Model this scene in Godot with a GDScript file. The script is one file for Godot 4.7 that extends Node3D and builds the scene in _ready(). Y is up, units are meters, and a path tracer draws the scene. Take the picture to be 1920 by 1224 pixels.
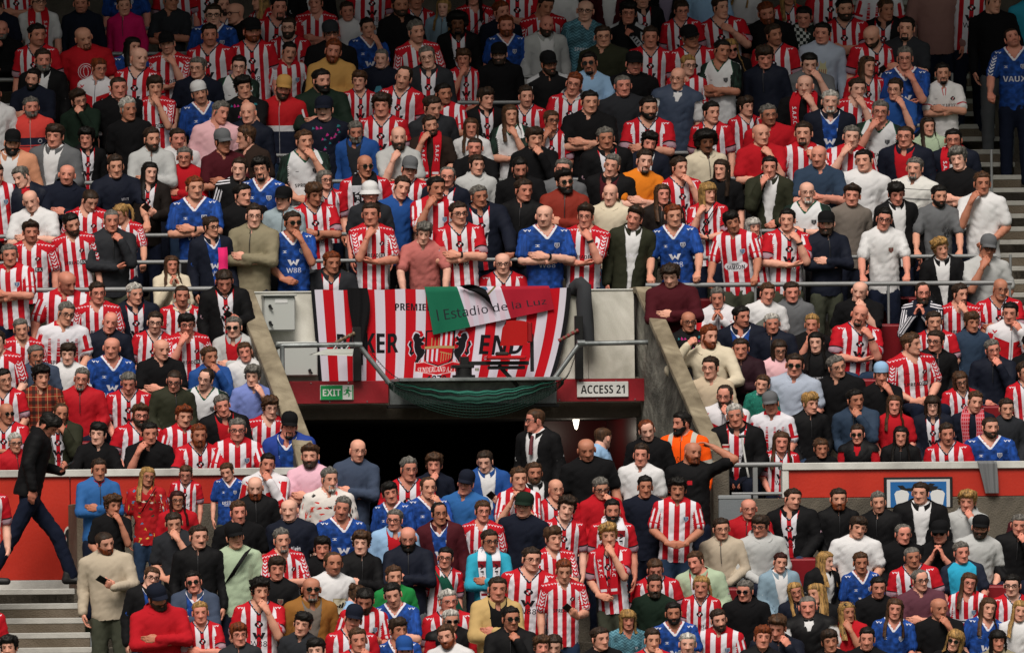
extends Node3D
# A football stand seen from across the pitch. x runs along the rows, y is up, z points out of the stand towards the pitch (metres).
# Row 0 is the row behind the banner, with its floor at y = 0; each row behind is 0.30 m higher and 0.76 m further back.

var mats := {}
var texs := {}
var meshes := {}
var names := {}
var crowd_pieces: Array = []
var noise := FastNoiseLite.new()
var fine := FastNoiseLite.new()
var rng := RandomNumberGenerator.new()
var font_sans: Font
var font_bold: Font
var font_serif: Font

const COLORS := {
	"black": "0d0d10", "navy": "121726", "charcoal": "26282d", "grey": "5f6165", "lgrey": "b3b5b6", "white": "d3d3d6", "red": "ac1521", "coral": "d8453f", "pink": "e3b3bb",
	"hotpink": "c5145e", "maroon": "45121b", "dkmaroon": "27101a", "olive": "2a2c1f", "dkgreen": "14241b", "green": "1d7a3c", "tan": "b48a4e", "brown": "2d211c", "cream": "cfc4ae",
	"khaki": "847c66", "blue": "214a8c", "ltblue": "8fb2d6", "teal": "44707f", "slate": "3c475c", "mauve": "8e6a66", "lilac": "8d8399", "orange": "d5781f", "turquoise": "2f9dbb",
	"denim": "7f97a8", "paleblue": "a3adbf", "peach": "cf9273", "sage": "a5b79d", "salmon": "b86b67", "rust": "7e2a1f", "taupe": "6e6660", "slateblue": "2b3b50", "beige": "bfae97",
	"royal": "27408f", "steelblue": "2c5f9c", "palepink": "dfb0c2", "stone": "b3a694", "sand": "bd9f6a", "ochre": "8b5e2b", "periwinkle": "7483c2", "plum": "5a3440", "ltgrey": "93a3ab",
	"dkbrown": "1c1614", "hivis": "ff5a0c", "jeans": "24364f", "dkjeans": "10172a", "tracksuit": "16171b", "shorts": "55585d", "khakigreen": "3f4237",
}
const HAIRS := {"k": "100d0b", "d": "2c2018", "b": "422d1e", "l": "8f6f42", "g": "5c5955", "w": "a09d98", "r": "622e15", "dr": "2e100d"}
const SKINS := ["dba08b", "d28e7b", "dfab98", "c6836f", "d98f7d", "d0967f", "b47861", "d89c87", "704530", "553424"]

func _ready() -> void:
	# camera, far off across the pitch and to the left, about level with the lower rows
	var cam := Camera3D.new()
	cam.name = "camera"
	cam.keep_aspect = Camera3D.KEEP_HEIGHT
	cam.fov = 1.948
	cam.near = 1.0
	cam.far = 900.0
	cam.transform = Transform3D(Basis(Vector3(0.98766, -0.01152, 0.15617), Vector3(0.00783, 0.99968, 0.02421), Vector3(-0.15639, -0.02269, 0.98743)), Vector3(-31.27884, -3.99547, 197.48682))
	add_child(cam)
	cam.current = true
	# overcast daylight
	var env := Environment.new()
	var sky := Sky.new()
	var sm := ProceduralSkyMaterial.new()
	sm.sky_top_color = Color("ebe9e6")
	sm.sky_horizon_color = Color("8d8b88")
	sm.sky_curve = 0.35
	sm.ground_bottom_color = Color("20251c")
	sm.ground_horizon_color = Color("343a33")
	sm.sky_energy_multiplier = 0.6
	sm.sun_angle_max = 0.0
	sky.sky_material = sm
	env.background_mode = Environment.BG_SKY
	env.sky = sky
	env.tonemap_mode = Environment.TONE_MAPPER_LINEAR
	env.tonemap_exposure = 2.2
	env.sdfgi_enabled = true
	env.ssao_enabled = true
	env.ssil_enabled = true
	var we := WorldEnvironment.new()
	we.name = "environment"
	we.environment = env
	add_child(we)
	var sun := DirectionalLight3D.new()
	sun.name = "sun"
	sun.light_energy = 0.46
	sun.light_angular_distance = 25.0
	sun.light_color = Color(1.0, 0.965, 0.92)
	sun.shadow_enabled = true
	sun.rotation_degrees = Vector3(-51, -18, 0)
	add_child(sun)

	noise.seed = 7
	noise.frequency = 0.01
	noise.fractal_octaves = 2
	fine.seed = 11
	fine.frequency = 0.35
	fine.fractal_octaves = 2
	for q in [["Droid Sans", 400], ["Droid Sans", 700], ["Droid Serif", 700]]:
		var f := SystemFont.new()
		f.font_names = PackedStringArray([q[0]])
		f.font_weight = q[1]
		if q[1] == 400: font_sans = f
		elif q[0] == "Droid Sans": font_bold = f
		else: font_serif = f
	var t0 := Time.get_ticks_msec()
	structure()
	print("structure ", Time.get_ticks_msec() - t0)
	people()
	print("people ", Time.get_ticks_msec() - t0)
	others()
	gather_crowd()
	print("all ", Time.get_ticks_msec() - t0, " textures ", texs.size(), " mats ", mats.size(), " meshes ", meshes.size())
	var seen_ := {}
	var tris := 0
	for o in find_children("*", "MeshInstance3D", true, false):
		if not seen_.has(o.mesh):
			seen_[o.mesh] = true
			for q in o.mesh.get_surface_count(): tris += o.mesh.surface_get_array_index_len(q) / 3
	print("triangles ", tris)


const SEATS := [
	[0, 2.07, "empty red seat back beside the right tunnel wall, below the front rail"],
	[0, 2.52, "empty red seat back between the grey-haired person and one in white T-shirt"],
	[-1, 3.86, "whole empty red seat beside the large person in striped shirt, hand on chin"],
	[-3, 3.35, "red seat back showing above person in black T-shirt with striped pattern"],
	[-4, 3.73, "red seat back between person in red T-shirt and person in navy jacket"],
	[-4, 4.61, "red seat back below the far right edge, beside person in charcoal jumper"],
	[-9, 1.81, "pale red seat back behind person in denim jacket"],
	[-10, 0.92, "pale red seat back beside the person in black hoodie and sunglasses"],
	[-10, 3.06, "red seat back behind person in plum polo shirt"],
	[-10, 3.63, "red seat back left of the far right striped shirt in glasses"],
	[-5, -5.07, "red seat back behind the walking person, near the left wall"],
	[0, 4.04, "upper red seat back left of the aisle, below the front rail"],
	[0, 4.26, "red seat edge beside person in navy track top"],
]

# ---------------------------------------------------------------- meshes made by hand
class Shape:
	var v := PackedVector3Array()
	var n := PackedVector3Array()
	var c := PackedColorArray()
	var uv := PackedVector2Array()
	var t := PackedInt32Array()

	func add(o: Shape, xf: Transform3D, tint := Color.WHITE) -> void:
		var at := v.size()
		v.append_array(xf * o.v)
		var turn := Transform3D(xf.basis.orthonormalized() if xf.basis.determinant() > 0.0 else xf.basis, Vector3.ZERO)
		n.append_array(turn * o.n)
		if o.c.size() == o.v.size() and tint == Color.WHITE:
			c.append_array(o.c)
		else:
			var many := PackedColorArray()
			many.resize(o.v.size())
			many.fill(tint)
			c.append_array(many)
		if o.uv.size() == o.v.size():
			uv.append_array(o.uv)
		var idx := o.t.duplicate()
		var flip := xf.basis.determinant() < 0.0
		for i in range(0, idx.size(), 3):
			var a := idx[i] + at
			var b := idx[i + 1] + at
			var d := idx[i + 2] + at
			idx[i] = a
			idx[i + 1] = d if flip else b
			idx[i + 2] = b if flip else d
		t.append_array(idx)

	func tri(a: Vector3, b: Vector3, d: Vector3, nn: Vector3, tint := Color.WHITE) -> void:
		var at := v.size()
		if (b - a).cross(d - a).dot(nn) > 0.0:
			v.append_array(PackedVector3Array([a, d, b]))
		else:
			v.append_array(PackedVector3Array([a, b, d]))
		n.append_array(PackedVector3Array([nn, nn, nn]))
		c.append_array(PackedColorArray([tint, tint, tint]))
		t.append_array(PackedInt32Array([at, at + 1, at + 2]))

	func quad(a: Vector3, b: Vector3, d: Vector3, e: Vector3, nn: Vector3, tint := Color.WHITE) -> void:
		tri(a, b, d, nn, tint)
		tri(a, d, e, nn, tint)

	# a box with small chamfers, turned by xf
	func box(lo: Vector3, hi: Vector3, bevel := 0.004, xf := Transform3D.IDENTITY, tint := Color.WHITE) -> void:
		var mid := (lo + hi) * 0.5
		var half := (hi - lo) * 0.5
		bevel = minf(bevel, minf(half.x, minf(half.y, half.z)) * 0.6)
		for ax in 3:
			var b := (ax + 1) % 3
			var d := (ax + 2) % 3
			for s in [-1.0, 1.0]:
				var nn := Vector3.ZERO
				nn[ax] = s
				var pts: Array = []
				for q in [[-1, -1], [1, -1], [1, 1], [-1, 1]]:
					var p := Vector3.ZERO
					p[ax] = s * half[ax]
					p[b] = q[0] * (half[b] - bevel)
					p[d] = q[1] * (half[d] - bevel)
					pts.append(xf * (mid + p))
				quad(pts[0], pts[1], pts[2], pts[3], (xf.basis * nn).normalized(), tint)
				if bevel > 0.0:
					for s2 in [-1.0, 1.0]:
						var e: Array = []
						for q in [-1.0, 1.0]:
							var p := Vector3.ZERO
							p[ax] = s * half[ax]
							p[b] = s2 * (half[b] - bevel)
							p[d] = q * (half[d] - bevel)
							e.append(xf * (mid + p))
						for q in [1.0, -1.0]:
							var p := Vector3.ZERO
							p[ax] = s * (half[ax] - bevel)
							p[b] = s2 * half[b]
							p[d] = q * (half[d] - bevel)
							e.append(xf * (mid + p))
						var n2 := Vector3.ZERO
						n2[ax] = s
						n2[b] = s2
						quad(e[0], e[1], e[2], e[3], (xf.basis * n2).normalized(), tint)

	# a round bar through points
	func tube(pts: PackedVector3Array, r: float, sides := 10, tint := Color.WHITE, caps := true, r_end := -1.0) -> void:
		var at := v.size()
		var m := pts.size()
		var side := Vector3.ZERO
		for i in m:
			var dir := (pts[mini(i + 1, m - 1)] - pts[maxi(i - 1, 0)]).normalized()
			if side == Vector3.ZERO:
				side = dir.cross(Vector3.UP if absf(dir.y) < 0.9 else Vector3.RIGHT).normalized()
			side = (side - dir * side.dot(dir)).normalized()
			var up := side.cross(dir)
			var rr := r if r_end < 0.0 else lerpf(r, r_end, float(i) / (m - 1))
			for j in sides:
				var w := side * cos(TAU * j / sides) + up * sin(TAU * j / sides)
				v.append(pts[i] + w * rr)
				n.append(w)
				c.append(tint)
			if i > 0:
				for j in sides:
					var a := at + (i - 1) * sides + j
					var b := at + (i - 1) * sides + (j + 1) % sides
					fit(a, b, b + sides)
					fit(a, b + sides, a + sides)
		if caps:
			for e in [0, m - 1]:
				var nn := (pts[0] - pts[1]).normalized() if e == 0 else (pts[m - 1] - pts[m - 2]).normalized()
				for j in range(1, sides - 1):
					tri(v[at + e * sides], v[at + e * sides + j], v[at + e * sides + j + 1], nn, tint)

	func fit(a: int, b: int, d: int) -> void:
		var g := (v[b] - v[a]).cross(v[d] - v[a])
		if g.dot(n[a] + n[b] + n[d]) > 0.0:
			t.append_array(PackedInt32Array([a, d, b]))
		else:
			t.append_array(PackedInt32Array([a, b, d]))

	# grid of points, rows of the same length; normals from the surface
	func grid(p: PackedVector3Array, cols: int, wrap := false, tint := Color.WHITE, uvs := PackedVector2Array(), out := Vector3.INF) -> void:
		var at := v.size()
		var rows := p.size() / cols
		var nn := PackedVector3Array()
		nn.resize(p.size())
		var tris := PackedInt32Array()
		for i in rows - 1:
			for j in (cols if wrap else cols - 1):
				var a := i * cols + j
				var b := i * cols + (j + 1) % cols
				for q in [[a, b, b + cols], [a, b + cols, a + cols]]:
					var g := (p[q[1]] - p[q[0]]).cross(p[q[2]] - p[q[0]])
					nn[q[0]] -= g
					nn[q[1]] -= g
					nn[q[2]] -= g
					tris.append_array(PackedInt32Array(q))
		# which way is out
		var mid := Vector3.ZERO
		for x in p:
			mid += x / p.size()
		var vote := 0.0
		for i in p.size():
			vote += nn[i].dot((p[i] - mid).normalized() if out == Vector3.INF else out)
		for i in p.size():
			nn[i] = (nn[i] if vote >= 0.0 else -nn[i]).normalized()
		v.append_array(p)
		n.append_array(nn)
		var cc := PackedColorArray()
		cc.resize(p.size())
		cc.fill(tint)
		c.append_array(cc)
		if uvs.size():
			uv.append_array(uvs)
		for i in range(0, tris.size(), 3):
			if vote >= 0.0:
				t.append_array(PackedInt32Array([at + tris[i], at + tris[i + 1], at + tris[i + 2]]))
			else:
				t.append_array(PackedInt32Array([at + tris[i], at + tris[i + 2], at + tris[i + 1]]))

	func made() -> ArrayMesh:
		var a := []
		a.resize(Mesh.ARRAY_MAX)
		a[Mesh.ARRAY_VERTEX] = v
		a[Mesh.ARRAY_NORMAL] = n
		if c.size() == v.size():
			a[Mesh.ARRAY_COLOR] = c
		if uv.size() == v.size():
			a[Mesh.ARRAY_TEX_UV] = uv
		a[Mesh.ARRAY_INDEX] = t
		var m := ArrayMesh.new()
		m.add_surface_from_arrays(Mesh.PRIMITIVE_TRIANGLES, a)
		return m

	func renormal() -> void:
		n.fill(Vector3.ZERO)
		for i in range(0, t.size(), 3):
			var g := (v[t[i + 2]] - v[t[i]]).cross(v[t[i + 1]] - v[t[i]])
			n[t[i]] += g
			n[t[i + 1]] += g
			n[t[i + 2]] += g
		for i in n.size():
			n[i] = n[i].normalized()

# a distance field on a grid: tapered bones joined smoothly, then meshed with surface nets
class Field:
	var o: Vector3
	var h: float
	var nx: int
	var ny: int
	var nz: int
	var f := PackedFloat32Array()

	func _init(lo: Vector3, hi: Vector3, cell: float) -> void:
		o = lo
		h = cell
		nx = ceili((hi.x - lo.x) / cell) + 1
		ny = ceili((hi.y - lo.y) / cell) + 1
		nz = ceili((hi.z - lo.z) / cell) + 1
		f.resize(nx * ny * nz)
		f.fill(1.0)

	func bone(a: Vector3, b: Vector3, ra: float, rb: float, k := 0.02, q := 1.0) -> void:
		var rm := maxf(ra, rb) + k + h * 1.6
		var lo := a.min(b) - Vector3(rm, rm, rm / q + h)
		var hi := a.max(b) + Vector3(rm, rm, rm / q + h)
		var x0 := clampi(floori((lo.x - o.x) / h), 0, nx - 1)
		var x1 := clampi(ceili((hi.x - o.x) / h), 0, nx - 1)
		var y0 := clampi(floori((lo.y - o.y) / h), 0, ny - 1)
		var y1 := clampi(ceili((hi.y - o.y) / h), 0, ny - 1)
		var z0 := clampi(floori((lo.z - o.z) / h), 0, nz - 1)
		var z1 := clampi(ceili((hi.z - o.z) / h), 0, nz - 1)
		var sa := Vector3(a.x, a.y, a.z * q)
		var ba := Vector3(b.x, b.y, b.z * q) - sa
		var inv := 1.0 / maxf(ba.length_squared(), 1e-9)
		var dr := rb - ra
		var k4 := 0.25 / k
		for iz in range(z0, z1 + 1):
			var pz := (o.z + iz * h) * q - sa.z
			for iy in range(y0, y1 + 1):
				var py := o.y + iy * h - sa.y
				var i := (iz * ny + iy) * nx + x0
				var p := Vector3(o.x + x0 * h - sa.x, py, pz)
				for ix in range(x0, x1 + 1):
					var u := clampf(p.dot(ba) * inv, 0.0, 1.0)
					var d := (p - ba * u).length() - ra - dr * u
					var w := f[i]
					var e := k - absf(d - w)
					if e > 0.0:
						f[i] = minf(d, w) - e * e * k4
					elif d < w:
						f[i] = d
					i += 1
					p.x += h

	func mesh() -> Shape:
		var s := Shape.new()
		var at := PackedInt32Array()
		at.resize(f.size())
		at.fill(-1)
		var sxy := nx * ny
		var inside := PackedByteArray()
		inside.resize(f.size())
		for i in f.size():
			if f[i] < 0.0:
				inside[i] = 1
		for iz in nz - 1:
			for iy in ny - 1:
				var i := (iz * ny + iy) * nx
				for ix in nx - 1:
					var m := inside[i] + inside[i + 1] + inside[i + nx] + inside[i + nx + 1] + inside[i + sxy] + inside[i + sxy + 1] + inside[i + sxy + nx] + inside[i + sxy + nx + 1]
					if m > 0 and m < 8:
						var sum := Vector3.ZERO
						var many := 0
						for e in 12:
							var ax := e >> 2
							var u := e & 1
							var w := (e >> 1) & 1
							var p := Vector3.ZERO
							var a := i
							var b := i
							if ax == 0:
								a += u * nx + w * sxy
								b = a + 1
								p = Vector3(0, u, w)
							elif ax == 1:
								a += u + w * sxy
								b = a + nx
								p = Vector3(u, 0, w)
							else:
								a += u + w * nx
								b = a + sxy
								p = Vector3(u, w, 0)
							if inside[a] != inside[b]:
								p[ax] = f[a] / (f[a] - f[b])
								sum += p
								many += 1
						at[i] = s.v.size()
						s.v.append(o + (Vector3(ix, iy, iz) + sum / many) * h)
					i += 1
		var step := [1, nx, sxy]
		for iz in range(1, nz - 1):
			for iy in range(1, ny - 1):
				var i := (iz * ny + iy) * nx + 1
				for ix in range(1, nx - 1):
					var here := inside[i]
					for ax in 3:
						if inside[i + step[ax]] != here:
							var sb: int = step[(ax + 1) % 3]
							var sd: int = step[(ax + 2) % 3]
							var a := at[i - sb - sd]
							var b := at[i - sd]
							var d := at[i]
							var e := at[i - sb]
							if here:
								s.t.append_array(PackedInt32Array([a, d, b, a, e, d]))
							else:
								s.t.append_array(PackedInt32Array([a, b, d, a, d, e]))
					i += 1
		s.n.resize(s.v.size())
		s.renormal()
		return s

# ---------------------------------------------------------------- naming and placing
func numbered(called: String) -> String:
	var k: int = names.get(called, 0)
	names[called] = k + 1
	return called if k == 0 else "%s_%03d" % [called, k]

func tag(o: Node, label: String, category: String, group := "") -> void:
	o.set_meta("label", label)
	o.set_meta("category", category)
	if group:
		o.set_meta("group", group)

func thing(called: String, label: String, category: String, at := Vector3.ZERO, turn := 0.0, group := "") -> Node3D:
	var o := Node3D.new()
	o.name = numbered(called)
	add_child(o)
	o.position = at
	o.rotation.y = turn
	tag(o, label, category, group)
	return o

func part(called: String, s, m: Material, parent: Node, xf := Transform3D.IDENTITY) -> MeshInstance3D:
	var o := MeshInstance3D.new()
	o.name = called if parent != self else numbered(called)
	o.mesh = s if s is Mesh else s.made()
	o.material_override = m
	o.transform = xf
	parent.add_child(o, true)
	return o

func struct(called: String, s, m: Material) -> MeshInstance3D:
	var o := part(called, s, m, self)
	o.set_meta("kind", "structure")
	return o

# ---------------------------------------------------------------- materials
func lin(hex: String) -> Color:
	return Color(hex)

func weave() -> ImageTexture:
	if not texs.has("weave"):
		var im := Image.create(256, 256, false, Image.FORMAT_RGB8)
		for y in 256:
			for x in 256:
				var a := TAU * x / 256.0
				var b := TAU * y / 256.0
				var g := 0.5 + 0.5 * (noise.get_noise_3d(500 * cos(a), 500 * sin(a), 500 * cos(b) + 400 + 211 * sin(b)) * 0.7 + 0.5 * noise.get_noise_3d(170 * cos(a), 170 * sin(a), 170 * cos(b) - 170 * sin(b)))
				im.set_pixel(x, y, Color(g, g, g))
		im.bump_map_to_normal_map(2.0)
		texs.weave = ImageTexture.create_from_image(im)
	return texs.weave

func cloth_mat(col: Color, rough := 0.9) -> StandardMaterial3D:
	var key := "cloth" + col.to_html() + str(rough)
	if not mats.has(key):
		var m := StandardMaterial3D.new()
		m.albedo_color = col
		m.roughness = rough
		m.metallic_specular = 0.3
		m.normal_enabled = true
		m.normal_texture = weave()
		m.normal_scale = 0.35
		m.uv1_triplanar = true
		m.uv1_scale = Vector3(4, 4, 4)
		mats[key] = m
	return mats[key]

func plain(hex: String, rough := 0.6, metal := 0.0) -> StandardMaterial3D:
	var key := "plain" + hex + str(rough) + str(metal)
	if not mats.has(key):
		var m := StandardMaterial3D.new()
		m.albedo_color = Color(hex)
		m.roughness = rough
		m.metallic = metal
		mats[key] = m
	return mats[key]

func skin_mat(i: int) -> StandardMaterial3D:
	var key := "skin%d" % i
	if not mats.has(key):
		var m := StandardMaterial3D.new()
		m.albedo_color = Color(SKINS[i])
		m.vertex_color_use_as_albedo = true
		m.roughness = 0.55
		m.metallic_specular = 0.4
		mats[key] = m
	return mats[key]

func hair_mat(tone: String) -> StandardMaterial3D:
	var key := "hair" + tone
	if not mats.has(key):
		var m := StandardMaterial3D.new()
		m.albedo_color = Color.WHITE
		m.vertex_color_use_as_albedo = false
		m.roughness = 0.6
		m.metallic_specular = 0.35
		if not texs.has("strands"):
			var im := Image.create(128, 128, false, Image.FORMAT_RGB8)
			for y in 128:
				for x in 128:
					var a := TAU * x / 128.0
					var g := 0.72 + 0.75 * noise.get_noise_3d(140 * cos(a), 140 * sin(a), y * 0.35) + 0.3 * noise.get_noise_3d(30 * cos(a), 30 * sin(a), y * 1.5 + 90)
					im.set_pixel(x, y, Color(g, g, g))
			texs.strands = im
		var tint := Color(HAIRS[tone])
		var im2: Image = texs.strands.duplicate()
		for y in 128:
			for x in 128:
				var g := im2.get_pixel(x, y).r
				im2.set_pixel(x, y, Color(minf(tint.r * g * 1.35, 1.0), minf(tint.g * g * 1.35, 1.0), minf(tint.b * g * 1.35, 1.0)))
		m.albedo_texture = ImageTexture.create_from_image(im2)
		m.uv1_triplanar = true
		m.uv1_scale = Vector3(9, 9, 9)
		mats[key] = m
	return mats[key]

# mottled surface: concrete, painted steel, metal
func mottled(key: String, hex: String, hex2: String, rough: float, scale: float, bump := 2.0, metal := 0.0, streak := 1.0) -> StandardMaterial3D:
	if not mats.has(key):
		var im := Image.create(320, 320, false, Image.FORMAT_RGB8)
		var hm := Image.create(320, 320, false, Image.FORMAT_RGB8)
		var c0 := Color(hex)
		var c1 := Color(hex2)
		var off := float(hash(key) % 1000)
		for y in 320:
			for x in 320:
				var a := TAU * x / 320.0
				var b := TAU * y / 320.0
				var p := Vector3(cos(a), sin(a), 0) * 40.0
				var q := 40.0 * cos(b) * streak
				var w := 40.0 * sin(b) * streak
				var big := noise.get_noise_3d(p.x + w * 0.7 + off, p.y + q * 0.7, w - q * 0.3)
				var small := noise.get_noise_3d(p.x * 5.0 + w * 3.0 + off, p.y * 5.0 + q * 3.0, w * 4.0)
				var tiny := fine.get_noise_2d(x * 1.0, y * 1.0)
				var g := clampf(0.5 + 0.7 * big + 0.35 * small + 0.15 * tiny, 0.0, 1.0)
				im.set_pixel(x, y, c0.lerp(c1, g))
				var e := clampf(0.5 + 0.4 * small + 0.3 * tiny, 0.0, 1.0)
				hm.set_pixel(x, y, Color(e, e, e))
		hm.bump_map_to_normal_map(bump)
		var m := StandardMaterial3D.new()
		m.albedo_texture = ImageTexture.create_from_image(im)
		m.normal_enabled = true
		m.normal_texture = ImageTexture.create_from_image(hm)
		m.normal_scale = 0.6
		m.roughness = rough
		m.metallic = metal
		m.uv1_triplanar = true
		m.uv1_world_triplanar = true
		m.uv1_scale = Vector3(scale, scale, scale)
		mats[key] = m
	return mats[key]

# ---------------------------------------------------------------- print on cloth: front in the left half, back in the right half, sleeves in the lower quarter
const RED := Color("b41322")
const WHT := Color("d6d5de")
const INK := Color("131318")

func fill_poly(im: Image, pts: PackedVector2Array, col: Color) -> void:
	var lo := pts[0]
	var hi := pts[0]
	for p in pts:
		lo = lo.min(p)
		hi = hi.max(p)
	for y in range(maxi(0, floori(lo.y)), mini(im.get_height() - 1, ceili(hi.y)) + 1):
		for x in range(maxi(0, floori(lo.x)), mini(im.get_width() - 1, ceili(hi.x)) + 1):
			if Geometry2D.is_point_in_polygon(Vector2(x + 0.5, y + 0.5), pts):
				im.set_pixel(x, y, col)

func ink(im: Image, text: String, at: Vector2, tall: float, col: Color, font: Font, wide := 0.0, turn := 0.0) -> void:
	var tm := TextMesh.new()
	tm.text = text
	tm.font = font
	tm.font_size = 48
	tm.pixel_size = 0.01
	tm.depth = 0.0
	var arr := tm.get_mesh_arrays()
	var v: PackedVector3Array = arr[Mesh.ARRAY_VERTEX]
	var idx = arr[Mesh.ARRAY_INDEX]
	if v.is_empty():
		return
	var lo := v[0]
	var hi := v[0]
	for p in v:
		lo = lo.min(p)
		hi = hi.max(p)
	var s := tall / (hi.y - lo.y)
	var sx := s if wide == 0.0 else wide / (hi.x - lo.x)
	var mid := (lo + hi) * 0.5
	var q := PackedVector2Array()
	for p in v:
		q.append(at + Vector2((p.x - mid.x) * sx, -(p.y - mid.y) * s).rotated(turn))
	var n: int = idx.size() if idx != null and idx.size() > 0 else v.size()
	for i in range(0, n, 3):
		var a := q[idx[i]] if idx != null and idx.size() > 0 else q[i]
		var b := q[idx[i + 1]] if idx != null and idx.size() > 0 else q[i + 1]
		var d := q[idx[i + 2]] if idx != null and idx.size() > 0 else q[i + 2]
		var area := (b - a).cross(d - a)
		if absf(area) < 0.001:
			continue
		for y in range(maxi(0, floori(minf(a.y, minf(b.y, d.y)))), mini(im.get_height() - 1, ceili(maxf(a.y, maxf(b.y, d.y)))) + 1):
			for x in range(maxi(0, floori(minf(a.x, minf(b.x, d.x)))), mini(im.get_width() - 1, ceili(maxf(a.x, maxf(b.x, d.x)))) + 1):
				var p := Vector2(x + 0.5, y + 0.5)
				var e0 := (b - a).cross(p - a) / area
				var e1 := (d - b).cross(p - b) / area
				var e2 := (a - d).cross(p - d) / area
				if e0 >= -0.02 and e1 >= -0.02 and e2 >= -0.02:
					im.set_pixel(x, y, col)

# metres on the chest (x from -0.3 to 0.3, y from 0.80 to 1.55) to texture pixels
func cx(x: float) -> float:
	return (x + 0.3) / 0.6 * 256.0

func cy(y: float) -> float:
	return (1.55 - y) / 0.75 * 384.0

func band(im: Image, x0: float, y0: float, x1: float, y1: float, col: Color, both := true) -> void:
	var r := Rect2i(roundi(cx(x0)), roundi(cy(y1)), maxi(1, roundi(cx(x1) - cx(x0))), maxi(1, roundi(cy(y0) - cy(y1))))
	im.fill_rect(r.intersection(Rect2i(0, 0, 256, 384)), col)
	if both:
		r.position.x += 256
		im.fill_rect(r.intersection(Rect2i(256, 0, 256, 384)), col)

# on a sleeve: s across it (-0.1 to 0.1), t along it (0 shoulder, 1 elbow, 2 wrist)
func sleeve(im: Image, s0: float, t0: float, s1: float, t1: float, col: Color) -> void:
	for side in [0, 256]:
		im.fill_rect(Rect2i(side + roundi((s0 + 0.1) / 0.2 * 256), 384 + roundi(t0 * 64), maxi(1, roundi((s1 - s0) / 0.2 * 256)), maxi(1, roundi((t1 - t0) * 64))).intersection(Rect2i(side, 384, 256, 128)), col)

func shape_m(im: Image, pts: Array, col: Color) -> void:
	var q := PackedVector2Array()
	for p in pts:
		q.append(Vector2(cx(p[0]), cy(p[1])))
	fill_poly(im, q, col)

func oval_m(im: Image, x: float, y: float, rx: float, ry: float, col: Color) -> void:
	var q := PackedVector2Array()
	for i in 20:
		q.append(Vector2(cx(x + rx * cos(TAU * i / 20.0)), cy(y + ry * sin(TAU * i / 20.0))))
	fill_poly(im, q, col)

func words(im: Image, s: String, x: float, y: float, tall: float, col: Color, wide := 0.0, font: Font = null) -> void:
	ink(im, s, Vector2(cx(x), cy(y)), tall * 512.0, col, font if font else font_bold, wide * 427.0)

func shield(im: Image, x: float, y: float, s: float, dark: Color, light: Color) -> void:
	shape_m(im, [[x - s, y + s], [x + s, y + s], [x + s, y - s * 0.3], [x, y - s * 1.3], [x - s, y - s * 0.3]], light)
	shape_m(im, [[x - s * 0.75, y + s * 0.75], [x + s * 0.75, y + s * 0.75], [x + s * 0.75, y - s * 0.25], [x, y - s], [x - s * 0.75, y - s * 0.25]], dark)
	for k in [-0.4, 0.1]:
		shape_m(im, [[x + k * s, y + s * 0.7], [x + (k + 0.25) * s, y + s * 0.7], [x + (k + 0.25) * s, y - s * 0.6], [x + k * s, y - s * 0.6]], light)

func crest(im: Image, x: float, y: float, s: float) -> void:
	oval_m(im, x, y, s * 1.25, s * 0.8, INK)
	shape_m(im, [[x - s * 0.5, y + s * 1.1], [x + s * 0.5, y + s * 1.1], [x + s * 0.4, y - s], [x - s * 0.4, y - s]], INK)
	shape_m(im, [[x - s * 0.5, y + s * 0.6], [x + s * 0.5, y + s * 0.6], [x + s * 0.45, y - s * 0.35], [x, y - s * 0.75], [x - s * 0.45, y - s * 0.35]], WHT)
	shape_m(im, [[x - s * 0.5, y + s * 0.6], [x, y + s * 0.6], [x, y], [x - s * 0.5, y]], RED)
	shape_m(im, [[x, y], [x + s * 0.48, y], [x + s * 0.45, y - s * 0.35], [x, y - s * 0.75]], RED)

func chevron(im: Image, x: float, y: float, s: float, col: Color) -> void:
	shape_m(im, [[x - s, y], [x - s * 0.4, y], [x, y - s * 0.55], [x + s * 0.4, y], [x + s, y], [x, y - s * 1.2]], col)

func neck_trim(im: Image, a: Color, b: Color) -> void:
	for s in [-1.0, 1.0]:
		shape_m(im, [[0, 1.358], [s * 0.010, 1.362], [s * 0.100, 1.478], [s * 0.10, 1.51], [0, 1.385]], a)
		shape_m(im, [[0, 1.370], [s * 0.088, 1.478], [s * 0.085, 1.51], [0, 1.39]], b)

func speckle(im: Image, r: Rect2i, amount: float, freq: float) -> void:
	for y in range(r.position.y, r.end.y):
		for x in range(r.position.x, r.end.x):
			var g := 1.0 + amount * noise.get_noise_3d(x * freq, y * freq, 5.0)
			var c := im.get_pixel(x, y)
			im.set_pixel(x, y, Color(clampf(c.r * g, 0, 1), clampf(c.g * g, 0, 1), clampf(c.b * g, 0, 1)))

func stripes(im: Image, base: Color, over: Color, pitch: float, wide: float, y0 := 0.8, y1 := 1.55) -> void:
	band(im, -0.3, y0, 0.3, y1, base)
	for k in range(-4, 5):
		band(im, k * pitch - wide * 0.5, y0, k * pitch + wide * 0.5, y1, over)

func spread(im: Image, y: float, col: Color, back: Color) -> void:
	words(im, "SPREAD", -0.035, y, 0.036, col, 0.165)
	band(im, 0.056, y - 0.024, 0.122, y + 0.024, col, false)
	words(im, "EX", 0.089, y, 0.03, back, 0.05)

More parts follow.
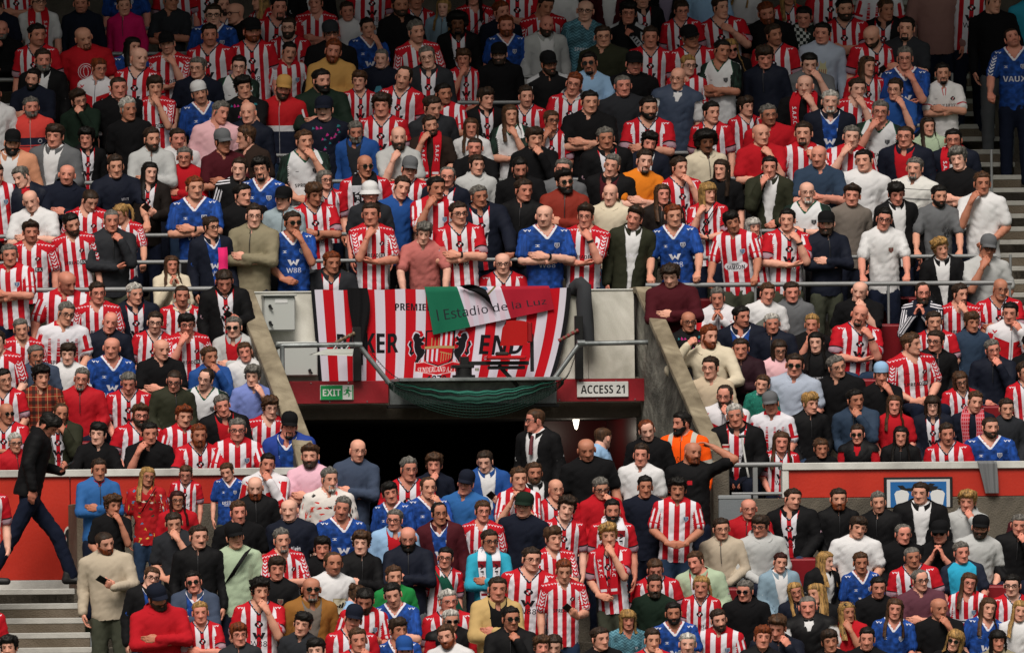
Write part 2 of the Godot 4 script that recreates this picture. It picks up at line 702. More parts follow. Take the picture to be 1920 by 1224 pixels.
func print_of(kind: String) -> StandardMaterial3D:
	var key := "print " + kind
	if mats.has(key):
		return mats[key]
	var im := Image.create(512, 512, false, Image.FORMAT_RGB8)
	var blue := Color("1d448f")
	var bits := kind.split(".")
	match bits[0]:
		"st88", "sut":
			im.fill(RED)
			for s in [-1.0, 1.0]:
				band(im, minf(s * 0.022, s * 0.078), 0.8, maxf(s * 0.022, s * 0.078), 1.5, WHT)
				band(im, minf(s * 0.118, s * 0.168), 0.8, maxf(s * 0.118, s * 0.168), 1.34, WHT)
				shape_m(im, [[s * 0.118, 1.33], [s * 0.168, 1.33], [s * 0.158, 1.40], [s * 0.135, 1.44]], WHT)
				for q in [0.0, 0.03]:
					chevron(im, s * (0.16 + q), 1.435, 0.016, WHT)
			neck_trim(im, INK, Color("a8a4b8"))
			sleeve(im, -0.1, 0.66, 0.1, 0.70, INK)
			sleeve(im, -0.1, 0.70, 0.1, 0.9, Color("a98a98"))
			crest(im, 0, 1.275, 0.032)
			if bits[0] == "sut":
				words(im, "utilita", 0, 1.14, 0.05, INK, 0.2, font_sans)
				band(im, -0.06, 1.10, 0.06, 1.106, INK, false)
			else:
				shape_m(im, [[-0.062, 1.20], [-0.03, 1.20], [-0.018, 1.165], [0, 1.195], [0.018, 1.165], [0.03, 1.20], [0.062, 1.20], [0.03, 1.135], [0, 1.165], [-0.03, 1.135]], INK)
				words(im, "W88", 0, 1.095, 0.05, INK, 0.15, font_sans)
		"stx":
			im.fill(WHT)
			stripes(im, WHT, RED, 0.094, 0.047)
			band(im, -0.3, 1.40, -0.075, 1.55, RED)
			band(im, 0.075, 1.40, 0.3, 1.55, RED)
			for s in [-1.0, 1.0]:
				shape_m(im, [[s * 0.075, 1.42], [s * 0.16, 1.36], [s * 0.3, 1.34], [s * 0.3, 1.42]], RED)
				for k in 5:
					chevron(im, s * (0.09 + 0.032 * k), 1.452 - 0.006 * k, 0.014, WHT)
			sleeve(im, -0.1, 0, 0.1, 2, WHT)
			for k in [-0.07, 0.045]:
				sleeve(im, k, 0, k + 0.03, 2, RED)
			sleeve(im, -0.032, 0, 0.032, 2, RED)
			for side in [0, 256]:
				for k in 8:
					var y := 386.0 + k * 8.5
					fill_poly(im, PackedVector2Array([Vector2(side + 100, y), Vector2(side + 128, y + 5), Vector2(side + 156, y), Vector2(side + 156, y + 4), Vector2(side + 128, y + 9), Vector2(side + 100, y + 4)]), WHT)
			sleeve(im, -0.1, 0.69, 0.1, 0.73, RED)
			band(im, -0.09, 1.455, 0.09, 1.50, RED)
			crest(im, 0.085, 1.29, 0.022)
			band(im, -0.10, 1.285, -0.065, 1.295, RED.darkened(0.3), false)
			spread(im, 1.175, INK, WHT)
		"str", "stv", "strb":
			im.fill(WHT)
			stripes(im, WHT, RED, 0.108, 0.054)
			for k in [-0.075, -0.02, 0.035]:
				sleeve(im, k, 0, k + 0.032, 2, RED)
			sleeve(im, -0.1, 0.68, 0.1, 0.73, RED)
			band(im, -0.1, 1.445, 0.1, 1.55, RED)
			shield(im, 0.09, 1.27, 0.026, Color("3c5f8f"), Color("b9c4d2"))
			if bits[0] == "stv":
				oval_m(im, 0, 1.12, 0.125, 0.055, WHT)
				words(im, "VAUX", 0, 1.143, 0.024, INK, 0.075)
				words(im, "SAMSON", 0, 1.107, 0.042, INK, 0.19)
			elif bits[0] == "strb":
				band(im, -0.3, 1.02, 0.3, 1.20, RED)
				for q in [1.17, 1.09]:
					band(im, -0.3, q - 0.012, 0.3, q + 0.03, WHT)
					band(im, -0.3, q, 0.3, q + 0.014, INK)
		"stw":
			im.fill(WHT)
			for k in [-0.13, -0.045, 0.04, 0.125]:
				for i in 40:
					var f := i / 40.0
					var wdt := 0.042 * (1.0 - 0.5 * f)
					if fmod(i * 0.618, 1.0) > f * 0.7:
						band(im, k - wdt * 0.5, 1.08 + 0.27 * f, k + wdt * 0.5, 1.08 + 0.27 * (f + 0.03), RED)
			band(im, -0.09, 1.46, 0.09, 1.55, RED)
			sleeve(im, -0.1, 0.66, 0.1, 0.75, RED)
			sleeve(im, -0.015, 0, 0.03, 0.66, RED)
			crest(im, 0.085, 1.29, 0.022)
			spread(im, 1.10, INK, WHT)
		"bl88", "bl0", "but", "blv":
			im.fill(blue)
			for y in range(0, 384, 26):
				for x in range(0, 512, 26):
					var k := (x / 26 + y / 26) % 2
					im.fill_rect(Rect2i(x, y, 26, 26), blue.darkened(0.10 if k else 0.0))
					im.fill_rect(Rect2i(x + 7, y + 7, 11, 11), blue.darkened(0.22 if k else 0.10))
			speckle(im, Rect2i(0, 0, 512, 512), 0.35, 2.5)
			for s in [-1.0, 1.0]:
				for q in [0.0, 0.035]:
					chevron(im, s * (0.15 + q), 1.44, 0.017, WHT)
				shape_m(im, [[0, 1.348], [s * 0.014, 1.352], [s * 0.112, 1.478], [s * 0.10, 1.51], [0, 1.39]], WHT)
				shape_m(im, [[0, 1.369], [s * 0.088, 1.478], [s * 0.085, 1.51], [0, 1.39]], Color("b03040"))
			shield(im, 0.09, 1.285, 0.024, Color("1a2750"), WHT)
			band(im, -0.105, 1.27, -0.068, 1.276, WHT, false)
			band(im, -0.105, 1.288, -0.068, 1.294, WHT, false)
			band(im, -0.092, 1.276, -0.081, 1.288, WHT, false)
			if bits[0] == "but":
				words(im, "utilita", 0, 1.14, 0.055, WHT, 0.2)
				band(im, -0.07, 1.095, 0.07, 1.102, WHT, false)
			elif bits[0] == "blv":
				words(im, "VAUX", 0, 1.15, 0.06, WHT, 0.24)
				for side in [0, 256]:
					for k in 8:
						var y := 386.0 + k * 8.5
						fill_poly(im, PackedVector2Array([Vector2(side + 92, y), Vector2(side + 128, y + 6), Vector2(side + 164, y), Vector2(side + 164, y + 4), Vector2(side + 128, y + 11), Vector2(side + 92, y + 4)]), WHT)
			elif bits[0] == "bl88":
				shape_m(im, [[-0.062, 1.20], [-0.03, 1.20], [-0.018, 1.165], [0, 1.195], [0.018, 1.165], [0.03, 1.20], [0.062, 1.20], [0.03, 1.135], [0, 1.165], [-0.03, 1.135]], WHT)
				words(im, "W88", 0, 1.09, 0.05, WHT, 0.15, font_sans)
		"wg":
			im.fill(Color("d3d4d8"))
			var g := Color("16241f")
			im.fill_rect(Rect2i(0, 384, 512, 128), g)
			speckle(im, Rect2i(0, 384, 512, 128), 0.9, 3.0)
			for s in [-1.0, 1.0]:
				shape_m(im, [[s * 0.12, 1.50], [s * 0.3, 1.50], [s * 0.3, 1.22], [s * 0.2, 1.25], [s * 0.17, 1.36]], g)
				shape_m(im, [[s * 0.12, 1.50], [s * 0.135, 1.48], [s * 0.185, 1.34], [s * 0.17, 1.36]], Color("1c5a45"))
				shape_m(im, [[0, 1.358], [s * 0.010, 1.362], [s * 0.100, 1.478], [s * 0.10, 1.51], [0, 1.385]], Color("174a37"))
			shield(im, 0.09, 1.27, 0.026, INK, Color("8e9095"))
			band(im, -0.10, 1.27, -0.07, 1.276, INK, false)
			spread(im, 1.13, INK, WHT)
		"teal":
			im.fill(Color("3d6777"))
			for y in 512:
				for x in 512:
					var k := sin(x * 0.22) * 6.0
					if fmod(y + k + 512.0, 16.0) < 6.0:
						im.set_pixel(x, y, Color("5f8c9c"))
			speckle(im, Rect2i(0, 0, 512, 512), 0.4, 2.0)
			shield(im, 0.09, 1.28, 0.02, WHT, Color("3d6777"))
			spread(im, 1.17, WHT, Color("3d6777"))
		"tape", "adi":
			im.fill(Color(COLORS[bits[1]]))
			if bits[0] == "tape":
				sleeve(im, -0.03, 0, 0.03, 2, Color("a9abb0"))
				for k in 14:
					sleeve(im, -0.018, k * 0.15, 0.018, k * 0.15 + 0.07, INK)
				for s in [-1.0, 1.0]:
					shape_m(im, [[s * 0.10, 1.49], [s * 0.3, 1.42], [s * 0.3, 1.36], [s * 0.10, 1.45]], Color("a9abb0"))
			else:
				for k in 3:
					sleeve(im, -0.04 + k * 0.028, 0, -0.025 + k * 0.028, 2, WHT)
				for s in [-1.0, 1.0]:
					for k in 3:
						shape_m(im, [[s * 0.10, 1.49 - k * 0.025], [s * 0.3, 1.45 - k * 0.025], [s * 0.3, 1.438 - k * 0.025], [s * 0.10, 1.478 - k * 0.025]], WHT)
		"check", "plaid":
			im.fill(Color("18201e") if bits[0] == "check" else Color("7d2a1d"))
			for y in 512:
				for x in 512:
					if bits[0] == "check":
						if (x / 14 + y / 18) % 2 == 0 and noise.get_noise_2d(x * 0.5, y * 0.5) > -0.35:
							im.set_pixel(x, y, Color("b9bdbb"))
					else:
						var a := x % 44
						var b := y % 54
						var col := Color("8a3020")
						if a < 15: col = col.lerp(Color("1d1a16"), 0.55)
						if b < 18: col = col.lerp(Color("1d1a16"), 0.55)
						if a == 26 or a == 27 or b == 32 or b == 33: col = Color("b19a6a")
						im.set_pixel(x, y, col)
		"floral", "hawaii":
			im.fill(Color("a81a20") if bits[0] == "floral" else Color("d9d3cf"))
			var cols := [Color("d9b24a"), Color("3f7fa5"), Color("e7e0cf"), Color("1f3d2c"), Color("d46a3a")] if bits[0] == "floral" else [Color("cf3b30"), Color("1b1b1e"), Color("d86a58"), Color("c22a26")]
			rng.seed = 77
			for k in 150:
				var p := Vector2(rng.randf() * 512, rng.randf() * 512)
				var col: Color = cols[rng.randi() % cols.size()]
				var spin := rng.randf() * TAU
				for leaf in 5:
					var d := Vector2.from_angle(spin + leaf * 0.55)
					var w := Vector2(-d.y, d.x) * 2.6
					var l := rng.randf_range(8, 17)
					fill_poly(im, PackedVector2Array([p, p + d * l * 0.5 + w, p + d * l, p + d * l * 0.5 - w]), col)
		"reg":
			im.fill(Color("d8d6d8"))
			for s in [-1.0, 1.0]:
				shape_m(im, [[s * 0.008, 1.33], [s * 0.016, 1.33], [s * 0.03, 1.42], [s * 0.02, 1.42]], RED)
			sleeve(im, -0.1, 0.69, 0.1, 0.74, RED)
			crest(im, 0.10, 1.29, 0.024)
			words(im, "REG VARDY", 0, 1.21, 0.045, INK, 0.27, font_serif)
			band(im, -0.115, 1.29, -0.085, 1.296, Color("70707a"), false)
		"track":
			im.fill(Color("b31a22") if bits[1] == "red" else Color("d8453f"))
			if bits[1] == "red":
				band(im, -0.3, 1.14, 0.3, 1.20, Color("cfcfd4"))
				band(im, -0.3, 0.8, 0.3, 1.14, Color("1a2032"))
				sleeve(im, -0.02, 0, 0.0, 2, WHT)
			else:
				band(im, -0.3, 1.16, 0.3, 1.24, Color("20263a"))
				band(im, -0.3, 1.135, 0.3, 1.145, Color("20263a"))
				sleeve(im, -0.1, 0.75, 0.1, 1.05, Color("20263a"))
				oval_m(im, 0.10, 1.20, 0.02, 0.022, WHT)
				oval_m(im, 0.10, 1.20, 0.015, 0.017, Color("20263a"))
			band(im, -0.003, 0.8, 0.003, 1.5, Color("8d8d92"), false)
		"jkt":
			im.fill(Color("d6d4da"))
			for s in [-1.0, 1.0]:
				shape_m(im, [[s * 0.02, 1.28], [s * 0.3, 1.38], [s * 0.3, 1.08], [s * 0.02, 1.02]], Color("b5141f"))
				chevron(im, s * 0.17, 1.40, 0.03, Color("b5141f"))
			sleeve(im, -0.03, 0.1, 0.03, 1.2, Color("b5141f"))
			band(im, -0.003, 0.8, 0.003, 1.5, Color("60606a"), false)
			crest(im, 0.09, 1.25, 0.02)
		"lines":
			im.fill(Color("d3d3d0"))
			for y in [1.36, 1.26, 1.25, 1.15, 1.05, 1.04, 0.95]:
				band(im, -0.3, y - 0.003, 0.3, y + 0.003, Color("24262a"))
		"hivis":
			im.fill(Color(COLORS.hivis))
			band(im, -0.3, 1.02, 0.3, 1.075, Color("b3b3ac"))
			band(im, -0.3, 1.075, 0.3, 1.082, Color("8d3a12"))
			band(im, -0.14, 1.075, -0.09, 1.5, Color("b3b3ac"))
			band(im, 0.09, 1.075, 0.14, 1.5, Color("b3b3ac"))
			sleeve(im, -0.1, 0.72, 0.1, 0.95, Color("b3b3ac"))
			words(im, "610", -0.06, 1.22, 0.05, Color("5a2408"), 0.10, font_sans)
			band(im, -0.004, 0.8, 0.004, 1.5, INK, false)
		"turq":
			im.fill(Color("1f2536"))
			shape_m(im, [[-0.16, 1.42], [-0.09, 1.48], [0.09, 1.48], [0.16, 1.42], [0.13, 0.8], [-0.13, 0.8]], Color("2aa0c6"))
		"tkt":
			im.fill(Color("1f6a5c"))
			for k in 700:
				rng.seed = k
				im.fill_rect(Rect2i(rng.randi() % 508, rng.randi() % 508, 5, 4), Color("2f9a84") if k % 2 else Color("134a42"))
			band(im, -0.06, 1.44, 0.06, 1.55, WHT)
		"tee", "jumper", "polo", "open":
			var base := Color(COLORS[bits[1]])
			im.fill(base)
			speckle(im, Rect2i(0, 0, 512, 512), 0.08, 1.0)
			match bits[2]:
				"ring":
					oval_m(im, 0, 1.22, 0.075, 0.085, WHT)
					oval_m(im, 0, 1.22, 0.068, 0.078, base)
					oval_m(im, 0, 1.22, 0.056, 0.065, WHT)
					oval_m(im, 0, 1.22, 0.050, 0.058, base)
					oval_m(im, 0, 1.22, 0.025, 0.055, WHT)
					oval_m(im, 0, 1.22, 0.019, 0.048, base)
					band(im, -0.07, 1.10, 0.07, 1.112, WHT, false)
				"lion":
					shape_m(im, [[-0.05, 1.10], [-0.055, 1.18], [-0.03, 1.26], [0.02, 1.27], [0.05, 1.22], [0.05, 1.15], [0.03, 1.10], [0.0, 1.13]], Color("4f93ab"))
					shape_m(im, [[-0.02, 1.15], [0.0, 1.21], [0.025, 1.19], [0.01, 1.14]], base)
				"cat":
					shape_m(im, [[-0.035, 1.12], [-0.05, 1.20], [-0.03, 1.25], [-0.03, 1.30], [-0.012, 1.27], [0.012, 1.27], [0.03, 1.30], [0.03, 1.25], [0.05, 1.20], [0.035, 1.12]], Color("b5b08a"))
					for q in [-0.03, -0.01, 0.01, 0.03]:
						band(im, q - 0.004, 1.13, q + 0.004, 1.21, Color("8f3440"), false)
				"pink":
					for k in 26:
						rng.seed = 400 + k
						var p := Vector2(rng.randf_range(-0.14, 0.14), rng.randf_range(1.15, 1.40))
						shape_m(im, [[p.x, p.y], [p.x + 0.03, p.y + 0.008], [p.x + 0.01, p.y + 0.03]], Color("b02a78") if k % 3 else Color("2a6f78"))
				"crest":
					shield(im, 0.08, 1.26, 0.028, Color("7a1e28"), Color("8c8478"))
				"grey":
					shape_m(im, [[-0.1, 1.12], [-0.12, 1.25], [-0.04, 1.32], [0.02, 1.22], [0.1, 1.24], [0.12, 1.12], [0.02, 1.08]], Color("7d807a"))
				"scribble":
					words(im, "alo", 0.09, 1.22, 0.05, INK, 0.08, font_serif)
					words(im, "xz", 0.095, 1.165, 0.05, INK, 0.06, font_serif)
				"poster":
					band(im, -0.02, 1.03, 0.13, 1.25, Color("a89b78"), false)
					band(im, -0.01, 1.10, 0.12, 1.24, Color("c9c3ad"), false)
					band(im, -0.02, 1.06, 0.13, 1.10, INK, false)
					for k in 3:
						shape_m(im, [[0.0 + k * 0.032, 1.16], [0.024 + k * 0.032, 1.16], [0.04 + k * 0.03, 1.18 + k * 0.014], [0.02 + k * 0.03, 1.18 + k * 0.016]], INK)
				"patch":
					band(im, -0.035, 1.255, 0.03, 1.30, Color("b8202a"), false)
				"logo":
					words(im, bits[3] if bits.size() > 3 else "W", 0.0, 1.20, 0.045, WHT, 0.2)
				"chest":
					words(im, bits[3], 0.07, 1.25, 0.026, WHT, 0.07)
	var m := StandardMaterial3D.new()
	m.albedo_texture = ImageTexture.create_from_image(im)
	m.texture_repeat = false
	m.roughness = 0.8
	m.metallic_specular = 0.3
	m.normal_enabled = false
	mats[key] = m
	return m

# ---------------------------------------------------------------- heads and hair (head space: origin between the ears, y up, z towards the nose)
const HY := [-0.118, -0.113, -0.102, -0.085, -0.055, -0.02, 0.012, 0.045, 0.075, 0.097, 0.112, 0.119, 0.121]
const HA := [0.0, 0.026, 0.041, 0.054, 0.0635, 0.068, 0.072, 0.0755, 0.072, 0.058, 0.038, 0.016, 0.0]
const HF := [0.045, 0.070, 0.082, 0.084, 0.082, 0.084, 0.087, 0.091, 0.084, 0.066, 0.042, 0.018, 0.0]
const HB := [-0.045, -0.020, 0.0, 0.030, 0.066, 0.084, 0.095, 0.101, 0.097, 0.080, 0.053, 0.022, 0.0]

func table(y: float, ys: Array, vs: Array) -> float:
	if y <= ys[0]:
		return vs[0]
	for i in ys.size() - 1:
		if y <= ys[i + 1]:
			var u: float = (y - ys[i]) / (ys[i + 1] - ys[i])
			return lerpf(vs[i], vs[i + 1], u)
	return vs[-1]

func bump(x: float, w: float) -> float:
	return exp(-x * x / (w * w))

# a point of the bare skull at height y and angle phi (0 at the face)
func skull(y: float, phi: float) -> Vector3:
	var a := table(y, HY, HA)
	var f := table(y, HY, HF)
	var b := table(y, HY, HB)
	var s := sin(phi)
	var k := cos(phi)
	var x := a * signf(s) * pow(absf(s), 0.88)
	var mid := (f - b) * 0.5 if y < -0.08 else lerpf((f - b) * 0.5, 0.0, clampf((y + 0.08) / 0.05, 0, 1))
	var z := mid + ((f - mid) * pow(k, 0.9) if k > 0.0 else -(b + mid) * pow(-k, 0.9))
	return Vector3(x, y, z)

const HEADS := {"oval": Vector3(1.05, 0.99, 1.02), "wide": Vector3(1.13, 0.97, 1.05), "long": Vector3(1.01, 1.03, 1.0), "woman": Vector3(0.98, 0.95, 0.96), "child": Vector3(0.99, 0.90, 0.96)}

func head_shape(kind: String, stubble: bool, grin: int) -> Shape:
	var key := "head %s %s %d" % [kind, stubble, grin]
	if meshes.has(key):
		return meshes[key]
	var s := Shape.new()
	var cols: Array[float] = []
	for j in range(-10, 11):
		cols.append(j * 6.0)
	for j in range(1, 11):
		cols.append(60.0 + j * 240.0 / 11.0)
	var rows: Array[float] = []
	for i in 14:
		rows.append(-0.115 + 0.0065 * i)
	for i in 9:
		rows.append(-0.0225 + 0.0082 * i)
	for i in 5:
		rows.append(0.056 + 0.0128 * i)
	rows.push_front(-0.118)
	rows.append_array([0.116, 0.1205])
	var soft := 0.6 if kind == "woman" or kind == "child" else 1.0
	var p := PackedVector3Array()
	var col := PackedColorArray()
	for y in rows:
		for deg in cols:
			var phi: float = deg_to_rad(deg)
			var q := skull(y, phi)
			var tint := Color.WHITE
			if cos(phi) > 0.25:
				var ax := absf(q.x)
				var ramp := clampf((0.026 - y) / 0.058, 0, 1) * smoothstep(-0.050, -0.040, y)
				var w := lerpf(0.0095, 0.0155, ramp)
				q.z += (0.005 + 0.026 * (0.55 + 0.45 * soft) * ramp) * bump(q.x, w) * smoothstep(0.04, 0.02, y) * smoothstep(-0.052, -0.042, y)
				q.z += 0.008 * bump(ax - 0.014, 0.007) * bump(y + 0.037, 0.009)
				q.z -= 0.003 * bump(q.x, 0.02) * bump(y + 0.052, 0.005)
				q.z -= 0.0075 * bump(ax - 0.031, 0.015) * bump(y - 0.010, 0.012)
				q.z += 0.0055 * soft * bump(ax - 0.028, 0.022) * bump(y - 0.030, 0.008)
				q.z += 0.004 * bump(ax - 0.042, 0.018) * bump(y + 0.022, 0.016)
				q.z -= 0.004 * bump(ax - 0.045, 0.014) * bump(y + 0.062, 0.02)
				q.z += 0.0065 * bump(q.x, 0.023) * (bump(y + 0.0645, 0.0050) + 1.1 * bump(y + 0.0785, 0.0060))
				q.z -= 0.004 * bump(q.x, 0.023) * bump(y + 0.0715, 0.0035)
				q.z -= 0.004 * bump(q.x, 0.022) * bump(y + 0.087, 0.006)
				tint = tint.lerp(Color(0.62, 0.42, 0.38), clampf(bump(ax - 0.009, 0.005) * bump(y + 0.045, 0.0035), 0, 1) * 0.5)  # nostril shade painted into the skin colour below the nose
				q.z += 0.007 * bump(q.x, 0.02) * bump(y + 0.101, 0.012)
				var lip := bump(q.x, 0.023) * (bump(y + 0.0655, 0.0045) + bump(y + 0.0775, 0.0055))
				tint = tint.lerp(Color(0.80, 0.52, 0.49), clampf(lip * 0.8, 0, 0.75))
				var slit := bump(q.x, 0.025) * bump(y + 0.0715, 0.0036)
				tint = tint.lerp(Color(0.22, 0.11, 0.10), clampf(slit * 1.1, 0, 0.8))
				if grin == 1:
					tint = tint.lerp(Color(1.25, 1.3, 1.35), bump(q.x, 0.018) * bump(y + 0.0715, 0.006) * 0.9)
				elif grin == 3:
					tint = tint.lerp(Color(0.22, 0.10, 0.10), clampf(bump(q.x, 0.014) * bump(y + 0.0715, 0.005) * 1.2, 0, 0.9))
				elif grin == 2:
					var open := bump(q.x, 0.016) * bump(y + 0.075, 0.011)
					tint = tint.lerp(Color(0.16, 0.06, 0.06), clampf(open * 1.2, 0, 0.95))
					q.z -= 0.012 * open
				var blush := bump(ax - 0.045, 0.02) * bump(y + 0.025, 0.02) + bump(q.x, 0.014) * bump(y + 0.035, 0.014)
				tint = tint.lerp(Color(1.0, 0.80, 0.76), clampf(blush, 0, 1) * 0.5)
				var lids := bump(ax - 0.031, 0.017) * bump(y - 0.009, 0.012)
				tint = tint.lerp(Color(0.62, 0.48, 0.44), clampf(lids, 0, 1) * 0.3)
			if cos(phi) > 0.1:
				var ax2 := absf(q.x)
				var crease_shade := bump(ax2 - 0.024 - 0.25 * maxf(0.0, -0.035 - y), 0.005) * smoothstep(-0.028, -0.04, y) * smoothstep(-0.078, -0.06, y)  # shading of the smile folds and eye bags, painted into the vertex colours
				crease_shade += 0.8 * bump(ax2 - 0.031, 0.016) * bump(y + 0.006, 0.004)
				tint = tint.lerp(Color(0.70, 0.52, 0.47), clampf(crease_shade, 0, 1) * 0.55 * soft)
			var blot := noise.get_noise_3d(q.x * 2600 + 50, y * 2600, q.z * 2600)
			tint = tint * Color(1.0 + 0.05 * blot, 1.0 - 0.09 * maxf(blot, 0.0), 1.0 - 0.10 * maxf(blot, 0.0))
			if stubble:
				var jaw := smoothstep(-0.030, -0.052, y) * smoothstep(105, 75, absf(rad_to_deg(wrapf(phi, -PI, PI))))
				if absf(q.x) < 0.022 and y > -0.082 and y < -0.055:
					jaw *= 0.45
				tint = tint * Color.WHITE.lerp(Color(0.50, 0.46, 0.44), jaw * 0.75)
			p.append(q)
			tint.a = 1.0
			col.append(tint)
	s.grid(p, cols.size(), true)
	s.c = col
	# ears
	for side in [-1.0, 1.0]:
		var e := PackedVector3Array()
		for i in 7:
			for j in 8:
				var th := PI * i / 6.0
				var ph := TAU * j / 8.0
				var q := Vector3(0.012 * sin(th) * cos(ph), 0.033 * cos(th), 0.019 * sin(th) * sin(ph))
				if q.x * side > 0.0:
					q.x *= 0.6 if sin(th) > 0.8 else 1.2
				e.append(Vector3(side * 0.079, -0.004, -0.002) + Basis(Vector3.UP, side * 0.55) * q)
		s.grid(e, 8, true, Color(0.96, 0.82, 0.78))
	# eyes: white, iris, upper lid
	for side in [-1.0, 1.0]:
		var mid := Vector3(side * 0.0315, 0.0095, 0.0795)
		var e := PackedVector3Array()
		var ec := PackedColorArray()
		for i in 7:
			for j in 10:
				var th := PI * i / 6.0
				var ph := TAU * j / 10.0
				var q := Vector3(0.0150 * cos(ph) * sin(th), 0.0080 * sin(ph) * sin(th), 0.0060 * cos(th))
				e.append(mid + q)
				ec.append(Color(0.10, 0.07, 0.06) if absf(q.x) < 0.0070 else Color(0.80, 0.78, 0.78))
		var at := s.c.size()
		s.grid(e, 10, true)
		for i in ec.size():
			s.c[at + i] = ec[i]
		s.tube(PackedVector3Array([mid + Vector3(-0.016, 0.003, 0.002), mid + Vector3(-0.006, 0.0088, 0.0052), mid + Vector3(0.006, 0.0088, 0.0052), mid + Vector3(0.016, 0.003, 0.002)]), 0.0017, 5, Color(0.34, 0.24, 0.21))
	var sc: Vector3 = HEADS[kind]
	for i in s.v.size():
		s.v[i] *= sc
	meshes[key] = s
	return s

# brows go with the hair
func brows(kind: String, which := 0.0) -> Shape:
	var s := Shape.new()
	var sc: Vector3 = HEADS[kind]
	for side in [-1.0, 1.0]:
		if which * side < 0.0:
			continue
		var p := PackedVector3Array()
		for q in [[0.012, 0.0255], [0.024, 0.0305], [0.037, 0.0315], [0.048, 0.0265]]:
			var g := skull(q[1], asin(clampf(q[0] / table(q[1], HY, HA), -1, 1)))
			p.append(Vector3(side * q[0], q[1], g.z + 0.0035) * sc)
		s.tube(p, 0.0027, 5, Color.WHITE, true, 0.0014)
	return s

const STYLES := {
	#          front line, top, side, nape, rough, grain, lift at the front
	"short": [0.074, 0.012, 0.005, -0.055, 0.006, 60.0, 0.007], "quiff": [0.072, 0.022, 0.004, -0.05, 0.009, 45.0, 0.022], "fringe": [0.050, 0.021, 0.009, -0.055, 0.009, 50.0, 0.012],
	"curly": [0.058, 0.028, 0.013, -0.06, 0.017, 55.0, 0.014], "afro": [0.060, 0.052, 0.045, -0.06, 0.008, 60.0, 0.0], "buzz": [0.070, 0.0045, 0.0035, -0.055, 0.001, 60.0, 0.0],
	"reced": [0.094, 0.006, 0.007, -0.06, 0.003, 60.0, 0.0], "long": [0.066, 0.013, 0.012, -0.09, 0.003, 40.0, 0.0], "bob": [0.040, 0.020, 0.018, -0.11, 0.004, 40.0, 0.006],
	"pony": [0.068, 0.010, 0.008, -0.065, 0.002, 40.0, 0.0], "up": [0.066, 0.012, 0.009, -0.065, 0.003, 40.0, 0.004], "undercap": [0.03, -0.002, 0.006, -0.055, 0.003, 60.0, 0.0],
}

func shell(front: float, top: float, side: float, nape: float, rough: float, grain: float, lift: float, sides := 30) -> Shape:
	var s := Shape.new()
	var p := PackedVector3Array()
	var ny := 18
	for i in ny + 1:
		var y := lerpf(nape - 0.012, 0.1205, pow(float(i) / ny, 0.9))
		for j in sides:
			var phi := TAU * j / sides
			var d := absf(rad_to_deg(wrapf(phi, -PI, PI)))
			var line := front
			if d > 30.0:
				line = lerpf(front, 0.030, smoothstep(38, 66, d))
			if d > 66.0:
				line = lerpf(0.030, -0.022, smoothstep(66, 74, d))
			if d > 84.0:
				line = lerpf(-0.022, 0.022, smoothstep(84, 92, d)) if d < 100.0 else lerpf(0.022, nape, smoothstep(100, 135, d))
			var q := skull(y, phi)
			var out := Vector3(q.x * 1.1, (y - 0.02) * 0.9, q.z).normalized()
			line += 0.007 * noise.get_noise_2d(phi * 900.0, front * 9000.0)
			var m := smoothstep(line - 0.009, line + 0.012, y)
			var high := smoothstep(0.035, 0.095, y)
			var thick := lerpf(side, top, high)
			thick += rough * noise.get_noise_3d(q.x * grain * 80.0, y * grain * 80.0, q.z * grain * 80.0) * 2.0
			if d < 62.0:
				thick += lift * smoothstep(0.045, 0.085, y) * smoothstep(62, 25, d)
			p.append(q + out * lerpf(-0.007, thick, m))
	s.grid(p, sides, true)
	return s

# locks of hair that break the outline of a shell
func tufts(s: Shape, many: int, long: float, wide: float, lift: float, beardlike := false) -> void:
	rng.seed = 1234 + many
	var tris := s.t.size() / 3
	var src := s.t.duplicate()
	var made_ := 0
	var tries := 0
	while made_ < many and tries < many * 12:
		tries += 1
		var i := (rng.randi() % tris) * 3
		var p := (s.v[src[i]] + s.v[src[i + 1]] + s.v[src[i + 2]]) / 3.0
		var n := (s.n[src[i]] + s.n[src[i + 1]] + s.n[src[i + 2]]).normalized()
		var bare := skull(clampf(p.y, -0.117, 0.12), atan2(p.x, p.z)).length()
		if p.length() < bare + 0.0015:
			continue
		var flow := Vector3(p.x * 2.5, -0.10, -0.05) if not beardlike else Vector3(p.x, -0.12, 0.03)
		if not beardlike and p.z > 0.03 and p.y > 0.06:
			flow = Vector3(rng.randf_range(-0.08, 0.12), 0.02, 0.10)
		flow += Vector3(rng.randf_range(-0.06, 0.06), rng.randf_range(-0.05, 0.05), rng.randf_range(-0.06, 0.06))
		var dir := (flow - n * flow.dot(n)).normalized()
		var side := dir.cross(n)
		var l := long * rng.randf_range(0.6, 1.3)
		var a := p - n * 0.003 - side * wide
		var b := p - n * 0.003 + side * wide
		var c0 := p + n * wide * 0.9 + dir * l * 0.25
		var tip := p + dir * l + n * lift * rng.randf_range(0.2, 1.4)
		s.tri(a, c0, tip, (n - side * 0.7).normalized())
		s.tri(c0, b, tip, (n + side * 0.7).normalized())
		made_ += 1

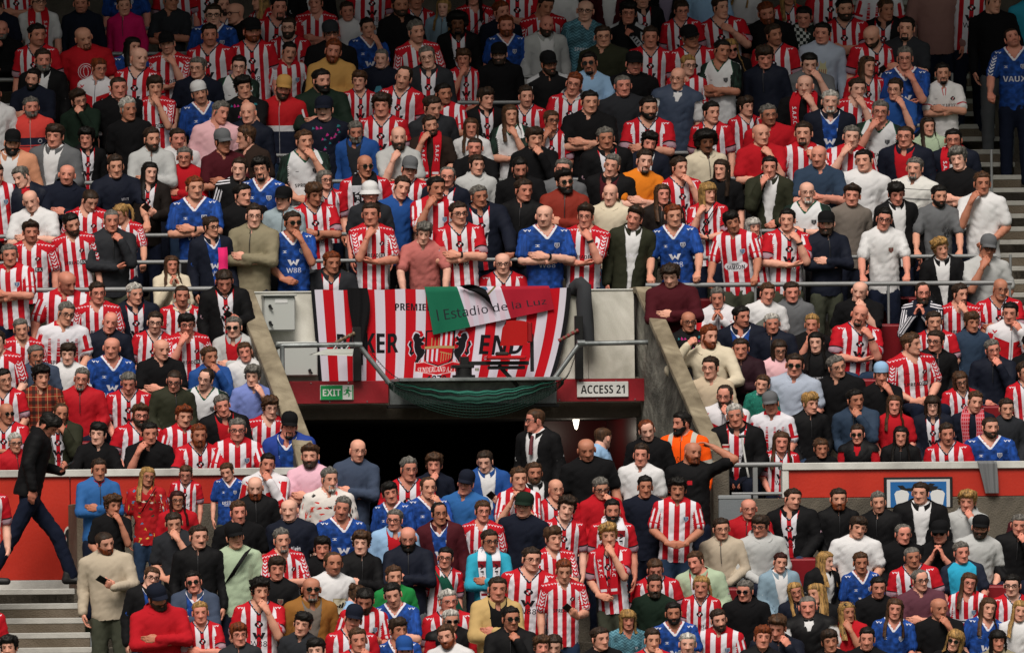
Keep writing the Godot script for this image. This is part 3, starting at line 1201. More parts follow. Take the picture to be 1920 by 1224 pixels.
func curtain(y_end: float, spread: float, half_gap: float, thick: float, fall: float) -> Shape:
	var s := Shape.new()
	var cols := 26
	var rows := 12
	for face in 2:
		var p := PackedVector3Array()
		for i in rows:
			var u := float(i) / (rows - 1)
			var y := lerpf(0.06, y_end, u)
			for j in cols:
				var phi := lerpf(half_gap, 360.0 - half_gap, float(j) / (cols - 1))
				var r := deg_to_rad(phi)
				var base := skull(maxf(y, 0.0), r)
				var edge := minf(j, cols - 1 - j) / 4.0
				var w := 1.0 + 0.12 * noise.get_noise_2d(phi * 14.0, y * 300.0) + 0.06 * sin(phi * 0.9 + u * 2.0)
				var q := Vector3(base.x * (1.0 + spread * u) * w, y + (0.02 * noise.get_noise_2d(phi * 9.0, 50.0) if i == rows - 1 else 0.0), base.z * w)
				var out := Vector3(base.x, 0, base.z).normalized()
				q += out * (thick * minf(1.0, edge + 0.25) if face == 0 else 0.0)
				if y < -0.10:
					var below := (-0.10 - y)
					q.z += below * (fall if q.z > -0.02 else 0.15)
				if y < -0.14:
					q += Vector3(signf(base.x) * 0.012, 0, 0.012)
				p.append(q)
		s.grid(p, cols, false)
	return s

func hair_shape(style: String, kind: String) -> Shape:
	var key := "hair %s %s" % [style, kind]
	if meshes.has(key):
		return meshes[key]
	var w: Array = STYLES.get(style, STYLES.short)
	var s := shell(w[0], w[1], w[2], w[3], w[4], w[5], w[6])
	if style == "long":
		s.add(curtain(-0.30, 0.18, 62.0, 0.022, 0.42), Transform3D.IDENTITY)
	elif style == "bob":
		s.add(curtain(-0.145, 0.10, 58.0, 0.026, 0.1), Transform3D.IDENTITY)
	elif style == "pony":
		s.tube(PackedVector3Array([Vector3(0, 0.06, -0.10), Vector3(0.02, 0.055, -0.145), Vector3(0.06, 0.0, -0.15), Vector3(0.085, -0.09, -0.11), Vector3(0.085, -0.19, -0.06)]), 0.030, 10, Color.WHITE, true, 0.012)
	elif style == "up":
		var e := PackedVector3Array()
		for i in 9:
			for j in 12:
				var q := Vector3(sin(PI * i / 8.0) * cos(TAU * j / 12.0), cos(PI * i / 8.0), sin(PI * i / 8.0) * sin(TAU * j / 12.0))
				e.append(Vector3(0, 0.085, -0.10) + q * (0.042 + 0.006 * noise.get_noise_3dv(q * 400.0)))
		s.grid(e, 12, true)
	match style:
		"short", "fringe", "quiff", "undercap", "reced": tufts(s, 190, 0.017, 0.0042, 0.004)
		"curly", "afro": tufts(s, 260, 0.016, 0.0065, 0.010)
		"long", "bob", "pony", "up": tufts(s, 200, 0.035, 0.005, 0.004)
	if style != "undercap":
		s.add(brows("oval"), Transform3D.IDENTITY)
	var sc: Vector3 = HEADS[kind]
	for i in s.v.size():
		s.v[i] *= sc
	meshes[key] = s
	return s

func beard_shape(style: String, kind: String) -> Shape:
	var key := "beard %s %s" % [style, kind]
	if meshes.has(key):
		return meshes[key]
	var s := Shape.new()
	var p := PackedVector3Array()
	var cols := 33
	var rows := 20
	for i in rows:
		var y := lerpf(-0.122, 0.0, float(i) / (rows - 1))
		for j in cols:
			var deg := lerpf(-92, 92, float(j) / (cols - 1))
			var phi := deg_to_rad(deg)
			var q := skull(maxf(y, -0.1165), phi)
			var ax := absf(q.x)
			q.z += 0.0055 * bump(q.x, 0.021) * (bump(y + 0.0605, 0.0055) + 1.1 * bump(y + 0.0755, 0.0065)) + 0.007 * bump(q.x, 0.02) * bump(y + 0.101, 0.012)
			var m := 0.0
			var under := smoothstep(-0.086, -0.092, y)
			var lip := bump(q.x, 0.030) * bump(y + 0.051, 0.0075)
			var cheek := smoothstep(-0.035, -0.055, y - 0.020 * smoothstep(0.045, 0.066, ax))
			match style:
				"full", "short":
					m = maxf(cheek, lip)
					m *= 1.0 - bump(q.x, 0.021) * bump(y + 0.069, 0.0105)
				"goat":
					m = maxf(under * smoothstep(0.036, 0.026, ax), lip)
					m = maxf(m, bump(ax - 0.031, 0.006) * smoothstep(-0.045, -0.055, y))
				"mous":
					m = clampf(lip * 1.3, 0, 1)
			var thick := 0.0045
			if style == "full":
				thick = 0.008 + 0.007 * under
			elif style != "short":
				thick = 0.006 + 0.004 * under
			thick += 0.002 * noise.get_noise_3d(q.x * 3000.0, y * 3000.0, q.z * 3000.0)
			var out := Vector3(q.x, (y + 0.05) * 1.2, q.z * 0.9).normalized()
			p.append(q + out * lerpf(-0.006, thick, clampf(m * 1.5 - 0.25, 0, 1)))
	s.grid(p, cols, false, Color.WHITE, PackedVector2Array(), Vector3(0, -0.2, 1))
	tufts(s, 150 if style == "full" else 60, 0.011 if style == "full" else 0.007, 0.003, 0.004, true)
	var sc: Vector3 = HEADS[kind]
	for i in s.v.size():
		s.v[i] *= sc
	meshes[key] = s
	return s

func cap_shape(style: String) -> Array:   # crown, brim
	var key := "cap " + style
	if meshes.has(key):
		return meshes[key]
	var crown := Shape.new()
	var p := PackedVector3Array()
	var sides := 28
	var tall := 0.020 if style != "bucket" else 0.010
	for i in 12:
		var y := lerpf(0.040, 0.1205, float(i) / 11.0)
		for j in sides:
			var phi := TAU * j / sides
			var q := skull(y, phi)
			var out := Vector3(q.x, (y - 0.03) * 0.8, q.z).normalized()
			p.append(q + out * (0.010 + tall * 0.5 * smoothstep(0.04, 0.10, y)) + Vector3(0, tall * smoothstep(0.05, 0.11, y), 0))
	crown.grid(p, sides, true)
	var brim := Shape.new()
	if style == "bucket":
		for face in 2:
			var b := PackedVector3Array()
			for i in 4:
				for j in sides:
					var q := skull(0.046, TAU * j / sides)
					b.append(Vector3(q.x, 0.046 - 0.015 * i - 0.003 * face, q.z) + Vector3(q.x, 0, q.z).normalized() * (0.008 + 0.010 * i))
			brim.grid(b, sides, true)
	else:
		var reach := 0.060 if style != "flat" else 0.035
		for face in 2:
			var b := PackedVector3Array()
			for i in 5:
				for j in 15:
					var a := deg_to_rad(lerpf(-64, 64, j / 14.0))
					var q := skull(0.046, a)
					var edge := cos(a * 1.35)
					var u := i / 4.0
					b.append(Vector3(q.x * 1.12, 0.052 - 0.024 * u * u - 0.004 * face - 0.012 * pow(sin(a), 2.0), q.z + 0.010 + reach * u * maxf(edge, 0.0)))
			brim.grid(b, 15, false, Color.WHITE, PackedVector2Array(), Vector3(0, 1 if face == 0 else -1, 0))
	if style == "capb":
		for o in [brim]:
			for i in o.v.size():
				o.v[i] = Basis(Vector3.UP, PI) * o.v[i]
				o.n[i] = Basis(Vector3.UP, PI) * o.n[i]
	meshes[key] = [crown, brim]
	return meshes[key]

func glasses_shape(style: String) -> Array:   # frame, lenses
	var key := "glasses " + style
	if meshes.has(key):
		return meshes[key]
	var frame := Shape.new()
	var lens := Shape.new()
	var thick := 0.0034 if style == "thick" else (0.0024 if style == "sg" else 0.0017)
	var tall := 0.019 if style != "sg" else 0.020
	for side in [-1.0, 1.0]:
		var ring := PackedVector3Array()
		for j in 15:
			var a := TAU * j / 14.0
			ring.append(Vector3(side * 0.033 + 0.0235 * cos(a), 0.006 + tall * sin(a), 0.099 - 0.25 * pow(0.033 + 0.0235 * cos(a) * side, 2.0) * 10.0))
		frame.tube(ring, thick, 6, Color.WHITE, false)
		for j in range(1, 13):
			lens.tri(ring[0], ring[j], ring[j + 1], Vector3(0, 0, 1))
		frame.tube(PackedVector3Array([Vector3(side * 0.057, 0.012, 0.088), Vector3(side * 0.074, 0.012, 0.06), Vector3(side * 0.079, 0.010, -0.01)]), thick, 6)
	frame.tube(PackedVector3Array([Vector3(-0.011, 0.010, 0.099), Vector3(0, 0.013, 0.104), Vector3(0.011, 0.010, 0.099)]), thick, 6)
	meshes[key] = [frame, lens]
	return meshes[key]

# ---------------------------------------------------------------- bodies: each pose is laid out as joints (standing, 1.75 m, facing +z; +x is the person's left)
# an arm: shoulder, elbow, wrist, fingers point to, palm faces, curl of the fingers
func arm(s: float, kind: String) -> Array:
	var sh := Vector3(0.178, 1.385, -0.012)
	var el := Vector3(0.232, 1.135, -0.035)
	var wr := Vector3(0.240, 0.895, 0.055)
	var to := Vector3(-0.05, -1, 0.12)
	var palm := Vector3(-1, 0, -0.15)
	var curl := 0.35
	match kind:
		"over":
			el = Vector3(0.218, 1.140, 0.105); wr = Vector3(-0.030, 1.180, 0.190); to = Vector3(-1, 0.12, -0.05); palm = Vector3(-0.1, -0.2, -1); curl = 0.3
		"under":
			el = Vector3(0.220, 1.135, 0.095); wr = Vector3(-0.015, 1.130, 0.172); to = Vector3(-1, 0.30, -0.30); palm = Vector3(0, 0.2, -1); curl = 0.4
		"chin":
			el = Vector3(0.165, 1.150, 0.165); wr = Vector3(0.072, 1.375, 0.190); to = Vector3(-0.55, 0.75, -0.25); palm = Vector3(-0.45, 0.1, -0.85); curl = 0.75
		"mouth":
			el = Vector3(0.185, 1.165, 0.155); wr = Vector3(0.080, 1.410, 0.190); to = Vector3(-0.52, 0.85, -0.12); palm = Vector3(-0.5, -0.1, -0.85); curl = 0.6
		"prop":
			el = Vector3(0.225, 1.130, 0.075); wr = Vector3(-0.020, 1.110, 0.170); to = Vector3(-1, 0.05, -0.05); palm = Vector3(0, 0.9, -0.4); curl = 0.5
		"belly":
			el = Vector3(0.242, 1.135, -0.005); wr = Vector3(0.105, 1.000, 0.165); to = Vector3(-0.9, -0.25, 0.25); palm = Vector3(-0.2, -0.3, -1); curl = 0.4
		"chest":
			el = Vector3(0.245, 1.170, 0.100); wr = Vector3(0.105, 1.345, 0.185); to = Vector3(-0.75, 0.55, -0.35); palm = Vector3(-0.4, -0.1, -0.9); curl = 0.45
		"clasp":
			el = Vector3(0.235, 1.135, 0.030); wr = Vector3(0.075, 1.010, 0.215); to = Vector3(-0.85, -0.15, 0.25); palm = Vector3(-0.4, -0.2, -0.9); curl = 0.6
		"rail":
			el = Vector3(0.245, 1.155, 0.100); wr = Vector3(0.245, 1.020, 0.315); to = Vector3(-0.15, -0.55, 0.85); palm = Vector3(0, -0.85, -0.5); curl = 0.9
		"lean":
			el = Vector3(0.250, 1.165, 0.130); wr = Vector3(0.215, 0.935, 0.260); to = Vector3(-0.1, -0.45, 0.9); palm = Vector3(0, -0.9, -0.45); curl = 0.45
		"phone":
			el = Vector3(0.232, 1.140, 0.035); wr = Vector3(0.105, 1.125, 0.250); to = Vector3(-0.55, 0.45, 0.55); palm = Vector3(-0.35, 0.65, -0.65); curl = 0.75
		"prayer":
			el = Vector3(0.205, 1.130, 0.145); wr = Vector3(0.058, 1.345, 0.205); to = Vector3(-0.28, 0.95, -0.1); palm = Vector3(-1, -0.1, -0.15); curl = 0.4
		"wall":
			el = Vector3(0.275, 1.130, 0.140); wr = Vector3(0.045, 1.085, 0.270); to = Vector3(-1, 0.0, 0.1); palm = Vector3(0, -0.9, -0.2); curl = 0.3
		"head":
			el = Vector3(0.415, 1.500, 0.045); wr = Vector3(0.190, 1.640, -0.025); to = Vector3(-0.85, 0.45, -0.35); palm = Vector3(-0.45, -0.8, 0.1); curl = 0.35
		"brow":
			el = Vector3(0.360, 1.290, 0.130); wr = Vector3(0.165, 1.530, 0.140); to = Vector3(-0.7, 0.65, -0.1); palm = Vector3(-0.5, -0.3, -0.7); curl = 1.0
		"lap":
			el = Vector3(0.235, 1.140, 0.010); wr = Vector3(0.135, 0.960, 0.185); to = Vector3(-0.75, -0.35, 0.5); palm = Vector3(-0.1, -0.9, -0.4); curl = 0.4
	var m := Vector3(s, 1, 1)
	return [sh * m, el * m, wr * m, to * m, palm * m, curl]

# which arm does what when the busy hand is on the person's left (+x, the right of the picture)
const POSES := {
	"side": ["side", "side"], "cross": ["over", "under"], "chin": ["chin", "prop"], "mouth": ["mouth", "belly"], "chest": ["chest", "side"], "clasp": ["clasp", "clasp"], "rail": ["rail", "rail"],
	"lean": ["lean", "lean"], "phone": ["phone", "side"], "prayer": ["prayer", "prayer"], "folded": ["wall", "wall"], "head": ["head", "side"], "brow": ["brow", "wall"], "sit": ["lap", "lap"],
}
var poses := {}

func pose_of(called: String) -> Dictionary:
	if poses.has(called):
		return poses[called]
	var mirrored := called.ends_with("L") and POSES.has(called.trim_suffix("L"))
	var d := {}
	if mirrored:
		var o := pose_of(called.trim_suffix("L"))
		var m := Transform3D(Basis.from_scale(Vector3(-1, 1, 1)), Vector3.ZERO)
		for k in ["tee", "long", "skin"]:
			var s := Shape.new()
			s.add(o[k], m)
			d[k] = s
		d.arms = []
		for k in [1, 0]:
			var a: Array = o.arms[k].duplicate()
			for i in 5:
				a[i] = a[i] * Vector3(-1, 1, 1)
			d.arms.append(a)
		poses[called] = d
		return d
	var kinds: Array = POSES[called]
	var arms := [arm(1, kinds[0]), arm(-1, kinds[1])]
	if called == "folded":
		arms[1][2] += Vector3(0, 0.035, 0.035)
	d.arms = arms
	for k in ["tee", "long"]:
		var f := Field.new(Vector3(-0.48, 0.80, -0.22), Vector3(0.48, 1.72, 0.40), 0.0205)
		f.bone(Vector3(0, 0.86, -0.005), Vector3(0, 1.06, 0), 0.172, 0.160, 0.03, 1.42)
		f.bone(Vector3(0, 1.06, 0), Vector3(0, 1.30, 0), 0.160, 0.176, 0.03, 1.42)
		f.bone(Vector3(-0.11, 1.37, -0.012), Vector3(0.11, 1.37, -0.012), 0.082, 0.082, 0.06, 1.05)
		for s in [-1.0, 1.0]:
			f.bone(Vector3(s * 0.145, 1.402, -0.018), Vector3(s * 0.035, 1.466, -0.022), 0.046, 0.054, 0.045)
		for a in arms:
			if k == "tee":
				f.bone(a[0], a[0].lerp(a[1], 0.74), 0.068, 0.068, 0.025)
			else:
				f.bone(a[0], a[1], 0.068, 0.054, 0.025)
				f.bone(a[1], a[1].lerp(a[2], 0.96), 0.056, 0.042, 0.018)
		var s := f.mesh()
		# folds
		for i in s.v.size():
			var p := s.v[i]
			var e := 0.0042 * noise.get_noise_3d(p.x * 900, p.y * 420, p.z * 700 + (100 if k == "tee" else 300)) + 0.004 * noise.get_noise_3d(p.x * 2200 + p.y * 900, p.y * 1700 - p.x * 700, p.z * 1800)
			if p.y < 1.12:
				e += 0.006 * noise.get_noise_3d(p.x * 700, p.y * 2100 + absf(p.x) * 900, p.z * 600)
			var near_arm := 9.0
			for a in arms:
				near_arm = minf(near_arm, (p - a[1]).length())
			e += 0.008 * noise.get_noise_3d(p.x * 2600, p.y * 2600, p.z * 2600) * smoothstep(0.16, 0.04, near_arm)
			e += 0.0045 * noise.get_noise_3d(p.x * 1500 - p.y * 1500, p.y * 1100, 70) * smoothstep(0.22, 0.08, (p - Vector3(signf(p.x) * 0.17, 1.33, 0.05)).length())
			var fold := 1.0 - 3.2 * absf(noise.get_noise_3d(p.x * 520 + p.y * 260, p.y * 620 - absf(p.x) * 500, p.z * 300 + 900))
			e += (0.0055 if k == "tee" else 0.0042) * fold * smoothstep(1.44, 1.30, p.y)
			s.v[i] += s.n[i] * (e * (1.0 if k == "tee" else 0.75) - 0.002)
		s.renormal()
		d[k] = s
	var g := Field.new(Vector3(-0.48, 0.82, -0.20), Vector3(0.48, 1.72, 0.42), 0.0245)
	g.bone(Vector3(0, 1.30, 0), Vector3(0, 1.37, -0.01), 0.14, 0.135, 0.03, 1.6)
	g.bone(Vector3(-0.10, 1.385, -0.015), Vector3(0.10, 1.385, -0.015), 0.062, 0.062, 0.04)
	g.bone(Vector3(0, 1.38, -0.020), Vector3(0, 1.55, 0.004), 0.060, 0.058, 0.035)
	for s in [-1.0, 1.0]:
		g.bone(Vector3(s * 0.14, 1.40, -0.02), Vector3(s * 0.03, 1.455, -0.02), 0.036, 0.042, 0.03)
	for a in arms:
		g.bone(a[0], a[1], 0.052, 0.043, 0.02)
		g.bone(a[1], a[1].lerp(a[2], 0.4), 0.044, 0.043, 0.012)
		g.bone(a[1].lerp(a[2], 0.4), a[2], 0.043, 0.029, 0.012)
	var sk := g.mesh()
	var kept := PackedInt32Array()
	for i in range(0, sk.t.size(), 3):
		var p := (sk.v[sk.t[i]] + sk.v[sk.t[i + 1]] + sk.v[sk.t[i + 2]]) / 3.0
		var near := minf(along(arms[0], p)[0], along(arms[1], p)[0])
		if p.y > 1.33 and absf(p.x) < 0.13 or near < 0.0 and not (p.y > 1.33 and near < -0.06 and absf(p.x) < 0.17):
			kept.append_array(PackedInt32Array([sk.t[i], sk.t[i + 1], sk.t[i + 2]]))
	sk.t = kept
	sk.c.resize(sk.v.size())
	sk.c.fill(Color.WHITE)
	for i in 2:
		var a: Array = arms[i]
		var y: Vector3 = a[3].normalized()
		var z: Vector3 = (a[4] - y * a[4].dot(y)).normalized()
		var x := y.cross(z)
		if i == 0:
			x = -x
		sk.add(hand_shape(a[5]), Transform3D(Basis(x, y, z), a[2] - y * 0.012), Color(1.0, 0.90, 0.87))
	d.skin = sk
	poses[called] = d
	return d

# a hand: wrist at the origin, fingers towards +y, palm faces +z, thumb on +x
func hand_shape(curl: float) -> Shape:
	var key := "hand %.2f" % curl
	if meshes.has(key):
		return meshes[key]
	var f := Field.new(Vector3(-0.075, -0.045, -0.045), Vector3(0.085, 0.215, 0.115), 0.0115)
	f.bone(Vector3(0, -0.02, 0), Vector3(0, 0.02, 0), 0.027, 0.026, 0.01, 1.3)
	for k in 4:
		var x := 0.030 - 0.020 * k
		f.bone(Vector3(x * 0.5, 0.012, 0), Vector3(x, 0.085 - 0.004 * k, 0.002), 0.015, 0.0125, 0.012, 1.15)
		var l: float = [0.040, 0.045, 0.042, 0.033][k]
		var a := Vector3(x, 0.088 - 0.004 * k - (0.004 if k == 0 else 0.0), 0.002)
		var w := curl * (0.9 + 0.12 * k)
		var b := a + Vector3(x * 0.10, cos(w * 0.9), sin(w * 0.9)) * l
		var d := b + Vector3(x * 0.05, cos(w * 2.1), sin(w * 2.1)) * l * 0.72
		var e := d + Vector3(0, cos(w * 2.9), sin(w * 2.9)) * l * 0.5
		f.bone(a, b, 0.0095, 0.0088, 0.004)
		f.bone(b, d, 0.0088, 0.0082, 0.003)
		f.bone(d, e, 0.0082, 0.0072, 0.003)
	f.bone(Vector3(0.012, 0.012, 0.004), Vector3(0.042, 0.048, 0.018), 0.016, 0.012, 0.008)
	f.bone(Vector3(0.042, 0.048, 0.018), Vector3(0.048 - 0.012 * curl, 0.080, 0.026 + 0.012 * curl), 0.0115, 0.0105, 0.004)
	f.bone(Vector3(0.048 - 0.012 * curl, 0.080, 0.026 + 0.012 * curl), Vector3(0.044 - 0.022 * curl, 0.104, 0.030 + 0.014 * curl), 0.0105, 0.0085, 0.003)
	var s := f.mesh()
	meshes[key] = s
	return s

# how near a point is to an arm: [distance to the arm's surface, 0 shoulder .. 1 elbow .. 2 wrist, place across the sleeve]
func along(a: Array, p: Vector3) -> Array:
	var best := [9.0, 0.0, 0.0]
	for k in 2:
		var s: Vector3 = a[k]
		var d: Vector3 = a[k + 1] - s
		var u := clampf((p - s).dot(d) / d.length_squared(), 0, 1)
		var w := p - s - d * u
		var r := lerpf(0.073, 0.056, u) if k == 0 else lerpf(0.056, 0.042, u)
		if w.length() - r < best[0]:
			best = [w.length() - r, k + u, w.dot(d.cross(Vector3(signf(s.x) * 0.35, 0.2, 1)).normalized())]
	return best

# cut a garment out of a pose: tee, long, vest, open (a jacket open at the front), puffed by some metres
func garment(pose: String, cut: String, neck: String, bust: bool) -> ArrayMesh:
	var key := "garment %s %s %s %s" % [pose, cut, neck, bust]
	if meshes.has(key):
		return meshes[key]
	var d := pose_of(pose)
	var src: Shape = d.tee if cut == "tee" or cut == "vest" else d.long
	var puff: float = {"tee": 0.0, "long": 0.004, "vest": 0.016, "open": 0.016}[cut]
	var many := src.v.size()
	var pos := PackedVector3Array()
	pos.resize(many)
	var side := PackedInt32Array()      # 0 torso, 1 left arm, 2 right arm
	side.resize(many)
	var tt := PackedFloat32Array()
	tt.resize(many)
	var ss := PackedFloat32Array()
	ss.resize(many)
	var gone := PackedByteArray()
	gone.resize(many)
	for i in many:
		var p := src.v[i]
		var best := 0
		var q := Vector3(p.x, 0, p.z * 1.42)
		var dt := q.length() - 0.178 if p.y < 1.33 else maxf(absf(p.x) - 0.165, -0.02)
		for k in 2:
			var g := along(d.arms[k], p)
			if g[0] < dt - 0.004 and g[1] > 0.10 or g[0] < 0.012 and g[1] > 1.05 and (dt > 0.02):
				best = k + 1
				dt = g[0] + 0.004
				tt[i] = g[1]
				ss[i] = g[2]
		side[i] = best
		if bust and best == 0 and p.z > 0.0:
			p.z += 0.026 * (bump(absf(p.x) - 0.082, 0.06) * bump(p.y - 1.235, 0.07))
		if best == 0 and p.y < 1.10 and bust:
			p.x *= lerpf(1.0, 0.90, bump(p.y - 1.08, 0.10))
		p += src.n[i] * puff
		if best == 0 and src.v[i].z > 0.0 and src.n[i].z > -0.25:
			var x := absf(p.x)
			if cut == "open":
				var w := 0.022 + 0.058 * smoothstep(0.95, 1.40, p.y) + 0.015 * smoothstep(1.38, 1.46, p.y)
				if x < w - 0.011:
					gone[i] = 1
				elif x < w + 0.006:
					p.x = signf(p.x) * w
			elif cut == "vest":
				var w := 0.003 + 0.040 * smoothstep(1.30, 1.46, p.y)
				if x < w - 0.011:
					gone[i] = 1
				elif x < w + 0.006:
					p.x = signf(p.x) * w
			elif neck == "v":
				var w := (p.y - 1.372) * 0.72
				if p.y > 1.36 and x < w - 0.010:
					gone[i] = 1
				elif p.y > 1.36 and x < w + 0.008:
					p.x = signf(p.x) * maxf(w, 0.0)
			elif neck == "polo":
				var w := (p.y - 1.395) * 0.50
				if p.y > 1.385 and x < w - 0.010:
					gone[i] = 1
				elif p.y > 1.385 and x < w + 0.008:
					p.x = signf(p.x) * maxf(w, 0.0)
		if cut == "vest" and best > 0:
			gone[i] = 1
		if cut == "tee" and best > 0 and tt[i] > 0.78 and tt[i] < 1.0 and false:
			gone[i] = 1
		pos[i] = p
	var v := PackedVector3Array()
	var n := PackedVector3Array()
	var uv := PackedVector2Array()
	var t := PackedInt32Array()
	var slot := PackedInt32Array()
	slot.resize(many * 4)
	slot.fill(-1)
	for i in range(0, src.t.size(), 3):
		var a := src.t[i]
		var b := src.t[i + 1]
		var e := src.t[i + 2]
		if gone[a] + gone[b] + gone[e] > 0:
			continue
		var cls := side[a] if side[a] == side[b] or side[a] == side[e] else side[b]
		if cls == 0 and src.n[a].z + src.n[b].z + src.n[e].z < 0.0:
			cls = 3
		for w in [a, b, e]:
			var q: int = w * 4 + cls
			if slot[q] < 0:
				slot[q] = v.size()
				v.append(pos[w])
				n.append(src.n[w])
				var p := src.v[w]
				if cls == 0 or cls == 3:
					uv.append(Vector2(clampf((p.x + 0.3) / 0.6, 0.004, 0.996) * 0.5 + (0.5 if cls == 3 else 0.0), clampf((1.55 - p.y) / 0.75, 0.004, 0.996) * 0.75))
				else:
					var g := [0.0, tt[w], ss[w]] if side[w] == cls else along(d.arms[cls - 1], p)
					uv.append(Vector2(clampf((g[2] + 0.1) / 0.2, 0.01, 0.99) * 0.5 + (0.5 if cls == 2 else 0.0), 0.757 + clampf(g[1] / 2.0, 0, 1) * 0.237))
			t.append(slot[q])
	var arr := []
	arr.resize(Mesh.ARRAY_MAX)
	arr[Mesh.ARRAY_VERTEX] = v
	arr[Mesh.ARRAY_NORMAL] = n
	arr[Mesh.ARRAY_TEX_UV] = uv
	arr[Mesh.ARRAY_INDEX] = t
	var m := ArrayMesh.new()
	m.add_surface_from_arrays(Mesh.PRIMITIVE_TRIANGLES, arr)
	meshes[key] = m
	return m

func collar_mesh(kind: String) -> ArrayMesh:
	if meshes.has("collar " + kind):
		return meshes["collar " + kind]
	var s := Shape.new()
	var cols := 32
	var gap: float = {"polo": 16.0, "stand": 6.0, "hood": 24.0, "crew": 0.0}[kind]
	for face in 2:
		var p := PackedVector3Array()
		for i in 6:
			var u := i / 5.0
			for j in cols:
				var deg := lerpf(gap, 360 - gap, j / float(cols - 1))
				var a := deg_to_rad(deg)
				var front := 0.5 + 0.5 * cos(a)
				var r := 0.072
				var y := 1.492
				var dy := 0.0
				if kind == "polo":
					r = 0.068 + 0.028 * u
					dy = 0.012 - 0.050 * u * u + 0.012 * sin(u * PI)
				elif kind == "stand":
					r = 0.088 - 0.010 * u
					dy = -0.03 + 0.055 * u
				elif kind == "crew":
					r = 0.074 + 0.011 * sin(u * PI)
					dy = -0.012 + 0.018 * u
				else:
					r = 0.078 + 0.040 * sin(u * PI * 0.85) * (1.35 - 0.6 * front)
					dy = -0.045 + 0.075 * u * (1.2 - 0.7 * front)
				y += dy - 0.062 * front * front
				var q := Vector3(sin(a) * r * 1.02, y, cos(a) * r * 1.02 - 0.014 + 0.012 * front)
				if face == 1:
					q -= Vector3(sin(a), 0.4, cos(a)) * 0.006
				p.append(q)
		s.grid(p, cols, false, Color.WHITE, PackedVector2Array(), Vector3.INF)
	meshes["collar " + kind] = s.made()
	return meshes["collar " + kind]

# a scarf round the neck with two ends down the chest
func scarf_mesh() -> ArrayMesh:
	if meshes.has("scarf"):
		return meshes.scarf
	var s := Shape.new()
	for side in [-1.0, 1.0]:
		for face in 2:
			var p := PackedVector3Array()
			var uvs := PackedVector2Array()
			for i in 15:
				var u := i / 14.0
				for j in 6:
					var w := j / 5.0 - 0.5
					var y := 1.505 - 0.50 * u if u > 0.1 else 1.505 - 0.05 * u / 0.1 * 1.0
					var z := 0.012 + 0.128 * smoothstep(0.0, 0.22, u) + 0.012 * smoothstep(0.2, 0.6, u) + 0.005 * sin(j * 2.1 + u * 6.0)
					var x: float = side * (0.070 + 0.012 * sin(u * 5.0)) + w * (0.085 + 0.01 * sin(u * 9.0))
					p.append(Vector3(x, y, z + (0.011 if face == 0 else 0.0) * cos(w * PI)))
					uvs.append(Vector2(w + 0.5, u))
			s.grid(p, 6, false, Color.WHITE, uvs, Vector3(0, 0, 1 if face == 0 else -1))
	var ring := PackedVector3Array()
	var ruv := PackedVector2Array()
	for i in 8:
		var b := TAU * i / 7.0
		for j in 25:
			var a := deg_to_rad(lerpf(50, 310, j / 24.0))
			ring.append(Vector3(sin(a) * (0.088 + 0.018 * cos(b)), 1.487 + 0.030 * sin(b) - 0.02 * cos(a), cos(a) * (0.085 + 0.018 * cos(b)) - 0.012))
			ruv.append(Vector2(i / 7.0, j / 24.0))
	s.grid(ring, 25, false, Color.WHITE, ruv)
	meshes.scarf = s.made()
	return meshes.scarf

func scarf_mat(kind: String) -> StandardMaterial3D:
	var key := "scarf " + kind
	if not mats.has(key):
		var im := Image.create(64, 256, false, Image.FORMAT_RGB8)
		var a := RED
		var b := WHT
		match kind:
			"bw": a = INK; b = Color("b9b9c2")
			"white": a = WHT; b = Color("7a1620")
		im.fill(a)
		if kind == "check":
			for y in 256:
				for x in 64:
					var g := Color("a9242f")
					if x % 16 < 5 or y % 20 < 6: g = g.lerp(WHT, 0.45)
					im.set_pixel(x, y, g)
		elif kind == "tied":
			for k in 6:
				im.fill_rect(Rect2i(0, k * 44, 64, 22), b)
		else:
			im.fill_rect(Rect2i(8, 226, 48, 14), b)
			if kind != "red":
				im.fill_rect(Rect2i(0, 150, 64, 34), b)
				im.fill_rect(Rect2i(0, 60, 64, 34), b)
			ink(im, "S.A.F.C" if kind == "red" else "AFC", Vector2(32, 120), 30, b if kind != "white" else INK, font_bold, 92, PI / 2)
		var m := cloth_mat(Color.WHITE).duplicate()
		m.albedo_texture = ImageTexture.create_from_image(im)
		m.uv1_triplanar = false
		m.uv1_scale = Vector3.ONE
		m.normal_enabled = false
		mats[key] = m
	return mats[key]

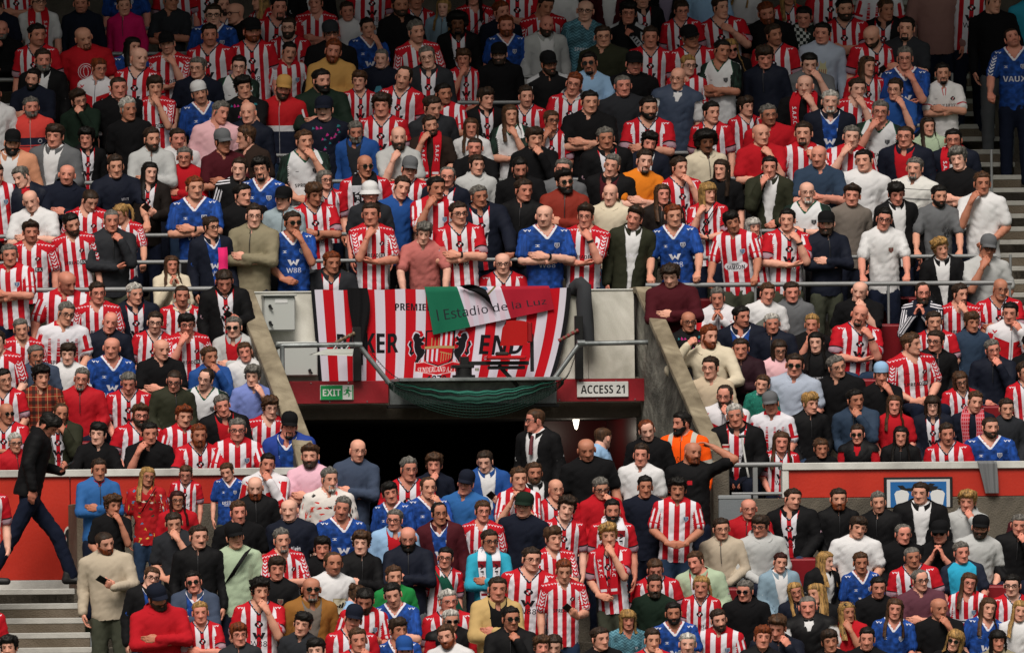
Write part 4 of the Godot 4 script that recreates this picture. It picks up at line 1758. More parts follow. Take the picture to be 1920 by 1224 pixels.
func legs_mesh(kind: String) -> Array:   # trousers, one shoe on each side
	if meshes.has("legs " + kind):
		return meshes["legs " + kind]
	var f: Field
	var feet: Array
	if kind == "sit":
		f = Field.new(Vector3(-0.30, 0.0, -0.25), Vector3(0.30, 0.78, 0.62), 0.026)
		f.bone(Vector3(-0.07, 0.53, -0.02), Vector3(0.07, 0.53, -0.02), 0.135, 0.135, 0.05)
		f.bone(Vector3(0, 0.52, 0), Vector3(0, 0.58, 0.0), 0.145, 0.14, 0.05, 1.45)
		for s in [-1.0, 1.0]:
			f.bone(Vector3(s * 0.095, 0.53, 0.0), Vector3(s * 0.13, 0.525, 0.40), 0.095, 0.068, 0.03)
			f.bone(Vector3(s * 0.13, 0.525, 0.40), Vector3(s * 0.12, 0.08, 0.36), 0.068, 0.055, 0.02)
		feet = [Vector3(-0.12, 0.0, 0.36), Vector3(0.12, 0.0, 0.36)]
	else:
		f = Field.new(Vector3(-0.30, 0.0, -0.55), Vector3(0.30, 1.12, 0.55), 0.026)
		f.bone(Vector3(0, 0.90, -0.005), Vector3(0, 0.97, 0), 0.148, 0.140, 0.04, 1.48)
		var step := 0.0 if kind == "stand" else 0.38
		for s in [-1.0, 1.0]:
			var hip := Vector3(s * 0.09, 0.88, 0)
			var knee := Vector3(s * 0.10, 0.49 + (0.0 if kind == "stand" else 0.01), s * step * 0.52 + (0.0 if kind == "stand" else 0.04))
			var ankle := Vector3(s * 0.105, 0.09, s * step - (0.02 if kind == "stand" else 0.0))
			f.bone(hip + Vector3(0, -0.05, 0), knee, 0.090, 0.070, 0.04)
			f.bone(knee, ankle, 0.070, 0.060, 0.02)
		feet = [Vector3(-0.105, 0.0, -step), Vector3(0.105, 0.0, step)]
	var s := f.mesh()
	for i in s.v.size():
		var p := s.v[i]
		s.v[i] += s.n[i] * 0.010 * noise.get_noise_3d(p.x * 1500, p.y * 1500, p.z * 1500)
	s.renormal()
	var g := Field.new(Vector3(-0.07, -0.01, -0.12), Vector3(0.07, 0.16, 0.24), 0.016)
	g.bone(Vector3(0, 0.045, -0.04), Vector3(0, 0.038, 0.15), 0.042, 0.036, 0.02)
	g.bone(Vector3(0, 0.06, -0.03), Vector3(0, 0.11, -0.02), 0.045, 0.048, 0.02)
	meshes["legs " + kind] = [s.made(), g.mesh().made(), feet]
	return meshes["legs " + kind]

# the skin of a whole person in one mesh: arms, hands, neck and the turned head
func body_mesh(pose: String, girth: float, head: String, turn: Transform3D, stubble: bool, grin: int, tag_: String) -> ArrayMesh:
	var key := "body %s %.2f %s %s %s %d" % [pose, girth, head, tag_, stubble, grin]
	if meshes.has(key):
		return meshes[key]
	var s := Shape.new()
	s.add(pose_of(pose).skin, Transform3D(Basis.from_scale(Vector3(girth, 1, 0.5 + girth * 0.5)), Vector3.ZERO))
	s.add(head_shape(head, stubble, grin), turn)
	meshes[key] = s.made()
	return meshes[key]

# ---------------------------------------------------------------- people
func put(root: Node, called: String, mesh: Mesh, m: Material, xf: Transform3D) -> Node:
	if root == null:
		crowd_pieces.append([mesh, m, xf])
		return null
	return part(called, mesh, m, root, xf)

var phone_spots: Array = []

# row, place along it, height of the eyes above that row's floor, then what the person looks like
func fan(row: float, x: float, eye: float, who: String, head: String, top: String, pose: String, extra := "", label := "") -> void:
	var individual := label != ""
	var floor_y := 0.30 * row
	var z := -0.76 * row
	if row <= -7.9:
		floor_y = -2.2 - 0.30 * (-7.0 - row)
		z = 6.75 + 0.76 * (-8.0 - row)
	elif row <= -6.9:
		floor_y = -2.2
		z = 5.7
	var opt := {}
	for e in extra.split(" ", false):
		var kv := e.split("=")
		opt[kv[0]] = kv[1] if kv.size() > 1 else "1"
	rng.seed = hash("%d %.2f %.2f" % [roundi(row * 10), x, eye])
	var r0 := rng.randf()
	var r1 := rng.randf()
	var r2 := rng.randf()
	var r3 := rng.randf()
	var r4 := rng.randf()
	var seated: bool = opt.has("seated")
	var hat := ""
	var looks := head.split(" ")       # hair, beard, eyewear
	var hair := looks[0].split(".")
	var beard := looks[1].split(".")
	var woman := who == "w" or who == "g"
	var small := who == "c" or who == "g"
	var size: float = {"m": 1.0, "o": 0.98, "w": 0.94, "b": 0.95, "g": 0.84, "c": 0.74}[who]
	var eye0: float = (1.60 if not seated else 1.19) * size
	if opt.has("pitch") and float(opt.pitch) > 15: eye0 -= 0.03
	var s := size * clampf(eye / eye0, 0.95, 1.06)
	var lift := eye - eye0 * s / size
	var girth := 1.0
	if opt.has("big"): girth = 1.12
	elif woman or who == "b": girth = 0.91
	elif small: girth = 0.92
	elif who == "o": girth = 1.05
	elif r3 > 0.7: girth = 1.05
	elif r3 < 0.35: girth = 0.95
	var kind := "oval"
	if small: kind = "child"
	elif woman: kind = "woman"
	elif opt.has("big"): kind = "wide"
	elif who == "m" or who == "o": kind = ["oval", "wide", "long"][int(r2 * 2.99)]
	var tone := int(r1 * 7.99)
	if opt.has("tone"): tone = int(opt.tone)
	elif hair[0] == "afro": tone = 8
	var body_yaw := -9.0 + (r0 - 0.5) * 34.0
	var yaw := float(opt.get("yaw", str(roundi((r1 - 0.40) * 46.0))))
	var pitch := float(opt.get("pitch", str(roundi(2.0 + 9.0 * r4))))
	if absf(yaw) > 45: body_yaw += (yaw) * 0.55
	if opt.has("body"): body_yaw = float(opt.body)
	var root: Node3D = null
	var base := Transform3D(Basis(Vector3.UP, deg_to_rad(body_yaw)).scaled_local(Vector3.ONE * s), Vector3(x, floor_y + lift, z + float(opt.get("dz", "0"))))
	if individual:
		root = Node3D.new()
		root.name = numbered("person")
		add_child(root)
		root.transform = base
		tag(root, label, "person", "spectators in the stand")
	# the upper body: straight, or leaning from the hip
	var busy := pose
	var bend := 2.0 + 3.0 * r2
	if pose == "lean": bend = 15.0
	elif pose == "rail": bend = 8.0
	elif seated: bend = 5.0 + 5.0 * r3
	if opt.has("bend"): bend = float(opt.bend)
	var hip := Vector3(0, 0.95, 0)
	var down := Vector3(0, -0.41, -0.05) if seated else Vector3.ZERO
	var up := Transform3D(Basis(Vector3.RIGHT, deg_to_rad(bend)) * Basis(Vector3.BACK, deg_to_rad((r1 + r4 - 1.0) * 7.0)), hip + down) * Transform3D(Basis.IDENTITY, -hip)
	# keep the eyes where they were
	var gap := Vector3(0, 1.60, 0.06) + down - up * Vector3(0, 1.560, 0.06)
	up.origin += Vector3(gap.x, gap.y, gap.z * 0.7)
	var neck := Vector3(0, 1.515, -0.004)
	var turn_y := deg_to_rad(yaw - (body_yaw + 9.0))
	var head_tilt := (r2 - 0.5) * 0.26
	if opt.has("tilt"): head_tilt = deg_to_rad(float(opt.tilt))
	# only a few turns, so that people with the same pose and face share a body
	var q_turn := roundf(rad_to_deg(turn_y) / 20.0) * 20.0
	var q_pitch := roundf((pitch - bend) / 14.0) * 14.0
	var q_tilt := roundf(rad_to_deg(head_tilt) / 11.0) * 9.0
	var hs := 0.955 if not small else 1.14
	if who == "b": hs = 0.975
	var turn := Transform3D(Basis.IDENTITY, Vector3(0, -0.040, 0.006)) * Transform3D(Basis(Vector3.UP, deg_to_rad(q_turn)) * Basis(Vector3.FORWARD, deg_to_rad(q_tilt)) * Basis(Vector3.RIGHT, deg_to_rad(q_pitch)), neck) * Transform3D(Basis.from_scale(Vector3.ONE * hs), Vector3(0, 0.097, 0.022))
	var full := base * up
	var place := up if individual else full
	var here := Transform3D.IDENTITY if individual else base
	var stub := beard[0] == "stub" or beard[0] == "short"
	var grin := 1 if opt.has("grin") else (2 if opt.has("shout") else (3 if fmod(r0 * 7.3, 1.0) > 0.72 else 0))
	var skin := skin_mat(tone)
	put(root, "body", body_mesh(busy, girth, kind, turn, stub, grin, "%d %d %d %.2f" % [q_turn, q_pitch, q_tilt, hs]), skin, place)
	var wide := Transform3D(Basis.from_scale(Vector3(girth, 1, 0.5 + girth * 0.5 + (0.06 if girth > 1.1 else 0.0))), Vector3.ZERO)
	dress(root, place * wide, busy, top, woman and not small, opt)
	# legs
	var cloth: Array = ["tracksuit", "dkjeans", "jeans", "navy", "black", "khakigreen", "shorts", "dkjeans"]
	var leg_col := Color(COLORS[opt.get("legs", cloth[int(r4 * 7.99)])])
	if individual:
		var lm := legs_mesh("sit" if seated else opt.get("walk", "stand"))
		var shift := up * hip - hip - down
		put(root, "trousers", lm[0], cloth_mat(leg_col), Transform3D(Basis.from_scale(Vector3(minf(girth, 1.1), 1, minf(girth, 1.06))), Vector3(shift.x, 0, shift.z) + (down * Vector3(0, 0, 1) if seated else Vector3.ZERO)))
		if opt.has("shoes"):
			for q in lm[2]:
				put(root, "shoe", lm[1], plain("141417", 0.6), Transform3D(Basis.IDENTITY, q + Vector3(0, 0, shift.z)))
	# head
	var hx := place * turn
	match hair[0]:
		"bald":
			for q in [-1.0, 1.0]: put(root, "eyebrow", brow_mesh(kind, q), hair_mat("b" if beard[0] == "-" else (beard[1] if beard.size() > 1 else "b")), hx)
		"cap", "capb", "flat", "bucket":
			hat = hair[0]
			var parts := cap_shape(hat)
			var col := cloth_mat(Color(COLORS[{"k": "black", "g": "grey", "d": "charcoal"}.get(hair[1], hair[1])]))
			var o := put(root, "cap", made_of("cap0 " + hat, parts[0]), col, hx * Transform3D(Basis.from_scale(HEADS[kind]), Vector3.ZERO))
			put(o, "brim", made_of("cap1 " + hat, parts[1]), col, Transform3D.IDENTITY if individual else hx)
			var hc: String = beard[1] if beard.size() > 1 else ("g" if who == "o" else ["d", "k", "b"][int(r3 * 2.99)])
			put(root, "hair", made_of("hair undercap " + kind, hair_shape("undercap", kind)), hair_mat(hc), hx)
			for q in [-1.0, 1.0]: put(root, "eyebrow", brow_mesh(kind, q), hair_mat(hc), hx)
		_:
			put(root, "hair", made_of("hair " + hair[0] + kind, hair_shape(hair[0], kind)), hair_mat(hair[1]), hx)
	if beard[0] in ["full", "short", "goat", "mous"]:
		var bc: String = beard[1] if beard.size() > 1 else "d"
		put(root, "moustache" if beard[0] == "mous" else "beard", made_of("beard " + beard[0] + kind, beard_shape(beard[0], kind)), hair_mat(bc), hx)
	if looks[2] != "-":
		var style := "sg" if looks[2] == "sg" else ("thick" if opt.has("thick") or r0 > 0.5 else "gl")
		var gs := glasses_shape(style)
		var gx := hx * Transform3D(Basis.from_scale(HEADS[kind]), Vector3.ZERO)
		var o := put(root, "sunglasses" if style == "sg" else "glasses", made_of("frame " + style, gs[0]), plain("151518", 0.3), gx)
		if style == "sg":
			put(o, "lens", made_of("lens " + style, gs[1]), plain("0b0b0d", 0.12), Transform3D.IDENTITY if individual else gx)
	if opt.has("shades"):
		var gs := glasses_shape("sg")
		var gx := hx * Transform3D(Basis(Vector3.RIGHT, deg_to_rad(-52)), Vector3(0, 0.022, 0.006))
		var o := put(root, "sunglasses", made_of("frame sg", gs[0]), plain("151518", 0.3), gx)
		put(o, "lens", made_of("lens sg", gs[1]), plain("0b0b0d", 0.12), Transform3D.IDENTITY if individual else gx)
	if opt.has("watch"):
		var a: Array = pose_of(busy).arms[0]
		var dir: Vector3 = (a[2] - a[1]).normalized()
		var w := Shape.new()
		var at: Vector3 = a[2] - dir * 0.035
		w.tube(PackedVector3Array([at - dir * 0.011, at + dir * 0.011]), 0.0355, 14, Color.WHITE, false)
		put(root, "watch", w.made(), plain("121215", 0.35), place * wide)
	if opt.has("holds"):
		var k := 1 if pose.ends_with("L") else 0
		var a: Array = pose_of(busy).arms[k]
		var y: Vector3 = a[3].normalized()
		var zz: Vector3 = (a[4] - y * a[4].dot(y)).normalized()
		phone_spots.append([full * wide * Transform3D(Basis(y.cross(zz), y, zz).orthonormalized(), a[2] + y * 0.075 + zz * 0.034), label])

func made_of(key: String, s: Shape) -> ArrayMesh:
	if not meshes.has("made " + key):
		meshes["made " + key] = s.made()
	return meshes["made " + key]

func brow_mesh(kind: String, which: float) -> ArrayMesh:
	return made_of("brow %s %d" % [kind, which], brows(kind, which))

# clothes on the upper body, from a short name such as tee.red, open.navy/st, st88
func dress(root: Node, xf: Transform3D, pose: String, top: String, bust: bool, opt: Dictionary) -> void:
	var bits := top.split(".")
	var kind := bits[0]
	var col := bits[1].split("/")[0] if bits.size() > 1 else ""
	var inner := bits[1].split("/")[1] if bits.size() > 1 and bits[1].contains("/") else ""
	var under := func(name_: String) -> Material:
		if name_ == "st": return print_of("st88")
		if name_ in ["bl88", "bl0", "stx"]: return print_of(name_)
		if opt.has("print") and name_ == "white": return print_of("tee.white.logo." + opt.get("words", "oxo").replace("_", " "))
		return cloth_mat(Color(COLORS[name_]))
	match kind:
		"st88", "sut", "bl88", "bl0", "but", "blv", "wg", "stx", "strb":
			put(root, "shirt", garment(pose, "tee", "v", bust), print_of(kind), xf)
		"str", "stv", "stw", "teal", "reg":
			put(root, "shirt", garment(pose, "tee", "polo" if kind != "teal" else "v", bust), print_of(kind), xf)
			if kind == "str" or kind == "reg":
				put(root, "collar", collar_mesh("polo"), cloth_mat(RED if kind == "str" else WHT), xf)
		"tape", "adi", "check", "plaid", "jkt" when kind != "jkt" or col == "whitered":
			put(root, "jacket" if kind != "check" else "jumper", garment(pose, "long", "polo", bust), print_of("jkt" if kind == "jkt" else top), xf)
			put(root, "collar", collar_mesh("stand" if kind != "plaid" else "polo"), cloth_mat(Color("9c9aa2") if kind == "jkt" else Color(COLORS.get(col, "black")) if kind != "plaid" else Color("6b2a1c")), xf)
		"floral", "hawaii":
			put(root, "dress" if kind == "floral" else "shirt", garment(pose, "tee", "v" if kind == "floral" else "polo", bust), print_of(kind), xf)
			if kind == "hawaii":
				put(root, "collar", collar_mesh("polo"), cloth_mat(Color("d9d3cf")), xf)
		"track":
			put(root, "track_top", garment(pose, "long", "polo", bust), print_of(top), xf)
			put(root, "collar", collar_mesh("stand"), cloth_mat(Color("a31a20") if col == "red" else Color("d8453f")), xf)
		"tee":
			var m: Material = cloth_mat(Color(COLORS[col]))
			if col == "turquoise":
				m = print_of("turq")
			elif col == "teal":
				m = print_of("tkt")
			elif opt.has("print"):
				m = print_of("tee.%s.%s" % [col, opt.print] + ("." + opt.words.replace("_", " ") if opt.has("words") else ""))
			put(root, "shirt", garment(pose, "tee", "crew", bust), m, xf)
			put(root, "neckband", collar_mesh("crew"), cloth_mat(Color(COLORS[col])), xf)
		"polo":
			put(root, "shirt", garment(pose, "tee", "polo", bust), print_of("lines") if col == "lines" else cloth_mat(Color(COLORS[col])), xf)
			put(root, "collar", collar_mesh("polo"), cloth_mat(Color(COLORS[col if col != "lines" else "white"]).darkened(0.04)), xf)
		"jumper":
			put(root, "jumper", garment(pose, "long", "crew", bust), print_of("jumper.%s.%s" % [col, opt.print]) if opt.has("print") else cloth_mat(Color(COLORS[col])), xf)
			put(root, "neckband", collar_mesh("crew"), cloth_mat(Color(COLORS[col]).darkened(0.1)), xf)
		"hood":
			put(root, "hoodie", garment(pose, "long", "crew", bust), cloth_mat(Color(COLORS[col])), xf)
			put(root, "hood", collar_mesh("hood"), cloth_mat(Color(COLORS[col])), xf)
		"jkt":
			put(root, "jacket", garment(pose, "long", "polo", bust), cloth_mat(Color(COLORS[col]), 0.75), xf)
			put(root, "collar", collar_mesh("hood" if opt.has("hoodc") else "stand"), cloth_mat(Color(COLORS["red" if opt.has("redcollar") else col]).darkened(0.06), 0.75), xf)
			put(root, "zip", zip_mesh(pose), plain("3d3d40", 0.4, 0.6), xf)
		"hivis":
			put(root, "jacket", garment(pose, "long", "polo", bust), print_of("hivis"), xf)
			put(root, "collar", collar_mesh("stand"), cloth_mat(Color(COLORS.hivis)), xf)
		"gilet":
			put(root, "shirt", garment(pose, "tee" if inner != "red" else "long", "crew", bust), cloth_mat(Color(COLORS[inner if inner else "white"])), xf)
			put(root, "gilet", garment(pose, "vest", "crew", bust), cloth_mat(Color(COLORS[col]), 0.6), xf)
			put(root, "collar", collar_mesh("stand"), cloth_mat(Color(COLORS[col]), 0.6), xf)
		"open":
			put(root, "shirt", garment(pose, "tee", "v" if inner != "white" else "crew", bust), under.call(inner), xf)
			var j := put(root, "jacket", garment(pose, "open", "crew", bust), cloth_mat(Color(COLORS[col]), 0.8), xf)
			put(root, "collar", collar_mesh("hood" if opt.has("hooded") else "polo"), cloth_mat(Color(COLORS[col]).darkened(0.08), 0.8), xf * Transform3D(Basis.from_scale(Vector3(1.12, 1, 1.12)), Vector3(0, 0.004, 0)))
	if opt.has("tie"):
		var tie := Shape.new()
		tie.tube(PackedVector3Array([Vector3(0, 1.43, 0.105), Vector3(0, 1.38, 0.132), Vector3(0, 1.25, 0.150)]), 0.016, 6, Color.WHITE, true, 0.026)
		put(root, "tie", tie.made(), plain("5c1520", 0.6), xf)
	if opt.has("scarf"):
		put(root, "scarf", scarf_mesh(), scarf_mat(opt.scarf), xf)
	if opt.has("hoodw") or opt.has("hoodc") and kind != "jkt":
		put(root, "hood", collar_mesh("hood"), cloth_mat(Color(COLORS["cream" if opt.has("hoodc") else "lgrey"])), xf)
	if opt.has("strap") or opt.has("bag"):
		var s := Shape.new()
		var wide := 0.018 if opt.has("strap") else 0.05
		for face in 2:
			var p := PackedVector3Array()
			for i in 12:
				var u := i / 11.0
				var c := Vector3(lerpf(0.13, -0.17, u), lerpf(1.455, 1.02, u), 0.03 + 0.115 * sin(PI * clampf(u * 1.1 + 0.12, 0, 1)))
				for w in [-1.0, 1.0]:
					p.append(c + Vector3(0.8, 0.55, 0) * w * wide + Vector3(0, 0, 0.024 - 0.008 * face))
			s.grid(p, 2, false, Color.WHITE, PackedVector2Array(), Vector3(0, 0, 1 - 2 * face))
		put(root, "shoulder_strap", s.made(), cloth_mat(Color("141416")), xf)
	if opt.has("hotpink"):
		put(root, "pink_lining", hang(8, 12, func(u: float, v: float) -> Vector3:
			return Vector3(0.045 + u * 0.11 - 0.02 * v, 1.36 - 0.40 * v, 0.125 + 0.028 * sin(PI * u) + 0.02 * smoothstep(0.0, 0.3, v) + 0.006 * sin(v * 9.0))).made(), cloth_mat(Color("ef2f78")), xf)
	if opt.has("greencoat"):
		var s := Shape.new()
		for face in 2:
			var p := PackedVector3Array()
			for i in 10:
				var u := i / 9.0
				for j in 8:
					var w := j / 7.0 - 0.5
					p.append(Vector3(lerpf(-0.10, 0.16, u) + w * (0.10 + 0.12 * u), lerpf(1.46, 0.98, u), 0.02 + 0.14 * smoothstep(0, 0.3, u) + 0.018 * sin(j * 1.9 + u * 3.0) - 0.012 * face))
			s.grid(p, 8, false, Color.WHITE, PackedVector2Array(), Vector3(0, 0, 1 - 2 * face))
		put(root, "folded_coat", s.made(), cloth_mat(Color("12483a")), xf)

func zip_mesh(pose: String) -> ArrayMesh:
	if meshes.has("zip"):
		return meshes.zip
	var s := Shape.new()
	var p := PackedVector3Array()
	for i in 12:
		var y := lerpf(1.44, 1.22, i / 11.0)
		p.append(Vector3(0, y, 0.098 + 0.045 * smoothstep(1.46, 1.30, y)))
	s.tube(p, 0.004, 5)
	meshes.zip = s.made()
	return meshes.zip

# everyone behind the nearest three hundred, joined into one object
func gather_crowd() -> void:
	var by := {}
	for c in crowd_pieces:
		if not by.has(c[1]):
			by[c[1]] = []
		by[c[1]].append(c)
	var all := ArrayMesh.new()
	var at := 0
	var o := MeshInstance3D.new()
	for m in by:
		var s := Shape.new()
		var has_uv := true
		for c in by[m]:
			var a: Array = c[0].surface_get_arrays(0)
			has_uv = has_uv and a[Mesh.ARRAY_TEX_UV] != null
		for c in by[m]:
			var a: Array = c[0].surface_get_arrays(0)
			var q := Shape.new()
			q.v = a[Mesh.ARRAY_VERTEX]
			q.n = a[Mesh.ARRAY_NORMAL]
			if a[Mesh.ARRAY_COLOR] != null:
				q.c = a[Mesh.ARRAY_COLOR]
			if has_uv:
				q.uv = a[Mesh.ARRAY_TEX_UV]
			q.t = a[Mesh.ARRAY_INDEX]
			var xf: Transform3D = c[2]
			# what faces the back wall is left out
			var keep := PackedInt32Array()
			for i in range(0, q.t.size(), 3):
				var nn := q.n[q.t[i]] + q.n[q.t[i + 1]] + q.n[q.t[i + 2]]
				if (xf.basis * nn).z > -0.2 and q.v[q.t[i]].y + (1.6 if q.v[q.t[i]].y < 0.4 else 0.0) > 0.87:
					keep.append_array(PackedInt32Array([q.t[i], q.t[i + 1], q.t[i + 2]]))
			q.t = keep
			s.add(q, xf)
		var arr := []
		arr.resize(Mesh.ARRAY_MAX)
		arr[Mesh.ARRAY_VERTEX] = s.v
		arr[Mesh.ARRAY_NORMAL] = s.n
		arr[Mesh.ARRAY_COLOR] = s.c
		if s.uv.size() == s.v.size():
			arr[Mesh.ARRAY_TEX_UV] = s.uv
		arr[Mesh.ARRAY_INDEX] = s.t
		all.add_surface_from_arrays(Mesh.PRIMITIVE_TRIANGLES, arr)
		all.surface_set_material(at, m)
		at += 1
	o.name = "crowd"
	o.mesh = all
	o.set_meta("kind", "stuff")
	add_child(o)
	tag(o, "other supporters half hidden behind people in front, mostly in the dim back rows", "crowd")

# ---------------------------------------------------------------- the stand
func board(called: String, label: String, category: String, im: Image, x0: float, y0: float, x1: float, y1: float, z: float, edge: String) -> Node3D:
	var o := thing(called, label, category, Vector3((x0 + x1) * 0.5, y0, z))
	var w := (x1 - x0) * 0.5
	var h := y1 - y0
	var back := Shape.new()
	back.box(Vector3(-w, 0, -0.02), Vector3(w, h, 0.0), 0.003)
	part("panel", back, plain(edge, 0.5), o)
	var s := Shape.new()
	s.grid(PackedVector3Array([Vector3(-w + 0.004, 0.004, 0.004), Vector3(w - 0.004, 0.004, 0.004), Vector3(-w + 0.004, h - 0.004, 0.004), Vector3(w - 0.004, h - 0.004, 0.004)]), 2, false, Color.WHITE, PackedVector2Array([Vector2(0, 1), Vector2(1, 1), Vector2(0, 0), Vector2(1, 0)]), Vector3(0, 0, 1))
	var m := StandardMaterial3D.new()
	m.albedo_texture = ImageTexture.create_from_image(im)
	m.roughness = 0.45
	part("lettering", s, m, o)
	return o

func hang(u_pts: int, v_pts: int, where: Callable) -> Shape:   # cloth: where(u, v) gives a point; u across, v down
	var s := Shape.new()
	for face in 2:
		var p := PackedVector3Array()
		var uvs := PackedVector2Array()
		for i in v_pts:
			for j in u_pts:
				var u := j / float(u_pts - 1)
				var v := i / float(v_pts - 1)
				var q: Vector3 = where.call(u, v)
				p.append(q - Vector3(0, 0, 0.004 * face))
				uvs.append(Vector2(u, v))
		s.grid(p, u_pts, false, Color.WHITE, uvs, Vector3(0, 0, 1 - 2 * face))
	return s

func cloth_print(im: Image) -> StandardMaterial3D:
	var m := StandardMaterial3D.new()
	m.albedo_texture = ImageTexture.create_from_image(im)
	m.roughness = 0.85
	m.metallic_specular = 0.3
	return m

func px_poly(im: Image, pts: Array, col: Color, at := Vector2.ZERO, k := Vector2.ONE) -> void:
	var q := PackedVector2Array()
	for p in pts:
		q.append(at + Vector2(p[0], p[1]) * k)
	fill_poly(im, q, col)

const LION := [[0, 6], [6, 0], [16, 2], [22, 8], [20, 14], [26, 17], [34, 10], [40, 14], [34, 22], [28, 28], [38, 32], [36, 38], [26, 40], [28, 48], [40, 52], [42, 62], [36, 74], [30, 80], [20, 92], [24, 97], [10, 98], [8, 92], [12, 84], [14, 72], [6, 60], [2, 46], [2, 30], [-4, 18]]
const TAIL := [[4, 66], [-6, 74], [-14, 66], [-10, 52], [-18, 40], [-12, 28], [-4, 30], [-8, 40], [-2, 52], [-6, 64], [2, 58]]

func structure() -> void:
	var conc := mottled("concrete", "4a453d", "696257", 0.92, 0.45, 3.0)
	var conc_dark := mottled("concrete worn", "5a5042", "71675a", 0.92, 0.5, 3.0)
	var cap_white := mottled("white capping", "adaca8", "dadad6", 0.5, 0.4, 0.6)
	var red_wall := mottled("red wall", "a92415", "c43220", 0.45, 0.25, 0.3)
	var red_fascia := mottled("red fascia", "75131c", "9c202b", 0.4, 0.25, 0.3)
	var galv := mottled("galvanised", "6c7173", "a9afb0", 0.42, 1.2, 0.8, 0.55)
	var grey_rail := mottled("rail grey", "85888a", "97999b", 0.4, 1.0, 0.4, 0.3)
	var panel_white := mottled("panel white", "aaa89d", "dedcd4", 0.5, 0.55, 0.6)
	var black := plain("0f0f11", 0.45)
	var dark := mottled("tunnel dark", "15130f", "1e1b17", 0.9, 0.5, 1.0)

	# terraces
	var s := Shape.new()
	for k in range(-6, 26):
		var y := 0.30 * k
		var z0 := -0.76 * k - 0.38
		if k <= -1:
			s.box(Vector3(-10, y - 0.5, z0), Vector3(-2.99, y, z0 + 0.76), 0.012)
			s.box(Vector3(1.36, y - 0.5, z0), Vector3(10, y, z0 + 0.76), 0.012)
		else:
			s.box(Vector3(-12, y - 0.31, z0), Vector3(12, y, z0 + 0.76), 0.012)
	struct("terrace", s, conc)
	s = Shape.new()
	for j in range(1, 15):
		s.box(Vector3(-5.30, -2.2 - 0.30 * j - 0.4, 6.3 + 0.76 * (j - 1)), Vector3(11, -2.2 - 0.30 * j, 6.3 + 0.76 * j), 0.012)
	struct("lower_terrace", s, conc)
	s = Shape.new()
	s.box(Vector3(-12, -2.6, -5.0), Vector3(12, -2.2, 6.3), 0.012)
	struct("gangway", s, conc)
	var aisle := struct("aisle_stairs", box_shape(Vector3(5.2, -0.9, -8), Vector3(5.21, -0.88, -7.9)), conc_dark)
	for k in range(-4, 22):
		for q in 2:
			var y := 0.30 * k + (0.15 if q == 0 else 0.30)
			var z1 := -0.76 * k + (0.0 if q == 0 else -0.38)
			if q == 1 or true:
				var o := part("step", box_shape(Vector3(-0.55, -0.145, -0.40), Vector3(0.55, -0.004, 0), 0.01), conc_dark, aisle, Transform3D(Basis.IDENTITY, Vector3(5.86, y, z1)))
				part("nosing", box_shape(Vector3(-0.551, -0.052, -0.06), Vector3(0.551, 0.0, 0.006), 0.006), mottled("nosing", "a09f9a", "bab9b3", 0.8, 0.8, 1.0), o)
	var stairs := struct("lower_stairs", box_shape(Vector3(-9.2, -6.5, 6.32), Vector3(-9.18, -6.4, 6.4)), conc_dark)
	for i in 24:
		var o := part("step", box_shape(Vector3(-1.9, -0.20, -0.40), Vector3(1.9, -0.004, 0), 0.01), conc_dark, stairs, Transform3D(Basis.IDENTITY, Vector3(-7.38, -2.2 - 0.15 * i, 6.3 + 0.38 * i)))
		part("nosing", box_shape(Vector3(-1.901, -0.060, -0.07), Vector3(1.901, 0.0, 0.006), 0.006), mottled("white nosing", "a3a29e", "bcbbb6", 0.75, 0.6, 1.5), o)
	# the pitch, the roof over the stand and the wall behind it
	s = Shape.new()
	s.box(Vector3(-140, -7.0, 17.5), Vector3(140, -6.7, 420), 0.0)
	struct("pitch", s, plain("3f5a2c", 0.95))
	s = Shape.new()
	s.box(Vector3(-80, 12.0, -42), Vector3(80, 12.4, 3.5), 0.0)
	struct("stand_roof", s, plain("4a4d50", 0.8))
	s = Shape.new()
	s.box(Vector3(-80, 2, -21.5), Vector3(80, 12, -21), 0.0)
	struct("back_wall", s, plain("35373a", 0.9))

	# tunnel under the upper rows
	s = Shape.new()
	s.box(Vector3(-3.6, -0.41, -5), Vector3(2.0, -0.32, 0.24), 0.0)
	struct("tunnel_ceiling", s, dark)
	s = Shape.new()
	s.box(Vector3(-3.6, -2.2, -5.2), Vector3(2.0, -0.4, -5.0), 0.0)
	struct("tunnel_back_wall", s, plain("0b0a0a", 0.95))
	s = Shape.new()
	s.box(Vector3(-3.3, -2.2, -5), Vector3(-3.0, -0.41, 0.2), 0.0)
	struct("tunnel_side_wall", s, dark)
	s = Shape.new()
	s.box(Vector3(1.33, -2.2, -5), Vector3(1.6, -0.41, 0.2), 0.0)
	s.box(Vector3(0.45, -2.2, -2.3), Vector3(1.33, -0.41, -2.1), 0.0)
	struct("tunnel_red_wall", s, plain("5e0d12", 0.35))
	s = Shape.new()
	s.box(Vector3(-2.99, -0.42, 0.24), Vector3(1.36, -0.26, 0.5), 0.006)
	struct("lintel", s, mottled("lintel", "4a443b", "5a5348", 0.9, 0.5, 1.5))

	# sloping concrete walls on both sides of the tunnel mouth
	for side in 2:
		var x0 := -3.0 if side == 0 else 1.22
		var x1 := -2.82 if side == 0 else 1.37
		var o := thing("tunnel_wall", "sloping concrete wall on the %s side of the tunnel mouth, stained and worn" % ["left", "right"][side], "wall", Vector3((x0 + x1) * 0.5, -2.2, 2.6))
		var w := (x1 - x0) * 0.5
		var prof := [Vector2(0.2, -2.2), Vector2(0.2, 0.88), Vector2(0.62, 0.88), Vector2(4.75, -0.80), Vector2(5.06, -1.02), Vector2(5.06, -2.2)]
		var c := Shape.new()
